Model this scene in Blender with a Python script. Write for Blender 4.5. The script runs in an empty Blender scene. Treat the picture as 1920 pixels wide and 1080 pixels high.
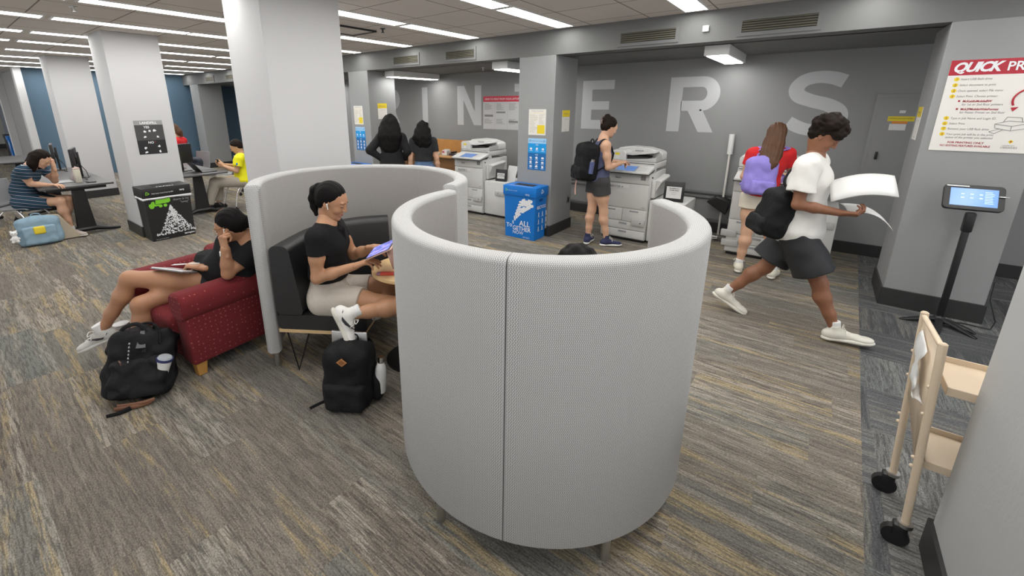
import bpy, bmesh, math, random
import numpy as np
from mathutils import Vector, Matrix, Euler
PI = math.pi
COL = bpy.context.scene.collection
WM = {}

# ---------------------------------------------------------------- materials
def mat(name, col, rough=.6, metal=0., spec=.5, emit=None, es=0., noise=0., nscale=8., bump=0., bscale=60., coat=0., sheen=0., sss=0.):
    m = bpy.data.materials.new(name); m.use_nodes = True
    nt = m.node_tree; b = nt.nodes['Principled BSDF']
    b.inputs['Base Color'].default_value = (*col, 1); b.inputs['Roughness'].default_value = rough
    b.inputs['Metallic'].default_value = metal; b.inputs['Specular IOR Level'].default_value = spec
    b.inputs['Coat Weight'].default_value = coat; b.inputs['Sheen Weight'].default_value = sheen
    if sss:
        b.inputs['Subsurface Weight'].default_value = sss; b.inputs['Subsurface Radius'].default_value = (.02, .008, .004)
        b.inputs['Subsurface Scale'].default_value = .5
    if emit: b.inputs['Emission Color'].default_value = (*emit, 1); b.inputs['Emission Strength'].default_value = es
    tc = nt.nodes.new('ShaderNodeTexCoord')
    if noise:
        n = nt.nodes.new('ShaderNodeTexNoise'); n.inputs['Scale'].default_value = nscale; n.inputs['Detail'].default_value = 6
        nt.links.new(tc.outputs['Object'], n.inputs['Vector'])
        mx = nt.nodes.new('ShaderNodeMix'); mx.data_type = 'RGBA'
        mx.inputs[6].default_value = (*[max(0, c*(1-noise)) for c in col], 1); mx.inputs[7].default_value = (*[min(1, c*(1+noise)) for c in col], 1)
        nt.links.new(n.outputs['Fac'], mx.inputs[0]); nt.links.new(mx.outputs[2], b.inputs['Base Color'])
    if bump:
        n = nt.nodes.new('ShaderNodeTexNoise'); n.inputs['Scale'].default_value = bscale; n.inputs['Detail'].default_value = 3
        nt.links.new(tc.outputs['Object'], n.inputs['Vector'])
        bp = nt.nodes.new('ShaderNodeBump'); bp.inputs['Strength'].default_value = bump; bp.inputs['Distance'].default_value = .01
        nt.links.new(n.outputs['Fac'], bp.inputs['Height']); nt.links.new(bp.outputs['Normal'], b.inputs['Normal'])
    return m

class NG:
    """tiny node-graph helper"""
    def __init__(s, m): s.m = m; s.nt = m.node_tree; s.b = s.nt.nodes['Principled BSDF']
    def n(s, t, **kw):
        x = s.nt.nodes.new(t)
        for k, v in kw.items(): setattr(x, k, v)
        return x
    def l(s, a, b): s.nt.links.new(a, b)
    def val(s, i, v):
        if isinstance(v, (int, float)): i.default_value = v
        elif isinstance(v, tuple): i.default_value = v if len(v) == 4 or i.type == 'VECTOR' else (*v, 1)
        else: s.l(v, i)
    def math(s, op, a, b=0., c=0.):
        x = s.n('ShaderNodeMath', operation=op); s.val(x.inputs[0], a); s.val(x.inputs[1], b); s.val(x.inputs[2], c); return x.outputs[0]
    def mix(s, f, a, b, blend='MIX'):
        x = s.n('ShaderNodeMix', data_type='RGBA', blend_type=blend); s.val(x.inputs[0], f); s.val(x.inputs[6], a); s.val(x.inputs[7], b); return x.outputs[2]
    def xyz(s, v):
        x = s.n('ShaderNodeSeparateXYZ'); s.l(v, x.inputs[0]); return x.outputs
    def comb(s, a, b, c=0.):
        x = s.n('ShaderNodeCombineXYZ'); s.val(x.inputs[0], a); s.val(x.inputs[1], b); s.val(x.inputs[2], c); return x.outputs[0]
    def noise(s, v, sc, det=3., rough=.5):
        x = s.n('ShaderNodeTexNoise'); s.l(v, x.inputs['Vector']); x.inputs['Scale'].default_value = sc; x.inputs['Detail'].default_value = det; x.inputs['Roughness'].default_value = rough; return x.outputs['Fac']
    def white(s, v):
        x = s.n('ShaderNodeTexWhiteNoise', noise_dimensions='3D'); s.l(v, x.inputs['Vector']); return x.outputs['Value'], x.outputs['Color']
    def ramp(s, f, stops, interp='LINEAR'):
        x = s.n('ShaderNodeValToRGB'); x.color_ramp.interpolation = interp; e = x.color_ramp.elements
        while len(e) > 1: e.remove(e[-1])
        e[0].position = stops[0][0]; e[0].color = (*stops[0][1], 1)
        for p, c in stops[1:]:
            q = e.new(p); q.color = (*c, 1)
        s.l(f, x.inputs[0]); return x.outputs[0]
    def bump(s, h, st, dist=.005):
        x = s.n('ShaderNodeBump'); x.inputs['Strength'].default_value = st; x.inputs['Distance'].default_value = dist
        s.l(h, x.inputs['Height']); s.l(x.outputs[0], s.b.inputs['Normal'])
    def color(s, c): s.l(c, s.b.inputs['Base Color'])

# ---------------------------------------------------------------- meshes
def basis(d):
    d = Vector(d).normalized(); a = Vector((0, 0, 1)) if abs(d.z) < .95 else Vector((1, 0, 0))
    u = a.cross(d).normalized(); return u, d.cross(u), d

class MB:
    def __init__(s): s.v = []; s.f = []; s.uv = None
    def add(s, vs, fs, M=None):
        b = len(s.v)
        s.v += [tuple(M @ Vector(v)) for v in vs] if M is not None else [tuple(v) for v in vs]
        s.f += [tuple(b+i for i in f) for f in fs]; return s
    def bm(s, bm, M=None):
        bm.verts.ensure_lookup_table(); bm.verts.index_update()
        s.add([v.co.copy() for v in bm.verts], [[v.index for v in f.verts] for f in bm.faces], M); bm.free(); return s
    def box(s, lo, hi, bev=0., seg=2, rz=0., M=None):
        lo, hi = Vector(lo), Vector(hi); c = (lo+hi)/2; d = hi-lo
        bm = bmesh.new(); bmesh.ops.create_cube(bm, size=1)
        bmesh.ops.scale(bm, vec=[abs(x) for x in d], verts=bm.verts)
        if bev: bmesh.ops.bevel(bm, geom=bm.edges, offset=min(bev, min(abs(x) for x in d)*.49), segments=seg, profile=.5, affect='EDGES')
        T = Matrix.Translation(c) @ Matrix.Rotation(rz, 4, 'Z')
        return s.bm(bm, (M @ T) if M is not None else T)
    def cyl(s, a, b, r, r2=None, n=16, caps=True, M=None):
        a, b = Vector(a), Vector(b); r2 = r if r2 is None else r2; u, w, d = basis(b-a)
        vs = [a+(u*math.cos(t)+w*math.sin(t))*r for t in [2*PI*i/n for i in range(n)]] + [b+(u*math.cos(t)+w*math.sin(t))*r2 for t in [2*PI*i/n for i in range(n)]]
        fs = [(i, (i+1) % n, n+(i+1) % n, n+i) for i in range(n)]
        if caps: fs += [tuple(reversed(range(n))), tuple(range(n, 2*n))]
        return s.add(vs, fs, M)
    def tube(s, pts, r, n=8, closed=False, flat=1., M=None, up=None):
        P = [Vector(p) for p in pts]; N = len(P); rr = r if isinstance(r, (list, tuple)) else [r]*N
        vs = []; pu = None
        for i, p in enumerate(P):
            d = (P[(i+1) % N]-P[i-1]) if closed or 0 < i < N-1 else (P[1]-P[0] if i == 0 else P[-1]-P[-2])
            d.normalize()
            if up is not None: u = Vector(up)-d*d.dot(Vector(up)); u.normalize()
            elif pu is None: u = basis(d)[0]
            else: u = pu-d*d.dot(pu); u.normalize()
            pu = u; w = d.cross(u)
            vs += [p+u*math.cos(2*PI*k/n)*rr[i]*flat+w*math.sin(2*PI*k/n)*rr[i] for k in range(n)]
        fs = []
        for i in range(N if closed else N-1):
            j = (i+1) % N
            fs += [(i*n+k, i*n+(k+1) % n, j*n+(k+1) % n, j*n+k) for k in range(n)]
        if not closed: fs += [tuple(reversed(range(n))), tuple((N-1)*n+k for k in range(n))]
        return s.add(vs, fs, M)
    def lathe(s, prof, c=(0, 0, 0), n=24, axis=(0, 0, 1), M=None):
        u, w, d = basis(axis); c = Vector(c); vs = []
        for r, z in prof: vs += [c+d*z+(u*math.cos(2*PI*k/n)+w*math.sin(2*PI*k/n))*max(r, 1e-5) for k in range(n)]
        fs = [(i*n+k, i*n+(k+1) % n, (i+1)*n+(k+1) % n, (i+1)*n+k) for i in range(len(prof)-1) for k in range(n)]
        fs += [tuple(reversed(range(n))), tuple((len(prof)-1)*n+k for k in range(n))]
        return s.add(vs, fs, M)
    def prism(s, poly, o, u, v, t, M=None):
        """outline poly (a,b) in plane o+a*u+b*v, thickness vector t"""
        o, u, v, t = Vector(o), Vector(u), Vector(v), Vector(t); n = len(poly)
        A = [o+u*a+v*b for a, b in poly]; vs = A+[p+t for p in A]
        fs = [tuple(reversed(range(n))), tuple(range(n, 2*n))] + [(i, (i+1) % n, n+(i+1) % n, n+i) for i in range(n)]
        return s.add(vs, fs, M)
    def ell(s, c, r, M=None, n=20, rot=None):
        bm = bmesh.new(); bmesh.ops.create_uvsphere(bm, u_segments=n, v_segments=max(8, n//2+2), radius=1)
        T = Matrix.Translation(Vector(c)) @ (rot.to_4x4() if rot is not None else Matrix.Identity(4)) @ Matrix.Diagonal((*r, 1))
        return s.bm(bm, (M @ T) if M is not None else T)
    def build(s, name, m, parent=None, world=True, smooth=40, label=None, bevel=0., uv=None, fix=True, subsurf=0):
        me = bpy.data.meshes.new(name)
        vs = s.v
        if parent is not None and world:
            W = WM[parent.name].inverted(); vs = [tuple(W @ Vector(v)) for v in vs]
        me.from_pydata(vs, [], s.f)
        if fix:
            bm = bmesh.new(); bm.from_mesh(me); bmesh.ops.recalc_face_normals(bm, faces=bm.faces); bm.to_mesh(me); bm.free()
        for x in (m if isinstance(m, (list, tuple)) else [m]): me.materials.append(x)
        if smooth:
            me.polygons.foreach_set('use_smooth', [True]*len(me.polygons)); me.set_sharp_from_angle(angle=math.radians(smooth))
        o = bpy.data.objects.new(name, me); COL.objects.link(o)
        if parent is not None:
            o.parent = parent; WM[o.name] = WM[parent.name]
        else: WM[o.name] = Matrix.Identity(4)
        if bevel:
            b = o.modifiers.new('b', 'BEVEL'); b.width = bevel; b.segments = 2; b.limit_method = 'ANGLE'
        if subsurf:
            b = o.modifiers.new('s', 'SUBSURF'); b.levels = b.render_levels = subsurf
        if label: o['label'] = label
        return o

def tag(o, label=None, cat=None, group=None, kind=None):
    if label: o['label'] = label
    if cat: o['category'] = cat
    if group: o['group'] = group
    if kind: o['kind'] = kind
    return o
def thing(name, label, cat, loc=(0, 0, 0), rz=0., group=None, kind=None, rx=0., ry=0.):
    o = bpy.data.objects.new(name, None); COL.objects.link(o)
    o.location = loc; o.rotation_euler = (rx, ry, rz); o.empty_display_size = .1
    WM[o.name] = Matrix.Translation(Vector(loc)) @ Euler((rx, ry, rz)).to_matrix().to_4x4()
    return tag(o, label, cat, group, kind)
def struct(name, mb, m, **k): return tag(mb.build(name, m, **k), kind='structure')
def dup(root, loc=None, rz=None, label=None, group=None):
    r = root.copy(); COL.objects.link(r)
    if loc is not None: r.location = loc
    if rz is not None: r.rotation_euler = (0, 0, rz)
    if label: r['label'] = label
    if group: r['group'] = group
    def rec(src, dst):
        for ch in [x for x in src.children]:
            c = ch.copy(); COL.objects.link(c); c.parent = dst; c.matrix_parent_inverse = ch.matrix_parent_inverse.copy(); rec(ch, c)
    rec(root, r); return r

def text(s, size, m, parent, o, u, v, name='lettering', align='LEFT', label=None, bold=0., ext=.0006, sx=1., shear=0., space=1.):
    """flat lettering at world point o, reading along u, up along v"""
    cu = bpy.data.curves.new(name, 'FONT'); cu.body = s; cu.size = size; cu.align_x = align; cu.extrude = 0
    cu.offset = bold; cu.resolution_u = 3; cu.shear = shear; cu.space_character = space
    ob = bpy.data.objects.new('tmp', cu); COL.objects.link(ob)
    bpy.context.view_layer.update()
    me = bpy.data.meshes.new_from_object(ob.evaluated_get(bpy.context.evaluated_depsgraph_get()))
    u = Vector(u).normalized(); v = Vector(v).normalized(); w = u.cross(v); o = Vector(o)
    mb = MB(); mb.add([o+u*p.co.x*sx+v*p.co.y+w*ext for p in me.vertices], [tuple(p.vertices) for p in me.polygons])
    bpy.data.objects.remove(ob); bpy.data.curves.remove(cu); bpy.data.meshes.remove(me)
    return mb.build(name, m, parent, smooth=0, label=label, fix=False) if parent is not None else mb

def cr(pts, n=8, closed=False):
    """Catmull-Rom through points"""
    P = [Vector(p) for p in pts]; N = len(P); out = []
    for i in range(N if closed else N-1):
        p1, p2 = P[i], P[(i+1) % N]
        p0 = P[i-1] if closed or i > 0 else p1*2-p2; p3 = P[(i+2) % N] if closed or i+2 < N else p2*2-p1
        for k in range(n):
            t = k/n; out.append(.5*((2*p1)+(p2-p0)*t+(2*p0-5*p1+4*p2-p3)*t*t+(3*p1-p0-3*p2+p3)*t**3))
    if not closed: out.append(P[-1].copy())
    return out
def rrect(w, h, r, n=4, cx=0., cy=0.):
    out = []
    for sx, sy, a0 in ((1, 1, 0), (-1, 1, PI/2), (-1, -1, PI), (1, -1, 3*PI/2)):
        for k in range(n+1):
            a = a0+PI/2*k/n; out.append((cx+sx*(w/2-r)+r*math.cos(a), cy+sy*(h/2-r)+r*math.sin(a)))
    return out
X_, Y_, Z_ = Vector((1, 0, 0)), Vector((0, 1, 0)), Vector((0, 0, 1))

# ================================================================ camera, world, view
sc = bpy.context.scene
cam_d = bpy.data.cameras.new('camera'); cam = bpy.data.objects.new('camera', cam_d); COL.objects.link(cam)
cam_d.sensor_width = 36; cam_d.lens = 801.01*36/1920; cam_d.shift_x = (960-902.08)/1920; cam_d.shift_y = (416.67-540)/1920
cam_d.clip_start = .05; cam_d.clip_end = 100
_p, _r, _y = .264070287, -.00209069556, -.663738483
_F = Vector((math.sin(_y)*math.cos(_p), math.cos(_y)*math.cos(_p), -math.sin(_p))); _R = Vector((math.cos(_y), -math.sin(_y), 0)); _U = _R.cross(_F)
_R2 = _R*math.cos(_r)+_U*math.sin(_r); _U2 = -_R*math.sin(_r)+_U*math.cos(_r)
cam.matrix_world = Matrix(((_R2.x, _U2.x, -_F.x, 0), (_R2.y, _U2.y, -_F.y, 0), (_R2.z, _U2.z, -_F.z, 1.8), (0, 0, 0, 1)))
sc.camera = cam
w = bpy.data.worlds.new('world'); sc.world = w; w.use_nodes = True
w.node_tree.nodes['Background'].inputs[0].default_value = (.95, .96, .98, 1); w.node_tree.nodes['Background'].inputs[1].default_value = 1.0
vs_ = sc.view_settings; vs_.view_transform = 'Standard'; vs_.look = 'None'; vs_.exposure = .38; vs_.gamma = 1
sc.cycles.use_denoising = True; sc.cycles.max_bounces = 6; sc.cycles.diffuse_bounces = 4; sc.cycles.sample_clamp_indirect = 6

# ================================================================ materials of the shell
def carpet(name, ang, dark):
    m = mat(name, (.2, .18, .16), rough=.95, spec=.1); g = NG(m)
    tc = g.n('ShaderNodeTexCoord'); X, Y, _ = g.xyz(tc.outputs['Object'])[:3]
    if ang: X, Y = Y, X
    if dark:                                   # square tiles, quarter turned
        cx, cy = g.math('FLOOR', g.math('DIVIDE', X, .5)), g.math('FLOOR', g.math('DIVIDE', Y, .5))
        turn = g.math('MODULO', g.math('ABSOLUTE', g.math('ADD', cx, cy)), 2.)
        lx = g.n('ShaderNodeMix', data_type='FLOAT'); g.l(turn, lx.inputs[0]); g.l(X, lx.inputs[2]); g.l(Y, lx.inputs[3])
        ly = g.n('ShaderNodeMix', data_type='FLOAT'); g.l(turn, ly.inputs[0]); g.l(Y, ly.inputs[2]); g.l(X, ly.inputs[3])
        A, B = lx.outputs[0], ly.outputs[0]; idv = g.comb(cx, cy, 3.)
    else:                                      # planks 25 x 100 cm running along X
        row = g.math('FLOOR', g.math('DIVIDE', Y, .25)); off, _c = g.white(g.comb(row, 7.3, 1.))
        px = g.math('FLOOR', g.math('ADD', g.math('DIVIDE', X, 1.0), off)); A, B = X, Y; idv = g.comb(row, px, 2.)
    r1, rc = g.white(idv); r2, r3, r4 = g.xyz(rc)[:3]
    # broken bands and strokes along the plank
    def clampf(v): x = g.n('ShaderNodeClamp'); g.l(v, x.inputs[0]); return x.outputs[0]
    def streak(fa, fb, seed, thr, gain, det=3., ro=.6):
        nn = g.noise(g.comb(g.math('MULTIPLY', A, fa), g.math('MULTIPLY', B, fb), g.math('MULTIPLY', r1, seed)), 1., det, ro); return clampf(g.math('MULTIPLY', g.math('SUBTRACT', nn, thr), gain))
    band = streak(1.1, 17., 40., .50, 16., 4., .65); gband = streak(.8, 11., 90., .52, 14., 4., .7); stroke = streak(9., 105., 60., .48, 9., 2., .6); stroke2 = streak(4., 70., 23., .55, 10., 3., .6)
    if dark:
        base = g.ramp(r1, [(0, (.075, .078, .083)), (.5, (.115, .118, .122)), (1, (.17, .168, .16))]); hi = (.23, .23, .22); gold = (.19, .18, .16); dk = (.05, .05, .052)
    else:
        base = g.ramp(r1, [(0, (.165, .147, .127)), (.35, (.20, .178, .150)), (.55, (.17, .165, .15)), (.8, (.235, .207, .172)), (1, (.18, .157, .133))]); hi = (.36, .325, .275); gold = (.375, .295, .16); dk = (.062, .057, .052)
    c = g.mix(g.math('MULTIPLY', band, g.math('ADD', .2, g.math('MULTIPLY', r2, .6))), base, hi)
    c = g.mix(g.math('MULTIPLY', g.math('MULTIPLY', gband, .62), g.math('GREATER_THAN', r3, .35)), c, gold)
    c = g.mix(g.math('MULTIPLY', g.math('MULTIPLY', g.math('GREATER_THAN', r4, .66), g.math('SUBTRACT', 1., gband)), .22), c, (.16, .19, .185))
    c = g.mix(g.math('MULTIPLY', g.math('MULTIPLY', stroke, .62), g.math('ADD', .55, g.math('MULTIPLY', r2, .45))), c, dk)
    c = g.mix(g.math('MULTIPLY', stroke2, .35), c, dk)
    # tufts
    tuft = g.noise(g.comb(g.math('MULTIPLY', A, 95.), g.math('MULTIPLY', B, 160.), 0.), 1., 2., .7)
    c = g.mix(.5, c, g.ramp(tuft, [(.3, (.1, .1, .1)), (.5, (.5, .5, .5)), (.7, (.95, .95, .95))]), 'OVERLAY')
    g.color(c); g.bump(tuft, .5, .004)
    return m
M_carpet = carpet('carpet plank', 0, False); M_carpet2 = carpet('carpet border tile', 1, True)
M_col = mat('paint light grey', (.53, .53, .535), .75, noise=.02, nscale=2, bump=.08, bscale=90)
M_greywall = mat('paint mid grey', (.265, .268, .268), .6, noise=.03, nscale=2, bump=.06, bscale=90)
M_greycol = mat('paint cool grey', (.28, .286, .287), .65, noise=.03, nscale=2, bump=.08, bscale=90)
M_beam = mat('paint beam grey', (.165, .168, .166), .7, noise=.03, nscale=2, bump=.06, bscale=80)
M_nearcol = mat('paint pale grey', (.44, .45, .45), .6, noise=.03, nscale=3, bump=.1, bscale=60)
M_blue = mat('paint slate blue', (.085, .15, .215), .6, noise=.03, nscale=1)
M_paleblue = mat('paint pale blue', (.27, .31, .37), .6)
M_beige = mat('paint beige', (.5, .49, .45), .7)
M_base = mat('rubber baseboard', (.028, .028, .028), .45, noise=.1, nscale=20)
M_white = mat('white enamel', (.75, .75, .74), .4)
M_lens = mat('light lens', (.9, .9, .9), .5, emit=(1, .985, .955), es=11.)
M_lens2 = mat('alcove lens', (.9, .9, .9), .5, emit=(1, .985, .96), es=12.)
M_black = mat('black plastic', (.012, .012, .013), .4, noise=.1)
M_dark = mat('dark slot', (.02, .02, .02), .8)
M_metal = mat('brushed steel', (.55, .55, .54), .3, metal=1.)
M_chrome = mat('chrome', (.8, .8, .8), .12, metal=1.)
m = mat('ceiling tile', (.30, .275, .25), .9); g = NG(m); tc = g.n('ShaderNodeTexCoord'); X, Y, _ = g.xyz(tc.outputs['Object'])[:3]
def _line(v, per, off, wd):
    f = g.math('FRACT', g.math('DIVIDE', g.math('ADD', v, off), per)); return g.math('LESS_THAN', g.math('ABSOLUTE', g.math('SUBTRACT', f, .5)), wd/per/2)
ln = g.math('MAXIMUM', _line(X, .6825, .0, .014), _line(Y, .6825, .12, .014))
nz = g.noise(tc.outputs['Object'], 90., 3., .7)
idc, _c = g.white(g.comb(g.math('FLOOR', g.math('DIVIDE', X, .6825)), g.math('FLOOR', g.math('DIVIDE', g.math('ADD', Y, -.22), .6825)), 1.))
c = g.mix(nz, (.68, .63, .59), (.82, .77, .72)); c = g.mix(g.math('MULTIPLY', idc, .25), c, (.66, .63, .60)); g.color(g.mix(ln, c, (.25, .22, .2))); g.bump(nz, .3, .003); M_ceil = m

# ================================================================ shell
BW, FY, HC, HB = 6.895, 5.22, 2.75, 2.445
def quad(a, b, c, d): return MB().add([a, b, c, d], [(0, 1, 2, 3)])
struct('floor', MB().box((-30, -5, -.1), (4.5, 7.0, 0)), M_carpet, smooth=0)
struct('floor_border', MB().prism([(.60, 6.89), (.36, .5), (.2, -5), (4.5, -5), (4.5, 6.89)], (0, 0, 0), X_, Y_, (0, 0, .002)), M_carpet2, smooth=0)
struct('ceiling', MB().box((-30, -5, HC), (4.5, 5.6, HC+.1)), M_ceil, smooth=0)
struct('ceiling_alcove', MB().box((-15.7, FY+.25, HB), (4.5, 7.0, HB+.1)), M_beam, smooth=0)
struct('wall_beam', MB().box((-15.7, FY, HB), (4.5, FY+.3, HC)), M_beam, smooth=0)
struct('wall_back', MB().box((-15.7, BW, 0), (4.5, BW+.1, HC)), M_greywall, smooth=0)
struct('wall_left', MB().box((-15.8, 1.72, 0), (-15.7, BW, HC)), M_blue, smooth=0)
struct('wall_left_dark', MB().box((-18.0, 1.64, 0), (-15.8, 1.72, HC-.06)), M_greywall, smooth=0)
struct('wall_left_pier', MB().box((-15.8, 1.62, 0), (-15.5, 1.76, HC)), M_col, smooth=0)
struct('wall_corridor_pier', MB().box((-18.3, 1.5, 0), (-18.0, 1.7, HC)), M_col, smooth=0)
struct('wall_corridor', MB().box((-29.5, 2.3, 0), (-18.1, 2.4, HC)), M_paleblue, smooth=0)
struct('wall_far', MB().box((-29.6, -5, 0), (-29.5, 2.4, HC)), M_beige, smooth=0)
struct('baseboard_far', MB().box((-29.5, -5, 0), (-29.47, 2.3, .2)), M_base, smooth=0)
struct('baseboard_back', MB().box((-15.6, BW-.015, 0), (4.5, BW, .15)), M_base, smooth=0, bevel=.004)
def column(nm, x0, x1, y0, y1, m, top, bh=.155):
    struct('wall_column_'+nm, MB().box((x0, y0, 0), (x1, y1, top)), m, bevel=.006, smooth=30)
    struct('baseboard_column_'+nm, MB().box((x0-.014, y0-.014, 0), (x1+.014, y1+.014, bh)), M_base, bevel=.003, smooth=30)
column('behind_booth', -4.24, -3.60, 1.81, 2.53, M_col, HC)
column('trash', -8.09, -7.42, 1.645, 2.26, M_col, HC)
column('desks', -12.2, -11.62, 1.68, 2.3, M_col, HC)
column('printers', -3.41, -2.85, FY, FY+.64, M_greycol, HB)
column('reading', -7.30, -6.72, FY, FY+.64, M_greycol, HB)
column('middle', -11.2, -10.62, FY, FY+.64, M_greycol, HB)
column('far', -15.2, -14.6, FY, FY+.64, M_greycol, HB)
column('kiosk', .68, 1.32, FY, FY+.64, M_greycol, HB, .17)
column('near', .615, 1.25, 1.25, 2.222, M_nearcol, HC)
# PRINTERS painted in large letters on the back wall
M_letter = mat('letter paint', (.52, .53, .54), .6)
LT, LB = 2.206, 1.44
def letter(ch, polys, lab):
    mb = MB()
    for i, q in enumerate(polys): mb.add([(x, BW-.002-.0002*(i if len(polys) < 9 else i % 2+2*(i < 3)), z) for x, z in q], [tuple(range(len(q)))])
    return tag(mb.build('painted_letter', M_letter, smooth=0, fix=False), lab, 'letter', 'large painted wall letters')
def barq(x0, z0, x1, z1): return [(x0, z0), (x1, z0), (x1, z1), (x0, z1)]
def arcring(cx, cz, rx, rz, tx, tz, a0, a1, n=28):
    o = [(cx+rx*math.cos(a0+(a1-a0)*i/n), cz+rz*math.sin(a0+(a1-a0)*i/n)) for i in range(n+1)]
    i_ = [(cx+(rx-tx)*math.cos(a0+(a1-a0)*i/n), cz+(rz-tz)*math.sin(a0+(a1-a0)*i/n)) for i in range(n+1)]
    return [[o[k], o[k+1], i_[k+1], i_[k]] for k in range(n)]
def bowl(x0, xc, z0, z1, r, t):
    zc, rz = (z0+z1)/2, (z1-z0)/2
    return [barq(x0, z1-t, xc, z1), barq(x0, z0, xc, z0+t)] + arcring(xc, zc, r, rz, t*1.15, t, -PI/2, PI/2)
def letR(x): return [barq(x, LB, x+.178, LT)] + bowl(x+.17, x+.43, 1.735, LT, .235, .142) + [[(x+.27, 1.74), (x+.46, 1.76), (x+.635, LB), (x+.44, LB)]]
letter('P', [barq(-9.55, LB, -9.37, LT)] + bowl(-9.38, -9.12, 1.70, LT, .25, .142), 'pale painted letter P on the grey wall, first of the large word')
letter('R', letR(-8.42), 'pale painted letter R mostly hidden behind the grey column left of the letter I')
letter('I', [barq(-7.027, LB, -6.861, LT)], 'pale painted letter I on the grey wall left of the letter N')
letter('N', [barq(-6.005, LB, -5.84, LT), barq(-5.545, LB, -5.38, LT), [(-5.99, LT), (-5.57, LB), (-5.4, LB), (-5.82, LT)]], 'pale painted letter N on the grey wall left of the red headed notice')
letter('T', [barq(-4.60, LT-.14, -3.98, LT), barq(-4.375, LB, -4.2, LT-.1)], 'pale painted letter T mostly hidden behind the column with the posters')
letter('E', [barq(-3.238, LB, -3.066, LT), barq(-3.1, LT-.14, -2.70, LT), barq(-3.1, 1.75, -2.77, 1.882), barq(-3.1, LB, -2.70, LB+.145)], 'pale painted letter E on the grey wall above the backpack woman')
letter('R', letR(-1.855), 'pale painted letter R on the grey wall below the alcove ceiling light')
# S outline measured from the wall (centre line swept with a broad stroke)
def stroke(pts, wds):
    P = cr([(a, b, 0) for a, b in pts], 8); n = len(P); out = []
    W = [wds[min(int(i/(n-1)*(len(wds)-1)), len(wds)-2)]*(1-(i/(n-1)*(len(wds)-1) % 1 if i < n-1 else 1))+wds[min(int(i/(n-1)*(len(wds)-1)), len(wds)-2)+1]*((i/(n-1)*(len(wds)-1)) % 1 if i < n-1 else 1) for i in range(n)]
    E = []
    for i, p in enumerate(P):
        d = (P[min(i+1, n-1)]-P[max(i-1, 0)]).normalized(); q = Vector((-d.y, d.x, 0))*W[i]/2; E.append(((p+q).x, (p+q).y, (p-q).x, (p-q).y))
    return [[(a[0], a[1]), (b[0], b[1]), (b[2], b[3]), (a[2], a[3])] for a, b in zip(E, E[1:])]
letter('S', stroke([(.125, 2.085), (.0, 2.13), (-.14, 2.142), (-.27, 2.105), (-.335, 2.015), (-.30, 1.925), (-.17, 1.865), (0, 1.815), (.115, 1.745), (.135, 1.65), (.06, 1.545), (-.08, 1.508), (-.22, 1.53), (-.365, 1.60)],
                   [.15, .145, .14, .15, .16, .16, .15, .15, .155, .165, .155, .14, .145, .15]), 'pale painted letter S, last and rightmost of the large word')

# ================================================================ ceiling lights
def ceiling_light():
    t = thing('ceiling_light', 'long recessed fluorescent ceiling light', 'ceiling light', (0, 0, 0))
    MB().box((-.118, -.665, -.012), (.118, -.645, .0), M=None).box((-.118, .645, -.012), (.118, .665, 0)).box((-.118, -.645, -.012), (-.104, .645, 0)).box((.104, -.645, -.012), (.118, .645, 0)).build('light_frame', M_white, t, smooth=0)
    MB().box((-.104, -.645, -.008), (.104, .645, -.002)).build('diffuser', M_lens, t, smooth=0)
    return t
rows = [(1.6, ''), (.2, ''), (-1.2, ''), (-2.68, ''), (-4.13, ''), (-5.48, ''), (-6.8, ''), (-8.24, ''), (-9.45, ''), (-10.9, ''), (-12.36, ''), (-13.75, ''), (-15.2, '')]
segs = [4.46, 3.09, 1.77, .39, -.99, -2.37]
proto = ceiling_light(); first = True
rn = ['ahead of the kiosk column', 'right of the booth', 'above the walkway by the printers', 'over the front of the booth', 'over the back of the booth', 'just past the booth column', 'before the landfill column', 'beside the landfill column', 'past the landfill column', 'over the middle desks', 'beside the second white column', 'past the second white column', 'nearest the blue end wall']
sn = ['touching the beam', 'second from the beam', 'third from the beam', 'fourth from the beam', 'fifth from the beam', 'sixth from the beam']
for i, (x, _) in enumerate(rows):
    for j, y in enumerate(segs):
        if j == 4 and (x > -5 or x < -14): continue
        if j == 5 and not -5 < x < 2: continue
        if j == 5 or (j == 4): continue
        lab = f'white ceiling light {rn[i]}, {sn[j]}'
        if first: proto.location = (x, y, HC); proto['label'] = lab; proto['group'] = 'recessed ceiling lights'; first = False
        else: dup(proto, (x, y, HC), label=lab, group='recessed ceiling lights')
for k, x in enumerate((-17.5, -19.5, -21.5, -24.0, -26.5)):  # lights added out of view to brighten the dark corridor end
    dup(proto, (x, -.6, HC), label='added out-of-view ceiling light over the far corridor, ' + ['nearest the dark wall', 'second from the dark wall', 'above the far blue bin', 'fourth along the corridor', 'nearest the beige end wall'][k], group='recessed ceiling lights')
def box_light(x0, y0, x1, y1, lab):
    t = thing('surface_light', lab, 'ceiling light', ((x0+x1)/2, (y0+y1)/2, HB), group='surface mounted alcove lights')
    MB().box((x0, y0, HB-.105), (x1, y1, HB), bev=.006).build('housing', M_white, t)
    MB().box((x0+.025, y0+.025, HB-.112), (x1-.025, y1-.025, HB-.104)).build('diffuser', M_lens2, t, smooth=0)
box_light(-1.17, 5.52, -.92, 6.72, 'boxy white alcove ceiling light above the letters R and S')
box_light(-4.05, 5.45, -3.77, 6.75, 'white alcove ceiling light half hidden by the poster column')
box_light(-6.62, 5.54, -6.36, 6.76, 'slim white alcove ceiling light above the letter I')
box_light(-10.2, 5.6, -9.9, 6.8, 'white alcove ceiling light hidden deep left of the reading column')
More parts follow.
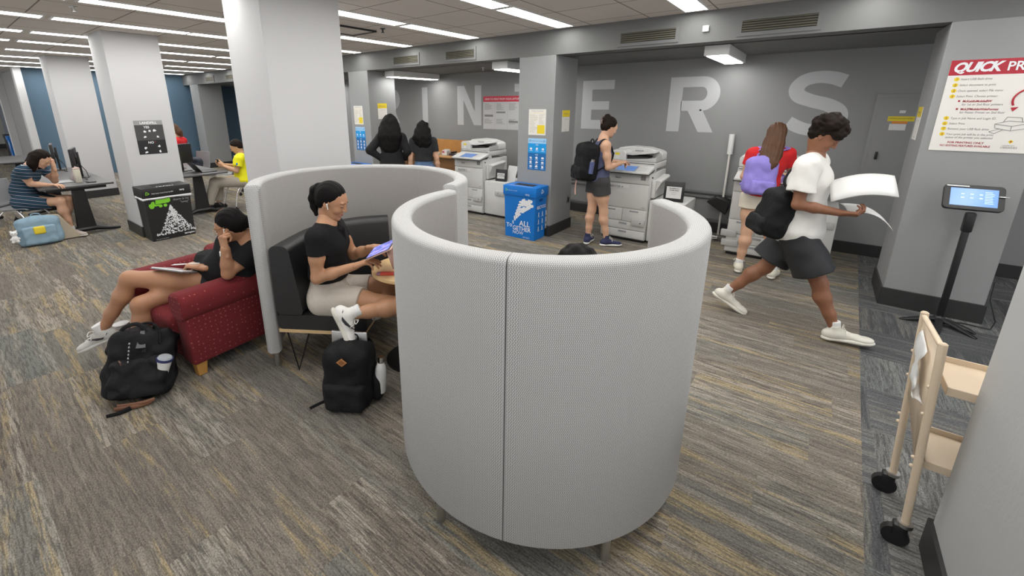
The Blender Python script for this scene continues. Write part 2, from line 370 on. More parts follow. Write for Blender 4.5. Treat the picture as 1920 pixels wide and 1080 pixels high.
# vents on the beam
def vent(x0, x1, lab, z0=2.505, z1=2.615):
    t = thing('beam_vent', lab, 'vent', ((x0+x1)/2, FY, z0), group='air vents on the grey beam')
    d = .035
    MB().box((x0-d, FY-.012, z0-d), (x1+d, FY, z0)).box((x0-d, FY-.012, z1), (x1+d, FY, z1+d)).box((x0-d, FY-.012, z0), (x0, FY, z1)).box((x1, FY-.012, z0), (x1+d, FY, z1)).build('vent_frame', M_beam, t, smooth=0)
    MB().box((x0, FY-.003, z0), (x1, FY-.001, z1)).build('backing', M_dark, t, smooth=0)
    s = MB(); n = 5
    for k in range(n):
        z = z0+(k+.5)*(z1-z0)/n; s.add([(x0, FY-.011, z-.002), (x1, FY-.011, z-.002), (x1, FY-.002, z+.009), (x0, FY-.002, z+.009), (x0, FY-.011, z+.002), (x1, FY-.011, z+.002), (x1, FY-.002, z+.013), (x0, FY-.002, z+.013)], [(0, 1, 2, 3), (4, 5, 6, 7), (0, 1, 5, 4), (2, 3, 7, 6), (0, 3, 7, 4), (1, 2, 6, 5)])
    s.build('louvre', mat('louvre bronze', (.16, .15, .11), .5, metal=.3), t, smooth=0)
vent(-5.97, -5.38, 'slatted air vent on the beam above the letter I'); vent(-4.76, -4.2, 'slatted air vent on the beam left of the poster column')
vent(-2.01, -1.41, 'slatted air vent on the beam above the letter R'); vent(-.79, -.19, 'slatted air vent on the beam above the letter S, rightmost of the vents')
vent(-13.9, -13.4, 'distant slatted air vent at the far end of the beam'); vent(-12.6, -12.1, 'distant slatted air vent, second from the far end of the beam')
tag(MB().box((-1.145, FY-.025, 2.545), (-1.085, FY, 2.605), bev=.006).build('beam_sensor', M_white), 'small white square sensor on the beam between the two right vents', 'sensor')
def sprinkler(x, y, z, lab, m=M_metal):
    t = thing('sprinkler', lab, 'sprinkler', (x, y, z), group='ceiling sprinklers')
    MB().cyl((x, y, z), (x, y, z-.006), .035).build('escutcheon', m, t)
    MB().cyl((x, y, z-.006), (x, y, z-.045), .011).cyl((x, y, z-.045), (x, y, z-.05), .022).build('sprinkler_head', M_black if m is M_black else m, t)
sprinkler(-5.93, 1.15, HC, 'ceiling sprinkler at the upper left of the room')
sprinkler(-4.72, 6.1, HB, 'sprinkler under the alcove ceiling left of the poster column')
sprinkler(-4.55, 3.82, HC, 'dark ceiling sprinkler beside the lights behind the booth column', M_black)
t = thing('ceiling_hatch', 'slightly dropped square ceiling access panel right of the booth column', 'hatch', (-4.9, 3.6, HC))
MB().box((-5.2, 3.3, HC-.012), (-4.75, 3.85, HC-.004)).build('hatch_panel', M_ceil, t, smooth=0)
MB().box((-5.22, 3.28, HC-.02), (-4.73, 3.3, HC)).box((-5.22, 3.85, HC-.02), (-4.73, 3.87, HC)).box((-5.22, 3.3, HC-.02), (-5.2, 3.85, HC)).box((-4.75, 3.3, HC-.02), (-4.73, 3.85, HC)).build('hatch_trim', M_dark, t, smooth=0)
# wall rail behind the printers
t = thing('wall_raceway', 'pair of grey cable raceways running along the wall behind the printers', 'cable raceway', (0, BW, .55))
for z in (.585, .52): MB().box((-6.6, BW-.045, z-.018), (.30, BW, z+.018), bev=.004).build('raceway_rail', M_beam, t)
MB().box((-6.6, BW-.02, .17), (.30, BW, .2)).build('lower_rail', M_beam, t)
# electrical panel door in the wall
t = thing('electrical_panel', 'grey flush electrical panel door with warning labels beside the kiosk column', 'electrical panel', (.62, BW, 1.0))
MB().box((.44, BW-.02, .93), (.90, BW, 1.93), bev=.004).build('panel_frame', M_greywall, t)
MB().box((.475, BW-.026, .97), (.865, BW-.018, 1.89), bev=.003).build('panel_door', M_greywall, t)
MB().box((.535, BW-.045, 1.19), (.56, BW-.02, 1.28), bev=.004).build('latch', M_black, t)
M_yel = mat('yellow label', (.75, .60, .03), .5); M_orange = mat('orange label', (.75, .25, .03), .5); M_paper = mat('white paper', (.68, .68, .67), .6); M_ink = mat('ink', (.03, .03, .035), .6)
MB().box((.575, BW-.028, 1.63), (.80, BW-.0255, 1.685)).build('warning_label', M_yel, t, smooth=0)
MB().box((.615, BW-.028, 1.605), (.745, BW-.0255, 1.628)).build('danger_label', M_orange, t, smooth=0)
MB().box((.60, BW-.028, 1.53), (.74, BW-.0255, 1.60)).build('notice_label', M_paper, t, smooth=0)
MB().box((.66, BW-.028, 1.72), (.71, BW-.0255, 1.75)).build('number_label', M_paper, t, smooth=0)
text('WARNING ARC FLASH HAZARD', .017, M_ink, t, (.583, BW-.029, 1.655), X_, Z_, sx=.82)

# ================================================================ booth: S of two rounded fabric screens
def fabric(name, c1, c2, p=.0066, st=.5, rough=.9):
    m = mat(name, c1, rough=rough, spec=.15, sheen=.15); g = NG(m)
    uv = g.n('ShaderNodeUVMap', uv_map='UVMap'); U, V, _ = g.xyz(uv.outputs[0])[:3]
    row = g.math('FLOOR', g.math('DIVIDE', V, p)); par = g.math('MODULO', g.math('ABSOLUTE', row), 2.)
    sg = g.math('SUBTRACT', g.math('MULTIPLY', par, 2.), 1.)
    fv = g.math('FRACT', g.math('DIVIDE', V, p))
    fu = g.math('FRACT', g.math('ADD', g.math('DIVIDE', U, p), g.math('MULTIPLY', g.math('MULTIPLY', fv, sg), .9)))
    tri = g.math('ABSOLUTE', g.math('SUBTRACT', fu, .5)); s_ = g.math('LESS_THAN', tri, .19)
    edge = g.math('LESS_THAN', g.math('ABSOLUTE', g.math('SUBTRACT', fv, .5)), .4)
    f = g.math('MULTIPLY', s_, edge)
    nz = g.noise(g.comb(U, V), 500., 2.); f = g.math('MULTIPLY', f, g.math('ADD', .55, nz))
    g.color(g.mix(f, c1, c2)); h = g.math('SUBTRACT', 1., f); g.bump(h, st, .002)
    return m
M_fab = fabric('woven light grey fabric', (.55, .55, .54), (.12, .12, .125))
M_fab_in = fabric('woven grey fabric backlit', (.40, .385, .37), (.14, .13, .125))  # inner faces: backlit brownish tone put into a darker copy of the fabric
M_seam = mat('seam thread', (.12, .12, .12), .9)
M_leather = mat('black leather', (.017, .017, .018), .38, spec=.5, bump=.25, bscale=220)
M_ply = mat('birch plywood', (.62, .44, .23), .5, noise=.15, nscale=12)

def panel_mesh(path, z0, z1, th, rr, s0=0., ends=(True, True)):
    """upholstered screen following a plan path: rounded-rectangle section swept in plan, UV in metres"""
    n = len(path); sec = []
    for k in range(7):                                        # rounded top, outer -> inner
        a = PI*k/6; sec.append((math.cos(a)*(th/2-rr)+rr*math.cos(a), z1-rr+rr*math.sin(a)))
    outer = [(th/2, z0+.012), (th/2, (z0+z1)/2)]; inner = [(-th/2, (z0+z1)/2), (-th/2, z0+.012), (-th/2+.012, z0), (th/2-.012, z0)]
    # top arc: proper rounded corners
    sec = [(th/2-rr+rr*math.cos(PI/2*k/4), z1-rr+rr*math.sin(PI/2*k/4)) for k in range(5)] + [(-th/2+rr+rr*math.cos(PI/2+PI/2*k/4), z1-rr+rr*math.sin(PI/2+PI/2*k/4)) for k in range(5)]
    S = outer+sec+inner; m = len(S)
    vl = [0.]
    for i in range(1, m): vl.append(vl[-1]+math.hypot(S[i][0]-S[i-1][0], S[i][1]-S[i-1][1]))
    vs, us = [], []; L = s0; rows = []
    def ring(p, nrm, shrink):
        r = []
        for (a, z) in S:
            a2 = a*shrink; zz = z if shrink == 1 else z0+(z-z0)*(1-(1-shrink)*.06)
            r.append((p.x+nrm.x*a2, p.y+nrm.y*a2, zz))
        return r
    for i in range(n):
        d = (path[min(i+1, n-1)]-path[max(i-1, 0)]).normalized(); nrm = Vector((d.y, -d.x, 0))
        if i: L += (path[i]-path[i-1]).length
        if i == 0:
            rows.append((ring(path[0], nrm, .72 if ends[0] else .985), L))
            rows.append((ring(path[0]+d*(.012 if ends[0] else .003), nrm, 1), L+.012)); continue
        if i == n-1:
            rows.append((ring(path[i]-d*(.012 if ends[1] else .003), nrm, 1), L-.012)); rows.append((ring(path[i], nrm, .72 if ends[1] else .985), L)); continue
        rows.append((ring(path[i], nrm, 1), L))
    mb = MB(); uvs = []
    for r, l in rows:
        mb.v += r; uvs += [(l, -v) for v in vl]
    R = len(rows); fuv = []
    for i in range(R-1):
        for k in range(m):
            k2 = (k+1) % m; mb.f.append((i*m+k, i*m+k2, (i+1)*m+k2, (i+1)*m+k))
            va, vb = vl[k], (vl[k+1] if k2 else vl[k]+th)
            fuv.append([(rows[i][1], va), (rows[i][1], vb), (rows[i+1][1], vb), (rows[i+1][1], va)])
    for base in (0, (R-1)*m):
        mb.f.append(tuple(range(base, base+m))); fuv.append([(S[k][0], S[k][1]) for k in range(m)])
    return mb, fuv
def build_panel(path, z0, z1, th, rr, parent, name='screen_panel', flip=1, lab=None, ends=(True, True)):
    mb, fuv = panel_mesh(path, z0, z1, th, rr, ends=ends); W = WM[parent.name].inverted()
    me = bpy.data.meshes.new(name); me.from_pydata([tuple(W @ Vector(v)) for v in mb.v], [], mb.f)
    uvl = me.uv_layers.new(name='UVMap')
    for p, q in zip(me.polygons, fuv):
        for li, uv in zip(p.loop_indices, q): uvl.data[li].uv = uv
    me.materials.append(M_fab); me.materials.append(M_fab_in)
    nsec = 16; nin = 0
    bm = bmesh.new(); bm.from_mesh(me); bmesh.ops.recalc_face_normals(bm, faces=bm.faces); bm.to_mesh(me); bm.free()
    m = len(mb.v)//((len(mb.f)-2)//16+1) if 0 else 16
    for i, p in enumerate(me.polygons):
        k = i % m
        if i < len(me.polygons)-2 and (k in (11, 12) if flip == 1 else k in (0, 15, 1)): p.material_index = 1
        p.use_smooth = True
    me.set_sharp_from_angle(angle=math.radians(50))
    o = bpy.data.objects.new(name, me); COL.objects.link(o); o.parent = parent; WM[o.name] = WM[parent.name]
    if lab: o['label'] = lab
    return o
def screen(label, path, seam_i, legs, z0=.138, z1=1.325, th=.092, flip=1):
    t = thing('booth_screen', label, 'booth screen', (path[len(path)//2].x, path[len(path)//2].y, 0), group='curved fabric booth screens')
    a, b = path[:seam_i+1], path[seam_i:]
    d = (path[seam_i+1]-path[seam_i-1]).normalized()*.0012
    a = a[:-1]+[a[-1]-d]; b = [b[0]+d]+b[1:]
    build_panel(a, z0, z1, th, .022, t, flip=flip, ends=(True, False)); build_panel(b, z0, z1, th, .022, t, flip=flip, ends=(False, True))
    sm = MB(); nrm = Vector((d.y, -d.x, 0)).normalized(); p = path[seam_i]
    sm.tube([p+nrm*(th/2-.006)+Z_*(z0+.01), p+nrm*(th/2-.006)+Z_*(z1-.03), p+nrm*(th/2-.03)+Z_*(z1-.007), p-nrm*(th/2-.03)+Z_*(z1-.007), p-nrm*(th/2-.006)+Z_*(z1-.03), p-nrm*(th/2-.006)+Z_*(z0+.01)], .0045, 6)
    sm.build('seam', M_seam, t)
    for i in legs:
        q = path[i]
        l = MB().cyl(q+Z_*.012, q+Z_*(z0+.01), .021, n=20).cyl(q, q+Z_*.012, .019, n=20).build('leg', M_metal, t)
    return t
NC = Vector((-1.0, 1.77, 0)); NR = .688
n_path = [NC+Vector((math.cos(a), math.sin(a), 0))*NR*(1.0+.02*math.cos(2*(a-2.1))) for a in [math.radians(171.5+(417-171.5)*i/72) for i in range(73)]]
near_screen = screen('nearest light grey fabric booth screen, big rounded front with a centre seam', n_path, 35, [2, 27, 45, 60, 71])
b_ctrl = [(-2.765, 1.195, 0), (-2.99, 1.345, 0), (-3.165, 1.60, 0), (-3.205, 1.88, 0), (-3.10, 2.16, 0), (-2.87, 2.385, 0), (-2.57, 2.495, 0), (-2.27, 2.455, 0), (-2.03, 2.33, 0), (-1.87, 2.16, 0), (-1.80, 1.97, 0)]
b_path = cr(list(reversed(b_ctrl)), 7)
back_screen = screen('rear light grey fabric booth screen wrapping behind the seated woman', b_path, 7*4, [1, 20, 40, 55, len(b_path)-3])

# bench with curved leather back along the rear screen
bench = thing('booth_bench', 'black leather booth bench on a plywood base under the woman with the tablet', 'bench', (-2.85, 1.7, 0))
ip = cr([(-2.735, 1.225, 0), (-2.93, 1.375, 0), (-3.085, 1.62, 0), (-3.115, 1.88, 0), (-3.02, 2.12, 0), (-2.83, 2.30, 0)], 8)   # inner face of the screen
def off(path, d):
    o = []
    for i, p in enumerate(path):
        t_ = (path[min(i+1, len(path)-1)]-path[max(i-1, 0)]).normalized(); o.append(p+Vector((t_.y, -t_.x, 0))*d)
    return o
def ringsweep(path, sec):
    """sec: list of (offset, z) closed; swept along plan path"""
    mb = MB(); m = len(sec)
    for i, p in enumerate(path):
        t_ = (path[min(i+1, len(path)-1)]-path[max(i-1, 0)]).normalized(); nn = Vector((t_.y, -t_.x, 0))
        for a, z in sec: mb.v.append(tuple(p+nn*a+Z_*z))
    n = len(path)
    for i in range(n-1):
        for k in range(m): mb.f.append((i*m+k, i*m+(k+1) % m, (i+1)*m+(k+1) % m, (i+1)*m+k))
    mb.f.append(tuple(range(m))); mb.f.append(tuple(range((n-1)*m, n*m))); return mb
bp = cr([(-2.70, 1.215, 0), (-2.83, 1.42, 0), (-2.93, 1.62, 0), (-2.96, 1.85, 0), (-2.90, 2.08, 0), (-2.77, 2.26, 0)], 6)
def rsec(x0, x1, z0, z1, r, n=4, lean=0.):
    return [(a + (z-z0)*lean*(1 if a > (x0+x1)/2 else 0), z) for a, z in rrect(x1-x0, z1-z0, r, n, (x0+x1)/2, (z0+z1)/2)]
ringsweep(bp, rsec(0, .62, .345, .452, .03)).build('seat_cushion', M_leather, bench)
ringsweep(bp, [(a - (max(0, z-.45)*.12 if a > .09 else 0), z) for a, z in rrect(.19, .49, .045, 5, .095, .69)]).build('back_cushion', M_leather, bench)
ringsweep(bp, [(0, .318), (.6, .318), (.6, .343), (0, .343)]).build('plywood_base', M_ply, bench, bevel=.002)
for q in ((-2.62, 1.30), (-2.35, 1.47), (-2.80, 1.95)):
    MB().tube([(q[0]-.09, q[1]-.03, .318), (q[0]-.02, q[1]-.01, .012), (q[0]+.07, q[1]+.05, .318)], .006, 8).build('wire_leg', M_black, bench)
bench2 = thing('booth_bench', 'black leather booth bench hidden inside the nearest round screen', 'bench', (-.75, 1.8, 0))
bq = cr([(-.45, 2.05, 0), (-.42, 1.85, 0), (-.46, 1.62, 0), (-.58, 1.42, 0), (-.76, 1.27, 0), (-.98, 1.20, 0)], 6)
def ringsweepR(path, sec): return ringsweep(list(reversed(path)), [(-a, z) for a, z in sec]) if 0 else ringsweep(path, [(a, z) for a, z in sec])
_s = 1
ringsweep(bq, [(a*_s, z) for a, z in rsec(0, .5, .345, .452, .03)]).build('seat_cushion', M_leather, bench2)
ringsweep(bq, [(a*_s, z) for a, z in rrect(.16, .45, .045, 5, .08, .67)]).build('back_cushion', M_leather, bench2)
ringsweep(bq, [(0, .318), (.48*_s, .318), (.48*_s, .343), (0, .343)]).build('plywood_base', M_ply, bench2, bevel=.002)
for q in ((-.62, 1.9), (-.95, 1.4)):
    MB().tube([(q[0]-.09, q[1]-.03, .318), (q[0]-.02, q[1]-.01, .012), (q[0]+.07, q[1]+.05, .318)], .006, 8).build('wire_leg', M_black, bench2)
# small plywood table in the booth
TC = Vector((-2.125, 1.905, 0)); TR = .262
tb = thing('booth_table', 'small round pale wood booth table with a thick plywood edge', 'table', TC)
MB().lathe([(0.0, .69), (TR-.006, .69), (TR, .696), (TR, .714), (TR-.006, .72), (0, .72)], TC, 64).build('tabletop', mat('pale birch', (.72, .50, .25), .4, noise=.12, nscale=6), tb)
MB().cyl(TC+Z_*.02, TC+Z_*.69, .03, n=24).build('pedestal', M_black, tb)
MB().lathe([(.0, 0), (.2, 0), (.2, .012), (.05, .025), (.03, .05), (0, .05)], TC, 40).build('base', M_black, tb)

# ================================================================ red armchair
m = mat('burgundy weave', (.14, .022, .028), .9, spec=.15, sheen=.03); g = NG(m); tc = g.n('ShaderNodeTexCoord')
v_ = g.n('ShaderNodeVectorMath', operation='SCALE'); g.l(tc.outputs['Object'], v_.inputs[0]); v_.inputs['Scale'].default_value = 1.
vo = g.n('ShaderNodeTexVoronoi', feature='F1'); vo.inputs['Scale'].default_value = 30.; vo.inputs['Randomness'].default_value = .35; g.l(tc.outputs['Object'], vo.inputs['Vector'])
wv = g.noise(tc.outputs['Object'], 260., 2., .7)
c = g.mix(wv, (.085, .010, .014), (.235, .034, .038)); g.color(g.mix(g.math('LESS_THAN', vo.outputs['Distance'], .16), c, (.30, .085, .07))); g.bump(wv, .4, .002); M_red = m
M_oak = mat('orange oak', (.52, .27, .07), .45, noise=.2, nscale=14)
AR = .10                                          # chair turned a little: its depth runs along (-.1, 1)
arm = thing('armchair', 'burgundy speckled armchair with light wooden feet beside the booth', 'armchair', (-3.565, 1.1, 0), AR)
A = WM['armchair']
def AB(lo, hi, bev, name, m=M_red, seg=4): return MB().box(lo, hi, bev=bev, seg=seg, M=A).build(name, m, arm)
W2, D0, D1 = .45, -.36, .355                       # half width, front, back (local y)
for s in (1, -1):
    x0, x1 = (W2-.17, W2) if s > 0 else (-W2, -W2+.17)
    mb = MB()
    mb.box((x0+(.012 if s < 0 else 0), D0+.02, .10), (x1-(.012 if s > 0 else 0), D1, .50), bev=.02, seg=3, M=A)
    mb.build('side_panel', M_red, arm)
    mb = MB(); prof = rrect(.20, .19, .075, 6, (x0+x1)/2, .525); mb.prism(prof, A @ Vector((0, D0, 0)), A.to_3x3() @ X_, Z_, A.to_3x3() @ Vector((0, D1-D0, 0)))
    mb.build('armrest', M_red, arm, bevel=.018)
AB((-W2+.10, D1-.2, .10), (W2-.10, D1+.0, .70), .06, 'backrest')
AB((-W2+.15, D0+.03, .10), (W2-.15, D1-.1, .27), .02, 'seat_rail')
AB((-W2+.165, D0-.015, .26), (W2-.165, D1-.16, .43), .05, 'seat_cushion')
for sx in (1, -1):
    for y in (D0+.075, D1-.08):
        mb = MB(); x = sx*(W2-.07); a = [(x-.038, y-.038), (x+.038, y-.038), (x+.038, y+.038), (x-.038, y+.038)]
        top = [A @ Vector((p[0], p[1], .115)) for p in a]; bot = [A @ Vector((x+(p[0]-x)*.72, y+(p[1]-y)*.72, 0)) for p in a]
        mb.add(bot+top, [(3, 2, 1, 0), (4, 5, 6, 7)]+[(i, (i+1) % 4, 4+(i+1) % 4, 4+i) for i in range(4)]); mb.build('foot', M_oak, arm, bevel=.004)

# ================================================================ cardboard-style bins
M_binblue = mat('bin blue', (.0, .165, .58), .45); M_binblue2 = mat('bin blue side', (.0, .14, .52), .45); M_binblack = mat('bin black', (.012, .012, .013), .5)
M_pwhite = mat('print white', (.78, .8, .82), .5); M_pgreen = mat('print green', (.22, .62, .03), .5); M_pgrey = mat('print grey', (.4, .4, .4), .5); M_lblue = mat('print light blue', (.35, .6, .85), .5)
M_pred = mat('print red', (.55, .02, .04), .5)
def recycle_sym(mb, o, u, v, r):
    o, u, v = Vector(o), Vector(u), Vector(v)
    for k in range(3):
        a = PI/2+k*2*PI/3; b = a-2*PI/3+.35
        p = o+(u*math.cos(a)+v*math.sin(a))*r; q = o+(u*math.cos(b)+v*math.sin(b))*r; d = (q-p).normalized(); w_ = u.cross(v).normalized()
        n_ = d.cross(w_)*r*.17; mb.add([p+n_, q+n_, q-n_, p-n_], [(0, 1, 2, 3)]); mb.add([q+n_*2.2, q+d*r*.4, q-n_*2.2], [(0, 1, 2)])
    return mb
def bin_body(t, lo, hi, lid, m, taper=.02):
    """box body with a folded lid and a dark slot; lo/hi world xy + height"""
    (x0, y0), (x1, y1), H = lo, hi, lid
    mb = MB(); b = [(x0+taper, y0+taper, 0), (x1-taper, y0+taper, 0), (x1-taper, y1-taper, 0), (x0+taper, y1-taper, 0)]; q = [(x0+.006, y0+.006, H-.12), (x1-.006, y0+.006, H-.12), (x1-.006, y1-.006, H-.12), (x0+.006, y1-.006, H-.12)]
    mb.add(b+q, [(3, 2, 1, 0), (4, 5, 6, 7)]+[(i, (i+1) % 4, 4+(i+1) % 4, 4+i) for i in range(4)]); mb.build('bin_body', m, t, bevel=.004)
    l = MB(); l.box((x0-.008, y0-.008, H-.135), (x1+.008, y1+.008, H), bev=.006); o = l.build('lid', m, t)
    MB().box(((x0*.8+x1*.2), (y0*.7+y1*.3), H+.0005), ((x0*.2+x1*.8), (y0*.3+y1*.7), H+.002)).build('slot', M_dark, t, smooth=0)
def face_uv(p0, p1, H, taper, out):
    """bottom-left, u, v unit vectors on a slightly tapered vertical face"""
    p0, p1 = Vector(p0), Vector(p1); u = (p1-p0).normalized(); return p0, u
def blue_bin(x0, x1, y0, y1, H, lab):
    t = thing('recycling_bin', lab, 'recycling bin', ((x0+x1)/2, (y0+y1)/2, 0))
    bin_body(t, (x0, y0), (x1, y1), H, M_binblue)
    yf = y0-.001
    def F(a, z): k = .02*(1-z/(H-.12))+.006*(z/(H-.12)); return Vector((x0+a*(x1-x0), y0+k-.0025, z))
    # fan of stacked recyclables sweeping from the O to the upper right
    mb = MB(); rnd = random.Random(5)
    for i in range(13):
        for j in range(5):
            s = i/12; r0 = .02+.30*s; a0 = .33+.07*s+.52*s*s; z0 = .20+.36*s+.03*s
            wdt = .02+.23*s; cx = .30+.50*s**.9 + (j-2)*wdt*.10*(1.2); cz = .225+.40*s**.75-(j-2)*(.008+.055*s)
            if rnd.random() < .06: continue
            L, Wd = .012+.026*s, .006+.014*s; an = .9-.9*s+rnd.uniform(-.25, .25)
            c = F(cx, cz*H/.75); u = Vector((math.cos(an), 0, math.sin(an)))*L; v = Vector((-math.sin(an), 0, math.cos(an)))*Wd
            if cx > .92 or cz*H/.75 > H-.17: continue
            mb.add([c-u-v*.7, c-u*.7-v, c+u*.7-v, c+u-v*.7, c+u+v*.7, c+u*.7+v, c-u*.7+v, c-u+v*.7], [tuple(range(8))])
    mb.build('stacked_items_print', M_pwhite, t, smooth=0, fix=False)
    text('ALL', .105, M_pwhite, t, F(.50, .19), X_, Z_, bold=.0015); text('T', .085, M_pwhite, t, F(.08, .145), X_, Z_, bold=.001)
    mb = MB(); c0 = F(.225, .172)
    for k in range(10):
        a, b = 2*PI*k/10, 2*PI*(k+1)/10; mb.add([c0+Vector((math.cos(a), 0, math.sin(a)))*.022, c0+Vector((math.cos(b), 0, math.sin(b)))*.022, c0+Vector((math.cos(b), 0, math.sin(b)))*.013, c0+Vector((math.cos(a), 0, math.sin(a)))*.013], [(0, 1, 2, 3)])
    mb.build('letter_o_print', M_pwhite, t, smooth=0, fix=False)
    text('GETHER', .088, M_pwhite, t, F(.285, .115), X_, Z_, bold=.001, sx=.92); text('NOW', .068, M_pwhite, t, F(.285, .06), X_, Z_, sx=1.)
    text('terrapins', .03, M_pwhite, t, F(.62, .022), X_, Z_); text('turn over a new leaf', .018, M_pwhite, t, (x0+.08, y0-.0085, H-.07), X_, Z_); text('terp', .04, M_pwhite, t, (x0+.36, y0-.0085, H-.11), X_, Z_)
    recycle_sym(MB(), (x0+.05, y0-.0095, H-.062), X_, Z_, .016).build('green_symbol', M_pgreen, t, smooth=0, fix=False)
    text('RECYCLE', .06, M_pwhite, t, (x1-.005, y0+.05, H-.30), Y_, Z_, bold=.001, sx=.95)
    recycle_sym(MB(), (x1+.0095, (y0+y1)/2, H-.065), Y_, Z_, .028).build('recycle_symbol', M_pwhite, t, smooth=0, fix=False)
    mb = MB(); rnd = random.Random(3)
    for r in range(3):
        for cI in range(3):
            y = y0+.09+cI*.10; z = H-.40-r*.10
            mb.add([(x1-.003, y, z), (x1-.003, y+.022, z), (x1-.003, y+.018, z+.05), (x1-.003, y+.006, z+.055)], [(0, 1, 2, 3)]); mb.add([(x1-.003, y-.012, z-.014), (x1-.003, y+.04, z-.014), (x1-.003, y+.04, z-.008), (x1-.003, y-.012, z-.008)], [(0, 1, 2, 3)])
    mb.build('item_icons', M_pwhite, t, smooth=0, fix=False)
    MB().box((x1-.008, (y0+y1)/2-.045, H-.20), (x1-.003, (y0+y1)/2+.045, H-.165), bev=.002).build('hand_hole', mat('hole blue', (0, .05, .22), .6), t)
    text('PAPER BOTTLES CANS', .04, M_pwhite, t, (x0+.07, y0+.025, H+.001), X_, Y_, sx=.95)
    return t
blue_bin(-3.40, -2.88, 4.87, 5.19, .745, 'bright blue recycling bin reading ALL TOGETHER NOW beside the poster column')
blue_bin(-7.26, -6.74, 4.87, 5.19, .745, 'blue recycling bin at the reading column behind the booth, only its top showing')
blue_bin(-22.6, -22.0, 1.75, 2.1, .85, 'tiny distant blue recycling bin in the corridor at far left')

# distant black bin
t = thing('trash_bin', 'distant black bin next to the far blue bin in the corridor', 'trash bin', (-23.6, 1.95, 0)); bin_body(t, (-24.0, 1.8), (-23.3, 2.15), .85, M_binblack)
# ---- black TRASH bin by the column
t = thing('trash_bin', 'black TRASH bin with a green truck print beside the white column', 'trash bin', (-7.2, 1.92, 0))
bx0, bx1, by0, by1, BH = -7.395, -7.03, 1.63, 2.19, .745
bin_body(t, (bx0, by0), (bx1, by1), BH, M_binblack)
xf = bx1-.002
def T(a, z): k = .02*(1-z/(BH-.12))+.006*z/(BH-.12); return Vector((bx1-k+.003, by0+a*(by1-by0), z))
mb = MB()
def q2(*p): mb.add([T(a, z)+X_*.0008 for a, z in p], [tuple(range(len(p)))])
q2((.22, .515), (.24, .60), (.50, .615), (.54, .58), (.535, .535), (.49, .52)); q2((.08, .50), (.09, .525), (.13, .53), (.15, .555), (.20, .56), (.215, .51), (.30, .51), (.30, .49), (.10, .485))
for a, r in ((.14, .028), (.32, .022), (.42, .022)):
    mb.add([T(a, .487)+Vector((.001, math.cos(k*PI/6)*r, math.sin(k*PI/6)*r)) for k in range(12)], [tuple(range(12))])
mb.build('green_truck_print', M_pgreen, t, smooth=0, fix=False)
mb = MB(); rnd = random.Random(11)
for k in range(520):
    z = .075+.40*rnd.random()**1.25; s_ = (z-.075)/.40; a0 = .16+.36*s_**.8; a1 = 1.0-.48*s_**.85
    if s_ < .06: a0 = .12
    a = a0+(a1-a0)*rnd.random(); a = min(a, .97)
    L, Wd, an = rnd.uniform(.006, .014), rnd.uniform(.0025, .006), rnd.uniform(0, PI); c = T(a, z)+X_*.0006
    u = Vector((0, math.cos(an), math.sin(an)))*L; v = Vector((0, -math.sin(an), math.cos(an)))*Wd
    mb.add([c-u-v*.5, c-u*.7-v, c+u*.7-v, c+u-v*.4, c+u+v*.5, c+u*.6+v, c-u*.7+v], [tuple(range(7))])
mb.build('rubbish_pile_print', M_pwhite, t, smooth=0, fix=False)
text('there is no', .042, M_pgrey, t, T(.60, .535), Y_, Z_, sx=1.05); text('"away"', .042, M_pgrey, t, T(.74, .49), Y_, Z_); text('when you throw something out', .013, M_pwhite, t, T(.60, .60), Y_, Z_)
text('terrapins', .035, M_pwhite, t, T(.72, .03), Y_, Z_, bold=.001); text('learn more at your library', .014, M_pwhite, t, T(.10, .018), Y_, Z_); 
text('help keep waste from landfill', .024, M_pwhite, t, (bx1+.009, by0+.10, BH-.085), Y_, Z_, sx=.9); text('terp', .034, M_pwhite, t, (bx1+.009, by0+.43, BH-.075), Y_, Z_, bold=.001)
recycle_sym(MB(), (bx1+.0095, by0+.05, BH-.07), Y_, Z_, .02).build('green_symbol', M_pgreen, t, smooth=0, fix=False)
text('TRASH', .07, M_pwhite, t, (bx1-.03, by0+.17, BH+.001), Y_, -X_, bold=.002)
bagp = []
per = [(bx1+.004, by0-.006+i*(by1-by0+.012)/10) for i in range(11)] + [(bx1-i*(bx1-bx0)/6, by1+.004) for i in range(1, 7)]
left = [(bx1-i*(bx1-bx0)/6, by0-.008) for i in range(6, 0, -1)]
per = left+per; rnd = random.Random(2); vs, fs = [], []
for i, (x, y) in enumerate(per):
    d_ = rnd.uniform(.018, .038); vs += [(x, y, BH-.128), (x+(.008 if i > 5 else 0), y-(.008 if i < 7 else 0), BH-.135-d_*.5), (x+(.002 if i > 5 else 0), y, BH-.135-d_)]
for i in range(len(per)-1):
    for k in range(2): fs.append((i*3+k, i*3+k+1, i*3+k+4, i*3+k+3))
b = MB().add(vs, fs); o = b.build('bag_liner', mat('clear bin liner', (.62, .63, .66), .25), t); sd = o.modifiers.new('s', 'SOLIDIFY'); sd.thickness = .002
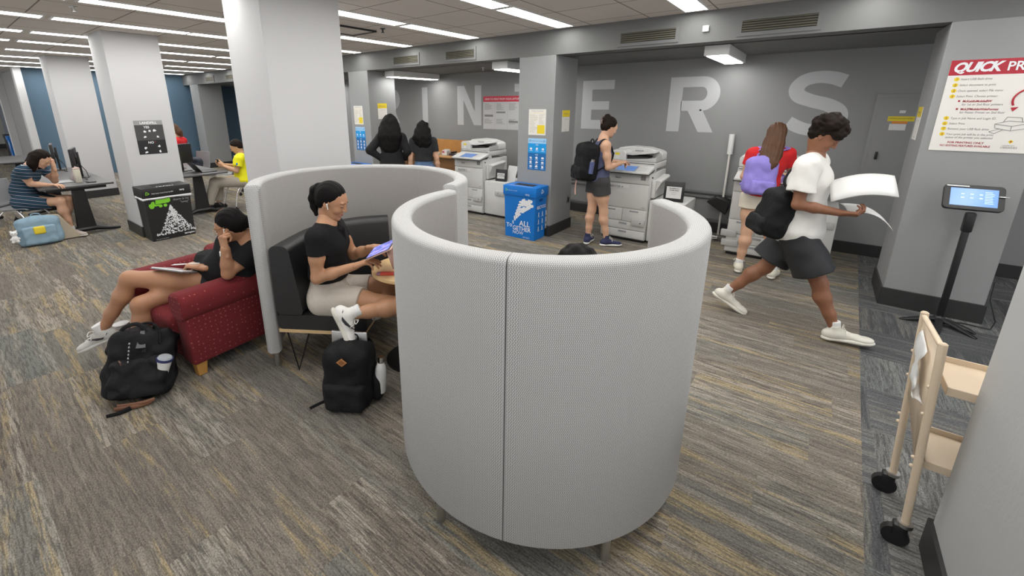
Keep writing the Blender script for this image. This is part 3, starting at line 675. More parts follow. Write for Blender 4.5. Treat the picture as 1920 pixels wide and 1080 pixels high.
# ================================================================ posters and signs
M_ygold = mat('poster gold', (.78, .6, .02), .5); M_pblue = mat('poster blue', (.0, .14, .42), .5); M_psky = mat('poster sky', (.0, .3, .72), .5); M_prd = mat('poster red', (.55, .04, .07), .5)
M_cream = mat('poster cream', (.76, .74, .70), .5); M_tgrey = mat('text grey', (.22, .22, .22), .6); M_tred = mat('text red', (.35, .02, .03), .6)
def sheet(name, lab, cat, o, u, v, w_, h_, m, grp=None, th=.003):
    o, u, v = Vector(o), Vector(u), Vector(v); n = u.cross(v)
    t = thing(name, lab, cat, o, group=grp)
    MB().prism([(0, 0), (w_, 0), (w_, h_), (0, h_)], o, u, v, n*th).build('paper_sheet', m, t, smooth=0)
    def R(a0, b0, a1, b1, mm, nm='printed_block', e=.0008, poly=None):
        P = poly or [(a0, b0), (a1, b0), (a1, b1), (a0, b1)]
        return MB().add([o+u*a+v*b+n*(th+e) for a, b in P], [tuple(range(len(P)))]).build(nm, mm, t, smooth=0, fix=False)
    def Tx(s, size, mm, a, b, **k): return text(s, size, mm, t, o+u*a+v*b+n*(th+.001), u, v, **k)
    return t, R, Tx
def small_text_block(mbx, o, u, v, n, a0, b0, a1, b1, rows, rnd, fill=.8):
    h = (b1-b0)/rows
    for i in range(rows):
        y = b1-(i+.5)*h; L = a0+(a1-a0)*rnd.uniform(fill*.6, 1); x = a0
        while x < L:
            wl = rnd.uniform(.006, .02); e = min(x+wl, L); mbx.add([o+u*x+v*(y-h*.22)+n, o+u*e+v*(y-h*.22)+n, o+u*e+v*(y+h*.22)+n, o+u*x+v*(y+h*.22)+n], [(0, 1, 2, 3)]); x = e+.005
def printing_notice(o, u, v, lab):      # white page with a yellow square: guest printing
    t, R, Tx = sheet('wall_notice', lab, 'notice', o, u, v, .27, .345, M_cream, 'white and yellow printing notices')
    Tx('Printing at the Library', .021, M_tgrey, .135, .315, align='CENTER'); R(.02, .296, .25, .299, M_ygold, 'gold_rule')
    mb = MB(); rnd = random.Random(4); o, u, v = Vector(o), Vector(u), Vector(v); small_text_block(mb, o, u, v, u.cross(v)*.004, .02, .03, .15, .28, 16, rnd); small_text_block(mb, o, u, v, u.cross(v)*.004, .165, .15, .25, .28, 8, rnd); mb.build('small_print', mat('pale print', (.52, .47, .33), .6), t, smooth=0, fix=False)
    R(.14, .02, .255, .135, M_ygold, 'yellow_square')
def recycle_chart(o, u, v, lab):
    t, R, Tx = sheet('recycling_poster', lab, 'poster', o, u, v, .29, .44, M_pblue, 'blue recycling posters')
    R(0, .37, .29, .44, M_lblue, 'header_band'); R(0, .24, .29, .37, M_psky, 'yes_band'); Tx('YES', .03, M_pwhite, .145, .34, align='CENTER'); Tx('NO', .03, M_pwhite, .145, .205, align='CENTER'); Tx('MIXED RECYCLING', .022, M_pblue, .145, .395, align='CENTER')
    mb = MB(); rnd = random.Random(9); o, u, v = Vector(o), Vector(u), Vector(v); n = u.cross(v)*.0045
    for zz in (.275, .15, .09, .03):
        for xx in (.05, .145, .24):
            pts = [(xx+math.cos(k*PI/4)*rnd.uniform(.014, .028), zz+.02+math.sin(k*PI/4)*rnd.uniform(.012, .022)) for k in range(8)]
            mb.add([o+u*a+v*b+n for a, b in pts], [tuple(range(8))]); mb.add([o+u*(xx+dx)+v*(zz+dz)+n for dx, dz in ((-.025, -.01), (.025, -.01), (.025, -.005), (-.025, -.005))], [(0, 1, 2, 3)])
    mb.build('item_icons', M_pwhite, t, smooth=0, fix=False)
    for xx in (.03, .26): recycle_sym(MB(), o+u*xx+v*.405+n, u, v, .014).build('recycle_symbol', M_pblue, t, smooth=0, fix=False)
def wifi_notice(o, u, v, lab, w_=.22):
    t, R, Tx = sheet('wall_notice', lab, 'notice', o, u, v, w_, .29, M_cream, 'white notices with a yellow top')
    R(0, .20, w_, .29, M_ygold, 'yellow_band'); Tx('Mobile print', .028, M_tgrey, w_/2, .235, align='CENTER'); Tx('Scan to print from phone', .012, M_tgrey, w_/2, .165, align='CENTER'); Tx('library printing', .014, M_tgrey, w_/2, .02, align='CENTER')
yc = FY-.0005
printing_notice((-3.235, yc, 1.42), X_, Z_, 'white and yellow printing notice on the column over the blue bin')
recycle_chart((-3.235, yc, .935), X_, Z_, 'blue YES and NO recycling poster on the column over the blue bin')
wifi_notice((-2.85+.0005, 5.46, 1.46), Y_, Z_, 'yellow topped notice on the side of the column beside the backpack woman')
printing_notice((-7.20, yc, 1.475), X_, Z_, 'white and yellow printing notice on the column left of the two black haired women')
recycle_chart((-7.19, yc, .985), X_, Z_, 'blue recycling poster on the column left of the two black haired women')
wifi_notice((-6.72+.0005, 5.41, 1.575), Y_, Z_, 'yellow topped notice on the column side behind the long haired woman in black')
wifi_notice((.68-.0005, 5.74, 1.50), -Y_, Z_, 'narrow notice with yellow top on the shaded side of the kiosk column')
# landfill chart on the white column (+X face)
t, R, Tx = sheet('landfill_poster', 'dark grey LANDFILL poster with YES and NO icons on the white column', 'poster', (-7.42+.0005, 1.79, 1.165), Y_, Z_, .33, .46, M_binblack)
R(0, .40, .33, .46, mat('poster silver', (.3, .3, .3), .5), 'header_band'); R(0, .19, .33, .40, mat('poster charcoal', (.055, .055, .055), .5), 'yes_band')
Tx('LANDFILL', .045, M_pwhite, .165, .413, align='CENTER', bold=.0012); Tx('YES', .042, M_pwhite, .135, .355, align='CENTER', bold=.001); Tx('NO', .042, M_pwhite, .155, .145, align='CENTER', bold=.001); Tx("!", .042, M_pred, .20, .145); 
rnd = random.Random(6)
for (a, b) in ((.13, .31), (.20, .315), (.27, .32), (.12, .235), (.30, .235), (.10, .085), (.30, .10), (.10, .025), (.30, .03)):
    pts = [(a+math.cos(k*PI/4)*rnd.uniform(.010, .030), b+math.sin(k*PI/4)*rnd.uniform(.008, .022)) for k in range(8)]
    MB().add([(-7.42+.0045, 1.79+x*.82, 1.165+z) for x, z in pts], [tuple(range(8))]).build('item_icon', M_pwhite, t, smooth=0, fix=False)
# red headed notice board on the back wall
t, R, Tx = sheet('instruction_poster', 'white instruction poster with a red heading on the wall between N and T', 'poster', (-5.33, BW-.0005, 1.375), X_, Z_, .885, .62, mat('poster grey white', (.55, .55, .55), .5))
R(0, .515, .885, .62, M_prd, 'red_heading'); Tx('HOW TO PRINT FROM YOUR LAPTOP', .046, M_pwhite, .44, .55, align='CENTER')
mb = MB(); rnd = random.Random(8); o = Vector((-5.33, BW-.0045, 1.375))
for cI in range(3):
    a0 = .03+cI*.29; small_text_block(mb, o, X_, Z_, Vector(), a0, .36, a0+.19, .49, 7, rnd); small_text_block(mb, o, X_, Z_, Vector(), a0, .10, a0+.22, .20, 5, rnd)
mb.build('small_print', M_tgrey, t, smooth=0, fix=False)
for cI, (b0, b1) in enumerate(((.235, .275), (.305, .335), (.13, .165))): R(.03+cI*.29, b0, .24+cI*.29, b1, M_tgrey, 'screenshot_block')
for cI in range(2): R(.285+cI*.29, .02, .287+cI*.29, .5, M_tgrey, 'column_rule')
# QUICK PRINT board
t, R, Tx = sheet('quick_print_board', 'large white board headed QUICK PRINT on the kiosk column', 'sign board', (.735, FY-.0005, 1.44), X_, Z_, .56, .71, M_cream, th=.006)
M_hred = mat('header red', (.42, .012, .03), .4)
R(0, .595, .56, .71, M_hred, 'red_header'); text('QUICK', .098, M_pwhite, t, (.752, FY-.0085, 2.062), X_, Z_, shear=.3, bold=.004, sx=.88, space=.9); text('PRINT', .092, M_pwhite, t, (1.04, FY-.0085, 2.062), X_, Z_, bold=.0015, sx=.88)
lines = [('1', 'Insert USB flash drive', .565), ('2', 'Select document to print', .520), ('3', 'Once opened, select File menu', .476), ('4', 'Select Print. Choose printer:', .433), ('', 'McKeldinMobileBW', .395), ('', 'for 1st or 2nd floor printers', .370), ('', 'Mck2FMobileWideFormat', .333), ('', 'for Poster Printer on 2nd floor', .308), ('5', 'Type in Job Name and Login ID.', .262), ('6', 'Select Print.', .220), ('7', 'Remove your USB flash drive.', .178), ('8', 'Your print job will be in the print', .135), ('', 'queue of the printer you selected', .110)]
for nmb, s_, zz in lines:
    ind = .098 if nmb or zz < .12 else .14; red = 'Mobile' in s_ or 'MckM' in s_
    Tx(s_, .0235, M_tred if ('Mobile' in s_) else M_tgrey, ind-.02, zz-.008, shear=.15, bold=.0006 if 'Mobile' in s_ else 0., sx=.82)
    if nmb:
        c = (.745+.045, FY-.0075, 1.44+zz); MB().add([(c[0]+math.cos(k*PI/8)*.0155, c[1], c[2]+math.sin(k*PI/8)*.0155) for k in range(16)], [tuple(range(16))]).build('number_disc', M_ygold, t, smooth=0, fix=False)
        Tx(nmb, .023, M_tred, .0555, zz-.008, align='CENTER', ext=.0018)
    elif 'Mobile' in s_: R(.095, zz-.006, .107, zz+.008, M_tred, 'bullet')
Tx('FOR PRINTING ONLY', .021, M_tred, .20, .062, align='CENTER', bold=.0005); Tx('NO EDITING FEATURES AVAILABLE', .021, M_tred, .20, .036, align='CENTER', bold=.0005, sx=.85); Tx('UNIVERSITY', .012, M_tgrey, .40, .052); Tx('LIBRARIES', .02, M_tgrey, .395, .034)
R(0, 0, 0, 0, M_ygold, 'emblem', poly=[(.44, .072), (.455, .087), (.44, .102), (.425, .087)]); R(0, 0, 0, 0, M_tred, 'emblem_cross', e=.0012, poly=[(.44, .08), (.447, .087), (.44, .094), (.433, .087)])
MB().tube([(.735+.47+.085*math.cos(a), FY-.0085, 1.44+.40+.085*math.sin(a)) for a in [PI*.45+PI*.7*i/16 for i in range(17)]], .0065, 6).build('curved_arrow', M_hred, t)
R(0, 0, 0, 0, M_hred, 'arrow_head', poly=[(.385, .345), (.425, .35), (.40, .315)], e=.003)
mb = MB(); O = Vector((.735, FY-.0085, 1.44))
def ln(a, b, c, d, r=.0016): mb.tube([O+X_*a+Z_*b, O+X_*c+Z_*d], r, 4)
for q in ((.33, .22, .40, .245), (.40, .245, .50, .235), (.33, .22, .335, .19), (.335, .19, .42, .17), (.42, .17, .53, .20), (.42, .17, .42, .205), (.42, .205, .33, .22), (.42, .205, .53, .235), (.37, .235, .385, .275), (.385, .275, .46, .27), (.46, .27, .47, .235), (.31, .16, .36, .185), (.31, .16, .34, .145), (.34, .145, .38, .18), (.43, .50, .43, .565), (.43, .565, .54, .57), (.43, .50, .54, .50), (.445, .505, .445, .56)): ln(*q)
mb.build('printer_line_drawing', M_tgrey, t)

# ================================================================ tablet kiosk
t = thing('tablet_kiosk', 'black floor stand with a lit blue tablet in front of the grey column', 'kiosk', (1.04, 5.01, 0))
kb = Vector((1.04, 5.0, 0))
mb = MB(); mb.lathe([(0, .0), (.045, 0), (.045, .035), (.03, .05), (.022, .06), (0, .06)], kb+Z_*.02, 20); mb.build('base_hub', M_black, t)
for a in (-20, 200, 262, 318):
    d = Vector((math.cos(math.radians(a)), math.sin(math.radians(a)), 0)); L = .20 if a in (-20,) else .26
    if a == -20: L = .22
    mb = MB(); P = [kb+d*x+Z_*z for x, z in ((.02, .05), (.10, .042), (.19, .022), (L, .006))]; mb.tube(P, [.018, .016, .014, .008], 8, flat=1.5, up=(-d.y, d.x, 0)); mb.build('foot', M_black, t)
MB().box(kb+Vector((-.021, -.021, .06)), kb+Vector((.021, .021, .90)), bev=.008).build('pole', M_black, t)
MB().box(kb+Vector((-.03, -.03, .82)), kb+Vector((.03, .03, .98)), bev=.012).build('pole_collar', M_black, t)
KM = Matrix.Translation(Vector((1.022, 4.99, 1.095))) @ Matrix.Rotation(math.radians(3), 4, 'Z') @ Matrix.Rotation(math.radians(-28), 4, 'X')
MB().prism(rrect(.335, .205, .03, 5), KM @ Vector((0, .012, 0)), KM.to_3x3() @ X_, KM.to_3x3() @ Z_, KM.to_3x3() @ Vector((0, -.03, 0))).build('tablet_case', M_black, t, bevel=.004)
M_screen = mat('kiosk screen', (.05, .1, .2), .2, emit=(.12, .25, .55), es=1.1)
MB().prism([(-.13, -.072), (.13, -.072), (.13, .072), (-.13, .072)], KM @ Vector((0, -.0185, 0)), KM.to_3x3() @ X_, KM.to_3x3() @ Z_, KM.to_3x3() @ Vector((0, -.001, 0))).build('tablet_screen', M_screen, t, smooth=0)
M_ui = mat('screen text', (.3, .4, .6), .4, emit=(.35, .5, .8), es=1.)
mb = MB(); rnd = random.Random(1)
for k in range(3): 
    for i in range(2): a = -.07+k*.05; mb.prism([(a, .02-i*.03), (a+.018, .02-i*.03), (a+.018, .03-i*.03), (a, .03-i*.03)], KM @ Vector((0, -.0196, 0)), KM.to_3x3() @ X_, KM.to_3x3() @ Z_, KM.to_3x3() @ Vector((0, -.0004, 0)))
for i in range(8): mb.prism([(.06, .045-i*.013), (.06+rnd.uniform(.03, .06), .045-i*.013), (.10, .050-i*.013), (.06, .050-i*.013)], KM @ Vector((0, -.0196, 0)), KM.to_3x3() @ X_, KM.to_3x3() @ Z_, KM.to_3x3() @ Vector((0, -.0004, 0)))
mb.build('screen_content', M_ui, t, smooth=0)
MB().box((-.155, -.026, .082), (-.03, -.019, .092), M=KM).build('case_label', M_paper, t); MB().box((.13, -.032, .012), (.185, -.024, .02), bev=.003, M=KM).build('card_reader', M_metal, t)
tag(MB().tube([(1.07, 5.06, .012), (1.2, 5.12, .01), (1.36, 5.10, .012), (1.40, 5.2, .05), (1.36, 5.3, .2), (1.365, 5.35, .35)], .005, 6).build('power_cable', M_black), 'thin black power cable trailing from the kiosk round the column', 'cable')

# ================================================================ book cart
M_tan = mat('cart cream enamel', (.66, .54, .40), .45, noise=.06, nscale=9)
cart = thing('book_cart', 'cream metal book cart with torn paper sign and black casters behind the near column', 'book cart', (.8, 2.35, 0))
pn, pf = Vector((.535, 2.188, 0)), Vector((.525, 2.505, 0)); cw = 1.0; lean = Vector((-.045, .02, 0))
def post(p):
    q_ = p+(lean if p.x < 1 else Vector())
    MB().cyl(p+Z_*.115, q_+Z_*.93, .0140, n=16).cyl(q_+Z_*.928, q_+Z_*.934, .014, .010, n=16).build('post', M_tan, cart)
    c = MB().cyl(p+Z_*.105, p+Z_*.122, .026, n=18).build('caster_collar', M_metal, cart)
    k = MB(); k.cyl(p+Vector((-.02, -.014, .045)), p+Vector((-.02, .014, .045)), .045, n=20); k.box(p+Vector((-.035, -.022, .05)), p+Vector((.012, .022, .108)), bev=.008); k.build('caster', M_black, cart)
for p in (pn, pf, pn+X_*cw+Y_*.05, pf+X_*cw): post(p)
mb = MB(); mb.add([pn+lean*.97+Z_*.90, pf+lean*.97+Z_*.90, pf+lean*.6+Z_*.55, pf+lean*.5-Y_*.06+Z_*.52, pn+lean*.4+Y_*.05+Z_*.40, pn+lean*.35+Z_*.36], [(0, 1, 2, 3, 4, 5)]); o = mb.build('end_panel', M_tan, cart); sdf = o.modifiers.new('s', 'SOLIDIFY'); sdf.thickness = .004
MB().cyl(pn+lean+Z_*.915, pf+lean+Z_*.915, .010, n=10).build('top_bar', M_tan, cart)
for z in (.745, .40):
    s_ = MB(); s_.box((.54, 2.235, z), (1.5, 2.475, z+.006)); s_.box((.54, 2.232, z-.03), (1.5, 2.238, z+.006)); s_.box((.54, 2.472, z-.03), (1.5, 2.478, z+.03)); s_.box((.54, 2.232, z-.03), (.548, 2.478, z+.006)); s_.build('shelf', M_tan, cart, bevel=.002)
mb = MB()
for p in (pn, pf):
    for z in (.74, .62, .42, .38): mb.ell(p+lean*z+Vector((-.012, .012, z)), (.008, .008, .008), n=10)
mb.build('bolt', M_tan, cart)
pp = cr([(.475, 2.38, .86), (.470, 2.38, .78), (.458, 2.372, .71), (.475, 2.365, .66), (.492, 2.35, .645)], 5); vs, fs = [], []
for i, q in enumerate(pp):
    wd = .075-.03*(i/len(pp)) + .01*math.sin(i*1.3)
    for k in range(5): a = (k/4-.5)*2; vs.append((q.x-.012*abs(a)*math.sin(i*.5), q.y+a*wd-(.03*(i/len(pp))), q.z+.015*a))
for i in range(len(pp)-1):
    for k in range(4): fs.append((i*5+k, i*5+k+1, i*5+k+6, i*5+k+5))
o = MB().add(vs, fs).build('torn_paper', M_paper, cart); sdf = o.modifiers.new('s', 'SOLIDIFY'); sdf.thickness = .001
text('MICROFORM', .026, M_ink, cart, (.4665, 2.44, .83), (0, -.55, -.8), (0, .8, -.55)) ; text('SHELVES', .030, M_ink, cart, (.4555, 2.43, .745), (0, -.5, -.86), (0, .86, -.5))

# ================================================================ big office printers
M_pr = mat('printer off white', (.60, .60, .585), .42, noise=.02, nscale=5); M_pr2 = mat('printer light grey', (.47, .47, .46), .45); M_prd2 = mat('printer seam', (.09, .09, .09), .7); M_panel = mat('control panel grey', (.33, .34, .35), .35)
M_pscr = mat('printer screen', (.04, .08, .2), .25, emit=(.10, .20, .45), es=.6)
def printer(label, x0, yf, num, deck_h, deck_w, rz=0., screen=True, w=.62, d=.70, notch=False):
    """front face at local y=0, body to the back (+y); the side paper deck stands to the right"""
    t = thing('office_printer', label, 'printer', (x0, yf, 0), rz, group='white office printers'); A = WM[t.name]
    def B(name, m, *bx, bev=.008, lab=None, smooth=40):
        mb = MB()
        for lo, hi in bx: mb.box(lo, hi, bev=bev, M=A)
        return mb.build(name, m, t, label=lab)
    B('main_body', M_pr, ((0, .0, .035), (w, d, .95)), bev=.012)
    MB().box((.02, .02, .0), (w-.02, d-.02, .04), M=A).build('plinth', M_black, t)
    # drawers
    for z0, z1 in ((.05, .16), (.168, .275)): 
        dd = MB().box((.006, -.018, z0), (w-.006, .01, z1), bev=.006, M=A).build('paper_drawer', M_pr, t)
        MB().box((w*.42, -.022, z1-.04), (w*.60, -.0165, z1-.012), bev=.003, M=A).build('drawer_handle', M_panel, dd)
    for xa, xb in ((.006, w*.47), (w*.47+.004, w-.006)):
        dd = MB().box((xa, -.018, .283), (xb, .01, .455), bev=.006, M=A).build('paper_drawer', M_pr, t)
        MB().box((xa+(xb-xa)*.3, -.022, .418), (xa+(xb-xa)*.68, -.0165, .44), bev=.003, M=A).build('drawer_handle', M_panel, dd)
    MB().box((w*.70, -.05, .24), (w*.99, -.016, .33), bev=.008, M=A).build('drawer_lock_box', M_pr2, t)
    MB().cyl(A @ Vector((w*.90, -.05, .285)), A @ Vector((w*.90, -.054, .285)), .008).build('lock', M_black, t)
    MB().box((.004, -.016, .463), (w-.004, .01, .80), bev=.008, M=A).build('front_door', M_pr, t)
    MB().box((.004, -.02, .806), (w-.004, .01, .945), bev=.01, M=A).build('toner_cover', M_pr, t)
    u, v = A.to_3x3() @ X_, Z_
    text('Canon', .03, mat('logo grey', (.12, .12, .13), .5), t, A @ Vector((w*.26, -.021, .865)), u, v, bold=.0012)
    MB().box((.07, -.0185, .715), (.36, -.0155, .782), bev=.001, M=A).build('name_label', M_paper, t)
    text(f'PRINTER {num}', .045, M_tgrey, t, A @ Vector((.08, -.0195, .735)), u, v, bold=.0008, sx=.95)
    MB().box((w-.115, -.023, .86), (w-.05, -.0195, .92), M=A).build('sticker', M_tgrey, t, smooth=0)
    MB().box((w-.075, -.018, .49), (w-.03, -.0155, .50), M=A).build('model_plate', M_panel, t)
    # output bay / control panel
    P = MB(); P.add([A @ Vector(q) for q in ((-.0, -.09, .945), (w-.0, -.09, .945), (w, .16, .985), (0, .16, .985), (0, -.09, .972), (w, -.09, .972), (w, .16, 1.035), (0, .16, 1.035))], [(3, 2, 1, 0), (4, 5, 6, 7), (0, 1, 5, 4), (1, 2, 6, 5), (2, 3, 7, 6), (3, 0, 4, 7)]); P.build('control_panel', M_pr, t, bevel=.008)
    MB().add([A @ Vector(q) for q in ((-.006, -.096, .937), (w+.006, -.096, .937), (w+.006, .15, .978), (-.006, .15, .978), (-.006, -.096, .948), (w+.006, -.096, .948), (w+.006, .15, .99), (-.006, .15, .99))], [(3, 2, 1, 0), (4, 5, 6, 7), (0, 1, 5, 4), (1, 2, 6, 5), (2, 3, 7, 6), (3, 0, 4, 7)]).build('panel_trim', M_black, t, bevel=.003)
    sl = .063/.25
    def PP(x, y, e=.001): return A @ Vector((x, y, .972+(y+.09)*sl+e))
    MB().add([PP(.17, -.065), PP(.42, -.065), PP(.42, .10), PP(.17, .10)], [(0, 1, 2, 3)]).build('touch_screen', M_pscr if screen else M_panel, t, smooth=0, fix=False)
    MB().add([PP(.15, -.078, .0005), (PP(.44, -.078, .0005)), PP(.44, .115, .0005), PP(.15, .115, .0005)], [(0, 1, 2, 3)]).build('screen_bezel', M_panel, t, smooth=0, fix=False)
    mb = MB()
    for i in range(3):
        for j in range(4): mb.add([PP(.46+i*.035, -.05+j*.035), PP(.482+i*.035, -.05+j*.035), PP(.482+i*.035, -.03+j*.035), PP(.46+i*.035, -.03+j*.035)], [(0, 1, 2, 3)])
    mb.build('key_pad', M_pr2, t, smooth=0, fix=False)
    # scanner and document feeder
    B('scanner_bed', M_pr, ((0, .15, .99), (w, d-.02, 1.075)), bev=.012)
    MB().box((.01, .14, 1.058), (w-.01, .165, 1.066), M=A).build('scanner_seam', M_prd2, t)
    prof = [(0, 1.08), (0, 1.20), (.03, 1.235), (.20, 1.255), (.42, 1.245), (w-.05, 1.21), (w-.01, 1.19), (w, 1.17), (w, 1.08)]
    mb = MB(); mb.prism([(a, z) for a, z in prof], A @ Vector((0, .42, 0)), u, Z_, A.to_3x3() @ Vector((0, d-.46, 0))); mb.build('feeder_back', M_pr, t, bevel=.01)
    mb = MB(); mb.prism([(0, 1.08), (0, 1.19), (.02, 1.215), (.17, 1.225), (.21, 1.19), (.22, 1.08)], A @ Vector((0, .165, 0)), u, Z_, A.to_3x3() @ Vector((0, .27, 0))); mb.build('feeder_head', M_pr, t, bevel=.01)
    mb = MB(); mb.prism([(.20, 1.08), (.20, 1.10), (w-.03, 1.13), (w, 1.16), (w, 1.08)], A @ Vector((0, .175, 0)), u, Z_, A.to_3x3() @ Vector((0, .26, 0))); mb.build('output_tray', M_pr2, t, bevel=.005)
    mb = MB(); mb.prism([(.18, 1.165), (.18, 1.178), (w-.04, 1.215), (w-.03, 1.20), (.3, 1.155)], A @ Vector((0, .19, 0)), u, Z_, A.to_3x3() @ Vector((0, .25, 0))); mb.build('document_tray', M_pr, t, bevel=.004)
    MB().box((.22, .21, 1.105), (.5, .42, 1.145), M=A).build('tray_shadow_gap', M_dark, t)
    MB().box((.30, .27, 1.205), (.40, .31, 1.222), bev=.004, M=A).build('paper_guide', M_panel, t)
    MB().box((w-.02, .12, .945), (w+.0, .24, 1.0), bev=.006, M=A).build('rear_shoulder', M_pr, t)
    st = MB().box((.07, .158, 1.10), (.13, .164, 1.185), M=A).build('qr_free_sticker', M_paper, t, smooth=0); st.name = 'instruction_sticker'
    MB().box((.07, .155, 1.155), (.13, .158, 1.185), M=A).build('sticker_band', M_yel, t, smooth=0)
    # right side: duplex unit and paper deck
    B('side_unit', M_pr, ((w, .07, deck_h+.02), (w+.055, d-.08, .86)), bev=.015)
    MB().add([A @ Vector(q) for q in ((w+.03, .10, .66), (w+.12, .10, .84), (w+.12, .50, .88), (w+.03, .50, .66), (w+.03, .10, .86), (w+.10, .10, .86), (w+.10, .50, .90), (w+.03, .50, .90))], [(0, 1, 2, 3), (4, 5, 6, 7), (0, 1, 5, 4), (1, 2, 6, 5), (2, 3, 7, 6), (3, 0, 4, 7)]).build('bypass_cover', M_pr, t, bevel=.008)
    MB().cyl(A @ Vector((w+.02, .035, .90)), A @ Vector((w+.02, .025, .90)), .01, n=10).build('side_button', M_black, t)
    if deck_w:
        B('paper_deck', M_pr, ((w+.012, .02, .04), (w+.012+deck_w, .60, deck_h)), bev=.012)
        MB().box((w+.03, .04, .01), (w+deck_w, .58, .045), M=A).build('deck_base', M_black, t)
        MB().box((w+deck_w*.55, .0, deck_h-.22), (w+deck_w*.98, .025, deck_h-.14), bev=.008, M=A).build('deck_lock_box', M_pr2, t)
        MB().cyl(A @ Vector((w+deck_w*.72, .001, deck_h-.18)), A @ Vector((w+deck_w*.72, -.004, deck_h-.18)), .007).build('lock', M_black, t)
        text('paper', .014, M_tgrey, t, A @ Vector((w+.1, .0185, deck_h-.05)), u, v)
    return t
printer('white office printer labelled PRINTER 3 left of the poster column', -4.97, 5.62, 3, .60, .43, screen=True)
printer('white office printer labelled PRINTER 4 used by the backpack woman', -2.28, 5.70, 4, .60, .44, screen=True)
p5 = printer('large white office printer used by the student with the lavender backpack', -.74, 5.93, 5, .70, .40, d=.68)
MB().box((-.78, 5.885, .12), (-.60, 5.935, .20), bev=.008).box((-.80, 5.885, .24), (-.63, 5.935, .32), bev=.008).build('lower_latch', M_pr2, p5)
def acrylic_sign(lab, c, rz, lines, w=.24, h=.26):
    t = thing('sign_holder', lab, 'sign', c, rz, group='black framed printer signs'); A = WM[t.name]
    R = Matrix.Rotation(math.radians(-8), 4, 'X'); A2 = A @ R
    MB().box((-w/2, -.012, 0), (w/2, .03, h), bev=.004, M=A2).build('frame', M_black, t)
    MB().box((-w/2+.03, -.014, .045), (w/2-.03, -.0115, h-.065), M=A2).build('paper_insert', M_paper, t, smooth=0)
    for i, s in enumerate(lines): text(s, .021 if i < 2 else .010, M_ink, t, A2 @ Vector((0, -.0148, h-.095-i*.024)), A2.to_3x3() @ X_, A2.to_3x3() @ Z_, align='CENTER', bold=.0006 if i < 2 else 0, sx=.85)
    return t
acrylic_sign('black framed small sign standing on the side deck of printer 4', (-1.385, 5.82, .60), .12, ['TRANSFER IN A', 'THUMB DRIVE', 'ask staff for help', 'library printing'])
acrylic_sign('black framed small sign with a paper behind it on the side deck of printer 3', (-4.08, 5.75, .60), .1, ['CAPTURE JOB', 'MAY OCCUR HERE', 'ask staff for help', 'library printing'], w=.2, h=.2)
t = tag(MB().add([(-4.02, 5.80, .6), (-3.86, 5.83, .6), (-3.84, 5.90, .85), (-4.0, 5.87, .86)], [(0, 1, 2, 3)]).build('loose_paper', M_paper, smooth=0), 'white sheet of paper leaning behind the small sign on printer 3', 'paper'); t.modifiers.new('s', 'SOLIDIFY').thickness = .002
# wooden carrel left of printer 3
M_wood = mat('honey oak', (.42, .20, .05), .45, noise=.22, nscale=10); M_wood2 = mat('dark oak', (.20, .095, .03), .5, noise=.2, nscale=10)
t = thing('study_carrel', 'honey oak standing carrel left of printer 3', 'desk', (-5.85, 6.3, 0))
MB().box((-6.75, 6.0, .86), (-5.08, 6.75, .89), bev=.004).build('worktop', mat('oak top', (.5, .27, .1), .4, noise=.15, nscale=8), t)
MB().box((-6.75, 6.72, .0), (-5.08, 6.75, 1.14), bev=.003).build('back_panel', M_wood, t); MB().box((-5.11, 6.0, 0), (-5.08, 6.72, .86), bev=.003).build('side_panel', M_wood, t); MB().box((-6.75, 6.0, 0), (-6.72, 6.72, .86), bev=.003).build('side_panel', M_wood, t)
MB().box((-6.72, 6.08, .0), (-5.11, 6.10, .86)).build('modesty_panel', M_wood2, t)
def smallbox(name, lab, cat, lo, hi, m, lid=None):
    o = MB().box(lo, hi, bev=.004).build(name, m); return tag(o, lab, cat)
t = thing('scrap_paper_holder', 'clear scrap paper holder full of slips on the carrel', 'paper holder', (-5.72, 6.2, .89)); MB().box((-5.79, 6.15, .89), (-5.65, 6.25, .90)).box((-5.79, 6.24, .89), (-5.65, 6.25, 1.0)).box((-5.79, 6.15, .89), (-5.785, 6.25, .96)).box((-5.655, 6.15, .89), (-5.65, 6.25, .96)).build('holder', M_pr2, t); MB().box((-5.78, 6.16, .90), (-5.66, 6.238, .985)).build('paper_slips', M_paper, t); MB().box((-5.775, 6.158, .93), (-5.72, 6.16, .97)).build('red_label', mat('pink label', (.5, .1, .12), .5), t)
smallbox('tape_dispenser', 'white tape dispenser on the left side of the carrel', 'dispenser', (-6.05, 6.12, .89), (-5.86, 6.2, .93), M_paper)
t = thing('desk_phone', 'black desk phone beside the scrap paper holder on the carrel', 'phone', (-5.5, 6.25, .89)); MB().box((-5.60, 6.15, .89), (-5.40, 6.36, .93), bev=.01).build('phone_base', M_black, t); MB().box((-5.58, 6.17, .935), (-5.54, 6.34, .965), bev=.012).build('handset', M_black, t); MB().box((-5.50, 6.2, .932), (-5.42, 6.3, .936)).build('keypad', M_pr2, t)
smallbox('card_reader', 'small black card terminal standing on the carrel next to printer 3', 'card reader', (-5.36, 6.25, .89), (-5.26, 6.33, 1.10), M_black)
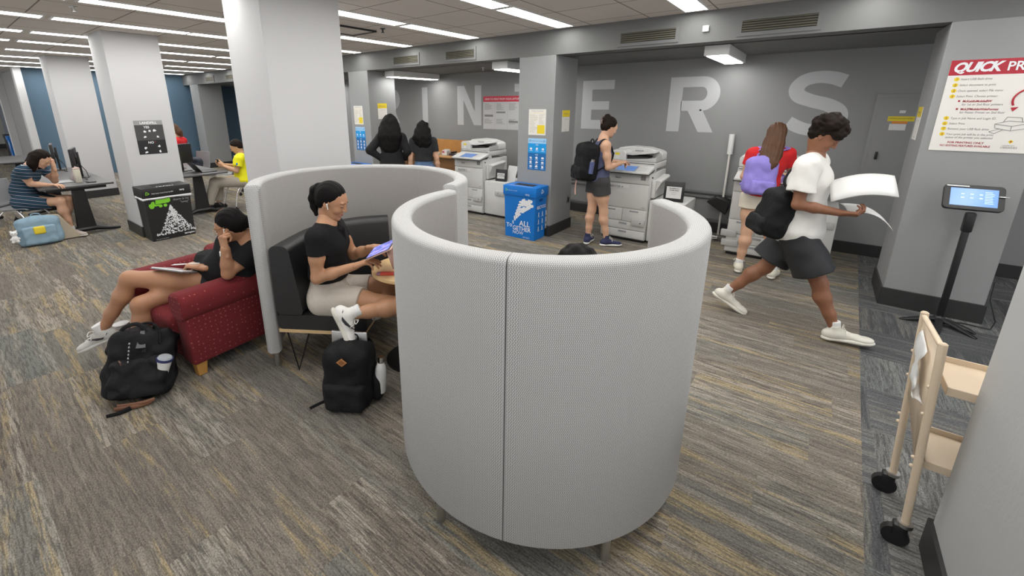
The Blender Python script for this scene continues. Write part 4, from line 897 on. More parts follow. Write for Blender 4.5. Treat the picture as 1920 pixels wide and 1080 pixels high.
# poster tube dispenser: white tube on a cream pole, black tray below it
t = thing('paper_tube', 'white cylinder on a thin cream pole leaning at the back wall', 'tube', (-.955, 6.80, .70))
MB().cyl((-.955, 6.80, 1.16), (-.957, 6.80, 1.43), .035, n=20).build('white_cylinder', M_white, t); MB().cyl((-.953, 6.80, .0), (-.955, 6.80, 1.16), .014, n=12).build('cream_pole', M_cream, t)
t = thing('black_tray', 'black angled tray mounted low on the wall left of the large printer', 'tray', (-.98, 6.7, .4))
MB().add([(-1.14, 6.65, .49), (-.88, 6.65, .33), (-.84, 6.65, .52), (-1.02, 6.65, .58), (-1.14, 6.84, .49), (-.88, 6.84, .33), (-.84, 6.84, .52), (-1.02, 6.84, .58)], [(0, 1, 2, 3), (4, 5, 6, 7), (0, 1, 5, 4), (1, 2, 6, 5), (2, 3, 7, 6), (3, 0, 4, 7)]).build('tray_body', M_black, t, bevel=.012)
MB().box((-1.06, 6.84, .44), (-.92, 6.9, .52)).build('wall_bracket', M_metal, t)
t = thing('cable_coil', 'loose coils of white and black cable on the floor left of the large printer', 'cable', (-.95, 6.5, 0))
MB().tube([(-.98+.07*math.cos(a), 6.45+.06*math.sin(a), .02+.004*a) for a in [i*.5 for i in range(26)]], .006, 6).build('white_cable', M_white, t); MB().tube([(-.86+.09*math.cos(a), 6.40+.05*math.sin(a), .02+.003*a) for a in [i*.5 for i in range(20)]], .006, 6).build('black_cable', M_black, t)
t = thing('power_outlet', 'small black power outlet low on the side of the poster column', 'outlet', (-2.85, 5.75, .45)); MB().box((-2.85, 5.72, .40), (-2.842, 5.78, .51), bev=.002).build('outlet_plate', M_beam, t); MB().box((-2.842, 5.735, .42), (-2.825, 5.765, .49), bev=.004).build('plug', M_black, t)

# ================================================================ study tables at left, monitors, chairs
M_lam = mat('charcoal laminate', (.085, .083, .085), .45, noise=.08, nscale=6); M_chair = mat('chair grey shell', (.23, .235, .245), .5)
def study_table(lab, x0, x1, y0, y1, lx):
    t = thing('study_table', lab, 'table', ((x0+x1)/2, (y0+y1)/2, 0), group='long charcoal study tables')
    MB().box((x0, y0, .70), (x1, y1, .73), bev=.006).build('tabletop', M_lam, t)
    for x in lx:
        m_ = MB(); m_.tube([(x, y0+.02, .02), (x, y0+.16, .035), (x, (y0+y1)/2-.1, .075), (x, (y0+y1)/2+.1, .075), (x, y1-.16, .035), (x, y1-.02, .02)], [.018, .026, .04, .04, .026, .018], 10, flat=1.2); m_.build('foot', M_black, t)
        m_ = MB(); m_.add([(x-.035, (y0+y1)/2-.11, .06), (x+.035, (y0+y1)/2-.11, .06), (x+.035, (y0+y1)/2+.11, .06), (x-.035, (y0+y1)/2+.11, .06), (x-.03, (y0+y1)/2-.07, .66), (x+.03, (y0+y1)/2-.07, .66), (x+.03, (y0+y1)/2+.07, .66), (x-.03, (y0+y1)/2+.07, .66)], [(3, 2, 1, 0), (4, 5, 6, 7), (0, 1, 5, 4), (1, 2, 6, 5), (2, 3, 7, 6), (3, 0, 4, 7)]); m_.build('leg', M_black, t, bevel=.012)
        MB().box((x-.04, y0+.08, .655), (x+.04, y1-.08, .70), bev=.008).build('support_arm', M_black, t)
    MB().box((x0+.3, (y0+y1)/2-.03, .63), (x1-.3, (y0+y1)/2+.03, .69), bev=.005).build('cable_channel', M_black, t)
study_table('charcoal study table where the girl in the striped dress reads', -10.9, -8.22, .80, 1.60, (-8.33, -10.55))
study_table('charcoal study table behind the landfill column where the man in yellow sits', -10.7, -7.98, 2.36, 3.10, (-8.3, -10.3))
study_table('far charcoal study table beyond the first monitors', -14.6, -12.9, .80, 1.60, (-13.3, -14.3))
def monitor(lab, x, y, rz, lit=False):
    t = thing('computer_monitor', lab, 'monitor', (x, y, .73), rz, group='black computer monitors'); A = WM[t.name]
    MB().box((-.12, -.09, 0), (.12, .10, .012), bev=.004, M=A).build('base', M_black, t)
    MB().box((-.022, .0, .01), (.022, .03, .40), bev=.006, M=A).build('stand', M_black, t)
    MB().box((-.27, -.055, .13), (.27, -.012, .46), bev=.01, M=A).build('housing', M_black, t)
    MB().box((-.255, -.057, .15), (.255, -.0545, .447), M=A).build('screen', mat('lit screen', (.4, .45, .4), .3, emit=(.6, .7, .6), es=.5) if lit else mat('dark screen', (.02, .02, .022), .15), t, smooth=0)
    MB().box((-.05, -.012, .22), (.05, .005, .32), bev=.004, M=A).build('mount_plate', M_black, t)
    MB().tube([A @ Vector(p) for p in ((0, .02, .2), (.06, .08, .1), (.15, .1, .02), (.28, .06, .008), (.4, .1, .006))], .006, 6).build('cable', M_black, t)
    return t
monitor('black monitor facing the girl in the striped dress, nearest on her table', -9.15, 1.40, -.25)
monitor('black monitor with a pale lit screen at the far end of the reading girl\'s table', -10.55, 1.35, -.15, True)
monitor('black monitor seen from behind in front of the person in red', -8.62, 2.62, -1.15)
def chair_shell(label, x, y, rz, group='grey shell chairs with chrome legs'):
    """stackable chair; faces local +y"""
    t = thing('shell_chair', label, 'chair', (x, y, 0), rz, group=group); A = WM[t.name]
    rows_ = []
    prof = [(.23, .435), (.20, .45), (.1, .452), (0, .445), (-.1, .44), (-.17, .455), (-.215, .52), (-.235, .60), (-.25, .70), (-.265, .80), (-.27, .84)]
    P = cr([(0, a, b) for a, b in prof], 3); vs, fs = [], []
    for i, p in enumerate(P):
        f = i/(len(P)-1); hw = .225 if f < .55 else .225-.02*(f-.55)
        for k in range(9):
            a = (k/8-.5)*2; lift = .02*a*a if f < .5 else 0.; fw = .05*a*a if f >= .5 else .0
            vs.append(A @ Vector((a*hw, p.y+fw, p.z+lift)))
    n = len(P)
    for i in range(n-1):
        for k in range(8): fs.append((i*9+k, i*9+k+1, i*9+k+10, i*9+k+9))
    for nm, i0, i1 in (('seat', 0, 16), ('backrest', 16, n-1)):
        mb = MB(); mb.v = [tuple(v) for v in vs[i0*9:(i1+1)*9]]; mb.f = [tuple(q-i0*9 for q in f) for f in fs if min(f) >= i0*9 and max(f) < (i1+1)*9]
        o = mb.build(nm, M_chair, t); sd = o.modifiers.new('s', 'SOLIDIFY'); sd.thickness = .012
    for s in (1, -1):
        for pts in (((s*.19, .10, .43), (s*.215, .18, .30), (s*.235, .235, .07)), ((s*.19, -.06, .43), (s*.215, -.17, .30), (s*.235, -.24, .07))):
            MB().tube([A @ p for p in cr(pts, 4)], .011, 10).build('leg', M_chrome, t)
            p = pts[-1]; MB().cyl(A @ Vector((p[0]-.012, p[1], .03)), A @ Vector((p[0]+.012, p[1], .03)), .03, n=14).cyl(A @ Vector((p[0], p[1], .03)), A @ Vector((p[0], p[1], .075)), .012).build('caster', M_black, t)
        MB().tube([A @ Vector((s*.19, -.07, .43)), A @ Vector((s*.19, .11, .43))], .011, 8).build('seat_rail', M_chrome, t)
    return t
chair_shell('grey shell chair with chrome legs under the girl in the striped dress', -8.70, .62, -.70)
chair_shell('grey shell chair under the man in the yellow shirt', -8.30, 3.42, PI)
chair_shell('empty grey shell chair between the man in yellow and the blue wall', -9.75, 3.75, PI-.5)
chair_shell('grey shell chair holding a dark bag near the person in red', -10.9, 3.60, PI+.3)
chair_shell('shell chair farther down the reading girl\'s table, beyond her', -10.3, .35, .3)
chair_shell('farthest shell chair at the left edge by the corridor', -12.0, .55, .9)

# ================================================================ smooth-union modelling (for bodies, clothes, hair, bags)
def _smin(a, b, k):
    h = np.clip(.5+.5*(b-a)/k, 0, 1); return b*(1-h)+a*h-k*h*(1-h)
class SDF:
    def __init__(s, h=.006): s.h = h; s.P = []; s.cuts = []; s.disp = None
    def cone(s, a, b, ra, rb=None, k=.02, flat=None, fs=1., cutA=False, cutB=False, sub=False):
        s.P.append(('c', np.array(a, float), np.array(b, float), ra, ra if rb is None else rb, k, None if flat is None else np.array(Vector(flat).normalized()), fs, cutA, cutB, sub)); return s
    def ell(s, c, r, k=.02, R=None, sub=False):
        s.P.append(('e', np.array(c, float), np.array(r if hasattr(r, '__len__') else (r, r, r), float), np.array(R) if R is not None else np.eye(3), k, sub)); return s
    def box(s, c, r, rad, k=.02, R=None, sub=False):
        s.P.append(('b', np.array(c, float), np.array(r, float), np.array(R) if R is not None else np.eye(3), rad, k, sub)); return s
    def chain(s, pts, rs, k=.02, **kw):
        for i in range(len(pts)-1): s.cone(pts[i], pts[i+1], rs[i], rs[i+1], k, **kw)
        return s
    def cut(s, p, n): s.cuts.append((np.array(p, float), np.array(Vector(n).normalized()))); return s      # removes the side n points to
    def mesh(s, clipmargin=.02):
        h = s.h; lo, hi = np.full(3, 1e9), np.full(3, -1e9)
        for p in s.P:
            if p[-1]: continue
            if p[0] == 'c': r = max(p[3], p[4])*max(1, p[7] if p[7] > 1 else 1); l, u = np.minimum(p[1], p[2])-r, np.maximum(p[1], p[2])+r
            else:
                e = np.abs(p[3]) @ p[2] if p[0] == 'e' else np.abs(p[3]) @ p[2]+p[4]
                l, u = p[1]-e, p[1]+e
            lo, hi = np.minimum(lo, l), np.maximum(hi, u)
        lo -= clipmargin; hi += clipmargin
        n = np.ceil((hi-lo)/h).astype(int)+1; F = np.full(n, .2, np.float32); ax = [lo[i]+h*np.arange(n[i]) for i in range(3)]
        for p in s.P:
            if p[0] == 'c':
                a, b, ra, rb, k, fl, fs, cA, cB, sub = p[1:]; r = max(ra, rb)*max(fs, 1.); l, u = np.minimum(a, b)-r, np.maximum(a, b)+r
            else:
                k, sub = p[-2], p[-1]; e = np.abs(p[3]) @ p[2]+(p[4] if p[0] == 'b' else 0); l, u = p[1]-e, p[1]+e
            m = k+3*h; i0 = np.clip(((l-m-lo)/h).astype(int), 0, n-1); i1 = np.clip(((u+m-lo)/h).astype(int)+2, 1, n)
            if (i1 <= i0).any(): continue
            sl = tuple(slice(i0[i], i1[i]) for i in range(3)); X, Y, Z = np.meshgrid(*[ax[i][sl[i]].astype(np.float32) for i in range(3)], indexing='ij', sparse=True)
            if p[0] == 'c':
                d = b-a; L2 = max(float(d @ d), 1e-12); px, py, pz = X-a[0], Y-a[1], Z-a[2]
                t_ = (px*d[0]+py*d[1]+pz*d[2])/L2; t = np.clip(t_, 0, 1); qx, qy, qz = px-t*d[0], py-t*d[1], pz-t*d[2]
                if fl is not None:
                    c_ = (qx*fl[0]+qy*fl[1]+qz*fl[2])*(1/fs-1); qx, qy, qz = qx+c_*fl[0], qy+c_*fl[1], qz+c_*fl[2]
                D = np.sqrt(qx*qx+qy*qy+qz*qz)-(ra+(rb-ra)*t)
                L = math.sqrt(L2)
                if cA: D = np.maximum(D, -t_*L)
                if cB: D = np.maximum(D, (t_-1)*L)
            else:
                R = p[3]; px, py, pz = X-p[1][0], Y-p[1][1], Z-p[1][2]
                q = [px*R[0, i]+py*R[1, i]+pz*R[2, i] for i in range(3)]
                if p[0] == 'e':
                    r = p[2]; k0 = np.sqrt(sum((q[i]/r[i])**2 for i in range(3))); k1 = np.sqrt(sum((q[i]/(r[i]**2))**2 for i in range(3)))+1e-6; D = k0*(k0-1)/k1
                else:
                    r, rad = p[2], p[4]; w_ = [np.abs(q[i])-r[i]+0*sum(q) for i in range(3)]
                    D = np.sqrt(sum(np.maximum(w_[i], 0)**2 for i in range(3)))+np.minimum(np.maximum(w_[0], np.maximum(w_[1], w_[2])), 0)-rad
            if sub: F[sl] = -_smin(-F[sl], D, k)
            else: F[sl] = _smin(F[sl], D, k)
        X, Y, Z = np.meshgrid(*[a.astype(np.float32) for a in ax], indexing='ij', sparse=True)
        for p, nn in s.cuts: F = np.maximum(F, (X-p[0])*nn[0]+(Y-p[1])*nn[1]+(Z-p[2])*nn[2])
        if s.disp is not None:
            F = F+s.disp(X, Y, Z)
        F[0] = F[-1] = .1; F[:, 0] = F[:, -1] = .1; F[:, :, 0] = F[:, :, -1] = .1
        return nets(F, lo, h)
def nets(F, lo, h):
    S = F < 0; nx, ny, nz = F.shape
    cnt = sum(S[i:nx-1+i, j:ny-1+j, k:nz-1+k].astype(np.int8) for i in (0, 1) for j in (0, 1) for k in (0, 1))
    act = np.argwhere((cnt > 0) & (cnt < 8)); I, J, K = act.T
    idx = np.full((nx-1, ny-1, nz-1), -1, np.int32); idx[I, J, K] = np.arange(len(act))
    acc = np.zeros((len(act), 3)); num = np.zeros(len(act))
    cor = [(0, 0, 0), (1, 0, 0), (0, 1, 0), (1, 1, 0), (0, 0, 1), (1, 0, 1), (0, 1, 1), (1, 1, 1)]
    val = [F[I+a, J+b, K+c] for a, b, c in cor]
    for p in range(8):
        for q in range(p+1, 8):
            if sum(abs(cor[p][i]-cor[q][i]) for i in range(3)) != 1: continue
            m = (val[p] < 0) != (val[q] < 0); t = val[p][m]/(val[p][m]-val[q][m]); A, B = np.array(cor[p], float), np.array(cor[q], float)
            acc[m] += A+(B-A)*t[:, None]; num[m] += 1
    V = (act+acc/num[:, None])*h+lo
    fs = []
    for ax_, (u, v) in ((0, (1, 2)), (1, (2, 0)), (2, (0, 1))):
        sl0 = [slice(1, -1)]*3; sl0[ax_] = slice(0, -1); sl1 = list(sl0); sl1[ax_] = slice(1, None)
        a, b = S[tuple(sl0)], S[tuple(sl1)]; w_ = np.argwhere(a != b)
        if not len(w_): continue
        ins = a[tuple(w_.T)]; g_ = w_.copy()
        for i in range(3):
            if i != ax_: g_[:, i] += 1
        eu, ev = np.zeros(3, int), np.zeros(3, int); eu[u] = 1; ev[v] = 1
        q = [idx[tuple((g_-o).T)] for o in (np.zeros(3, int), eu, eu+ev, ev)]
        Q = np.stack(q, 1); Q[~ins] = Q[~ins][:, ::-1]; fs.append(Q)
    Fq = np.concatenate(fs); Fq = Fq[(Fq >= 0).all(1)]
    return V, Fq
def np_mesh(name, parts, m, parent, smooth_iter=0, label=None, mats=None):
    """parts: list of (V, quads) joined in one mesh object, world coordinates"""
    Vs, Fs, off = [], [], 0
    for V, Q in parts: Vs.append(V); Fs.append(Q+off); off += len(V)
    V = np.concatenate(Vs); Q = np.concatenate(Fs)
    for _ in range(smooth_iter):
        a = np.zeros_like(V); c = np.zeros(len(V))
        for i in range(4):
            for j in (1, 3): np.add.at(a, Q[:, i], V[Q[:, (i+j) % 4]]); np.add.at(c, Q[:, i], 1)
        V = V*.5+.5*a/np.maximum(c, 1)[:, None]
    W = np.array(WM[parent.name].inverted()) if parent is not None else np.eye(4); Vl = V @ W[:3, :3].T+W[:3, 3]
    me = bpy.data.meshes.new(name); me.vertices.add(len(Vl)); me.vertices.foreach_set('co', Vl.astype(np.float32).ravel())
    me.loops.add(Q.size); me.loops.foreach_set('vertex_index', Q.ravel().astype(np.int32)); me.polygons.add(len(Q))
    me.polygons.foreach_set('loop_start', np.arange(0, Q.size, 4, dtype=np.int32)); me.polygons.foreach_set('loop_total', np.full(len(Q), 4, np.int32))
    me.update(calc_edges=True); me.polygons.foreach_set('use_smooth', [True]*len(Q)); me.materials.append(m); me.validate()
    o = bpy.data.objects.new(name, me); COL.objects.link(o)
    if parent is not None: o.parent = parent; WM[o.name] = WM[parent.name]
    else: WM[o.name] = Matrix.Identity(4)
    if label: o['label'] = label
    return o
def V3(p): return np.array(p, float)
def nrm(v): v = np.array(v, float); return v/max(np.linalg.norm(v), 1e-9)
def frame(f, up):
    """columns: right, forward, up"""
    f = nrm(f); r = nrm(np.cross(f, up)); u = np.cross(r, f); return np.stack([r, f, u], 1)
def folds(amp, fx, fy, fz, ph=0.):
    def d(X, Y, Z):
        a = np.sin(fx*X+1.7*np.sin(.35*fz*Z+ph)+ph)+np.sin(fy*Y+2.1*np.sin(.3*fz*Z+.5*fx*X)+2*ph); b = np.sin(fz*Z+1.5*np.sin(.5*fx*X+.6*fy*Y+ph))
        return (amp*(.5*a+.5*b)).astype(np.float32)
    return d

# ---------------------------------------------------------------- hands, heads, bodies
def hand(wrist, d, pn, side, curl=(.3, .35, .4, .45), spread=.10, scale=1., thumb=(.5, .35), h=.0026):
    """d: towards the fingers, pn: palm normal (palm faces it), side: unit vector towards the thumb side"""
    w_ = V3(wrist); d = nrm(d); pn = nrm(pn-d*(np.dot(pn, d))); s_ = nrm(side-d*np.dot(side, d)-pn*np.dot(side, pn)); S = scale; F = SDF(h)
    pl = .088*S; F.cone(w_-d*.05*S, w_+d*.012*S, .0245*S, .025*S, .012, flat=pn, fs=.80)
    for i, (lx, fl_, r) in enumerate(((.031, 1., .0088), (.0105, 1.1, .0090), (-.0105, 1.03, .0086), (-.030, .82, .0078))):
        kn = w_+d*(pl*(1.0 if i in (1, 2) else .95 if i == 0 else .88))+s_*lx*S-pn*.004*S
        F.cone(w_+d*.012*S+s_*lx*.55*S, kn, .0145*S, .0115*S, .014*S)
        dd = nrm(d+s_*(lx*spread*18*.35)); a = curl[i]; ls = [.043*fl_*S, .026*fl_*S, .021*fl_*S]; p = kn; ang = 0.
        for j in range(3):
            ang += a*(1.0 if j == 0 else 1.15 if j == 1 else .75); q = p+(dd*math.cos(ang)+pn*math.sin(ang))*ls[j]
            F.cone(p, q, r*S*(1.06-.07*j), r*S*(1.0-.1*j), .0035*S if j else .010*S); p = q
    F.cone(w_+d*.02*S+s_*.02*S+pn*.006*S, w_+d*.055*S+s_*.034*S+pn*.006*S, .016*S, .0125*S, .012*S)
    t0 = w_+d*.035*S+s_*.030*S+pn*.006*S; out, c = thumb; td = nrm(d*math.cos(out)+s_*math.sin(out)+pn*.25); t1 = t0+td*.042*S; td2 = nrm(td+pn*c+d*.3*c-s_*.3*c); t2 = t1+td2*.032*S; td3 = nrm(td2+pn*c*.5-s_*.2*c); t3 = t2+td3*.024*S
    F.cone(t0, t1, .0135*S, .0105*S, .01*S); F.cone(t1, t2, .0105*S, .0095*S, .004*S); F.cone(t2, t3, .0095*S, .0080*S, .003*S)
    return F.mesh(.01), (w_, d, pn, s_)
def head(c, fwd, up, skin, parent, h=.0034, S=1., eyes='down', female=True, brow=(.02, .012, .008), lip=None, neck_to=None, ear=True):
    """returns mesh part; builds eyes, lips, eyebrows as children"""
    R = frame(fwd, up); c = V3(c)
    def L(x, y, z): return c+R @ (np.array([x, y, z])*S)
    F = SDF(h)
    def E(x, y, z, rx, ry, rz, k=.012, sub=False, tilt=0.):
        Rm = R
        if tilt: ca, sa = math.cos(tilt), math.sin(tilt); Rm = R @ np.array([[1, 0, 0], [0, ca, -sa], [0, sa, ca]])
        F.ell(L(x, y, z), (rx*S, ry*S, rz*S), k*S, Rm, sub)
    E(0, -.012, .035, .073, .092, .082, .01); E(0, .030, .010, .063, .062, .075, .03); E(0, .034, -.045, .050, .052, .055, .03)
    E(0, .040, -.075, .038, .044, .030, .02); E(0, .078, -.096, .018, .014, .014, .016)
    for s_ in (1, -1):
        E(s_*.034, .062, -.030, .022, .022, .024, .02); E(s_*.030, .084, .030, .020, .010, .007, .012)
        E(s_*.031, .101, .010, .014, .012, .010, .008, True); E(s_*.031, .080, .009, .0135, .0125, .0115, .003)
        F.cone(L(s_*.056, -.01, -.035), L(s_*.030, .055, -.085), .014*S, .012*S, .02*S)
        if ear:
            E(s_*.074, -.006, .002, .006, .017, .030, .006, tilt=-.2); E(s_*.080, .000, .002, .005, .010, .018, .004, True, tilt=-.2); E(s_*.074, .002, -.024, .005, .009, .009, .005)
    F.cone(L(0, .090, .018), L(0, .108, -.022), .0070*S, .0100*S, .008*S); 
    for s_ in (1, -1): E(s_*.0105, .098, -.026, .008, .009, .007, .005)
    for s_ in (1, -1): F.cone(L(0, .0925, -.0535), L(s_*.019, .083, -.057), .0062*S, .0040*S, .006*S)
    F.cone(L(-.012, .089, -.066), L(.012, .089, -.066), .0062*S, k=.008*S); F.cone(L(-.02, .093, -.0600), L(.02, .093, -.0600), .0022*S, k=.003*S, sub=True)
    if neck_to is not None: F.cone(L(0, -.02, -.05), V3(neck_to), .050*S, .054*S, .03)
    part = F.mesh(.012)
    if eyes:
        for s_ in (1, -1):
            mb = MB(); Q = [L(s_*.031+.0125*math.cos(a), .0905-.002*abs(math.cos(a)), .0045 if eyes == 'down' else .009) for a in (PI, PI*.75, PI*.5, PI*.25, 0)]
            mb.tube([tuple(L(s_*.031+.0135*math.cos(a), .0905-.006*math.cos(a)**2, .0035-.0035*math.sin(a))) for a in [PI*i/6 for i in range(7)]], .0013*S, 5); mb.build('eyelash', brow_m(brow), parent)
            if eyes == 'open':
                MB().ell(L(s_*.031, .0835, .009), (.0105*S,)*3, n=14).build('eye', M_eye, parent); MB().ell(L(s_*.031, .0918, .009), (.0045*S, .0045*S, .0045*S), n=10).build('iris', M_iris, parent)
    for s_ in (1, -1):
        MB().tube([tuple(L(s_*x, y, z)) for x, y, z in ((.014, .0945, .027), (.026, .0935, .033), (.040, .084, .031), (.049, .074, .025))], [.0022*S, .0030*S, .0026*S, .0012*S], 6, flat=.6).build('eyebrow', brow_m(brow), parent)
    l = SDF(.0022)
    for s_ in (1, -1): l.cone(L(0, .0955, -.0545), L(s_*.017, .0865, -.0575), .0050*S, .0030*S, .003*S)
    l.cone(L(-.010, .0915, -.0652), L(.010, .0915, -.0652), .0050*S, k=.003*S); l.cone(L(-.018, .0975, -.0602), L(.018, .0975, -.0602), .0016*S, k=.002*S, sub=True)
    np_mesh('lips', [l.mesh(.006)], lip or M_lip, parent)
    return part, L, R
_bm = {}
def brow_m(c):
    if c not in _bm: _bm[c] = mat('brow hair', c, .7)
    return _bm[c]
M_eye = mat('eye white', (.75, .73, .7), .25); M_iris = mat('iris dark', (.02, .012, .008), .1); M_lip = mat('lips', (.36, .11, .09), .45)
def skin_m(name, c): return mat(name, c, .48, spec=.4, noise=.06, nscale=14, sss=.12)
SK_tan = skin_m('skin warm brown', (.42, .215, .12)); SK_tan2 = skin_m('skin golden brown', (.46, .245, .14)); SK_light = skin_m('skin fair', (.60, .36, .24)); SK_med = skin_m('skin medium', (.50, .29, .175)); SK_dark = skin_m('skin deep brown', (.25, .11, .06))
M_hair = mat('black hair', (.006, .005, .005), .62, spec=.12, noise=.3, nscale=40); M_hairbr = mat('brown hair', (.085, .04, .020), .5, spec=.25, noise=.35, nscale=40); M_hairdk = mat('dark brown hair', (.013, .008, .006), .62, spec=.12, noise=.3, nscale=40)
M_tee = mat('black cotton', (.012, .012, .013), .92, spec=.2, bump=.2, bscale=45); M_sock = mat('white sock', (.75, .75, .74), .9, bump=.3, bscale=180)

def person(label, J, skin, group=None, h=.0065, wide=1., slim=1., name='person', legs=True, foot=True):
    """J: joints. Returns (root, SDF body with torso and limbs, helper dict)"""
    root = thing(name, label, 'person', (J['pelvis'][0], J['pelvis'][1], 0), group=group)
    g_ = {k: V3(v) for k, v in J.items()}; B = SDF(h); w = wide; s = slim
    side = nrm(g_['shL']-g_['shR']); upv = nrm(g_['neck']-g_['pelvis']); fwd = nrm(np.cross(side, upv)) ; g_['side'], g_['up'], g_['fwd'] = side, upv, fwd
    hs = nrm(g_['hipL']-g_['hipR']); TR_ = np.stack([side, fwd, upv], 1)
    # torso
    ch = g_.get('chest', g_['pelvis']*.32+g_['neck']*.68); g_['chest'] = ch; ws = g_.get('waist', g_['pelvis']*.62+ch*.38); g_['waist'] = ws
    B.ell(g_['pelvis'], (.150*w, .105*w, .100), .04, TR_); B.cone(g_['pelvis']+upv*.03, ws, .112*w*s, .098*w*s, .05, flat=side, fs=1.22); B.cone(ws, ch, .098*w*s, .112*w, .05, flat=side, fs=1.2)
    B.ell(ch+upv*.02, (.142*w, .100*w, .145), .05, TR_); B.cone(g_['shR']*.86+ch*.14, g_['shL']*.86+ch*.14, .055, .055, .05); B.cone(g_['neck']-upv*.02, g_['neck']+upv*.05, .056, .050, .04)
    for a in ('L', 'R'):
        sh, el, wr = g_['sh'+a], g_['el'+a], g_['wr'+a]
        B.cone(g_['neck']+upv*.01, sh+upv*.012, .038, .040, .05)
        B.cone(sh, sh*.5+el*.5, .051*w**.5, .045*w**.5, .03); B.cone(sh*.5+el*.5, el, .045*w**.5, .037*w**.5, .03); B.cone(el, el*.62+wr*.38, .0375, .038, .02); B.cone(el*.62+wr*.38, wr, .038, .0255, .02)
        if legs:
            hp, kn, an = g_['hip'+a], g_['kn'+a], g_['an'+a]; sd = nrm(kn-hp)
            B.cone(hp, hp*.5+kn*.5, .092*w**.6, .077*w**.6, .045); B.cone(hp*.5+kn*.5, kn, .077*w**.6, .054*w**.4, .04)
            pk = kn-(hp+an)/2; back = -nrm(pk) if np.linalg.norm(pk) > .05 else -fwd
            cf = kn*.70+an*.30+back*.012
            B.cone(kn, cf, .053*w**.4, .056*w**.4, .03); B.cone(cf, kn*.35+an*.65, .056*w**.4, .040, .03); B.cone(kn*.35+an*.65, an, .040, .033, .03)
    g_['TR'] = TR_
    return root, B, g_
def shoe(root, ankle, toe_dir, up, m, m_sole, L=.25, sock=None, h=.004, high=False, lace=None, name='shoe', swoosh=None, panel=None, tw=1.):
    """ankle: joint; toe_dir along the foot, up: from sole to shin"""
    R = frame(toe_dir, up); a = V3(ankle); f, r, u = R[:, 1], R[:, 0], R[:, 2]
    base = a-u*.078
    S = SDF(h); S.ell(base-f*.035+u*.040, (.034, .045, .040), .02, R); S.cone(base-f*.02+u*.045, base+f*(L*.45)+u*.032, .036, .034, .03, flat=r, fs=.95); S.ell(base+f*(L*.60)+u*.026, (.042*tw, .065, .026), .02, R); S.cone(base+u*.05, base+f*.05+u*.055, .036, .030, .03)
    S.cone(a-u*.02, a+u*(.04 if high else .012), .036, .039, .02, cutB=True)
    S.cut(base+u*.012, -u)
    up_o = np_mesh(name, [S.mesh()], m, root)
    So = SDF(h); So.ell(base-f*.035+u*.008, (.038, .050, .022), .02, R); So.cone(base-f*.02+u*.008, base+f*(L*.5)+u*.008, .033, .040*tw, .02, flat=u, fs=.55); So.ell(base+f*(L*.60)+u*.008, (.045*tw, .072, .022), .02, R); So.cut(base-u*.006, -u); So.cut(base+u*.024, u)
    np_mesh('sole', [So.mesh()], m_sole, up_o)
    if lace is not None:
        mb = MB()
        for i in range(5):
            p = base+f*(.045+i*.022)+u*(.088-i*.0085); mb.tube([tuple(p-r*.020-u*.005), tuple(p+u*.003), tuple(p+r*.020-u*.005)], .0028, 6)
        p = base+f*.045+u*.095
        for s_ in (1, -1): mb.tube([tuple(q) for q in cr([p, p+r*s_*.03+u*.022+f*.01, p+r*s_*.055+u*.002+f*.02, p+r*s_*.02+u*.0], 5)], .0026, 6); mb.tube([tuple(q) for q in cr([p, p+r*s_*.025-u*.01+f*.02, p+r*s_*.045-u*.035+f*.025], 5)], .0026, 6)
        mb.build('lace', lace, up_o)
    if swoosh is not None:
        for s_ in (1, -1):
            mb = MB(); pts = [(-.055, .052, .0012), (-.03, .034, .006), (.0, .028, .010), (.03, .034, .0095), (.06, .048, .005), (.085, .062, .001)]
            P = [base+f*(x+.01)+u*(z+.012)+r*s_*(.0385-.02*max(0, x)*0) for x, z, w_ in pts]; mb.tube([tuple(p) for p in P], [w_*1.0 for _, _, w_ in pts], 8, flat=1., up=tuple(u)); o = mb.build('side_mark', swoosh, up_o)
    if sock is not None:
        K = SDF(h); K.cone(a-u*.01, a+u*(.075 if high else .060), .0365, .0375, .02, cutB=True); np_mesh('sock', [K.mesh()], sock, root)
    return up_o

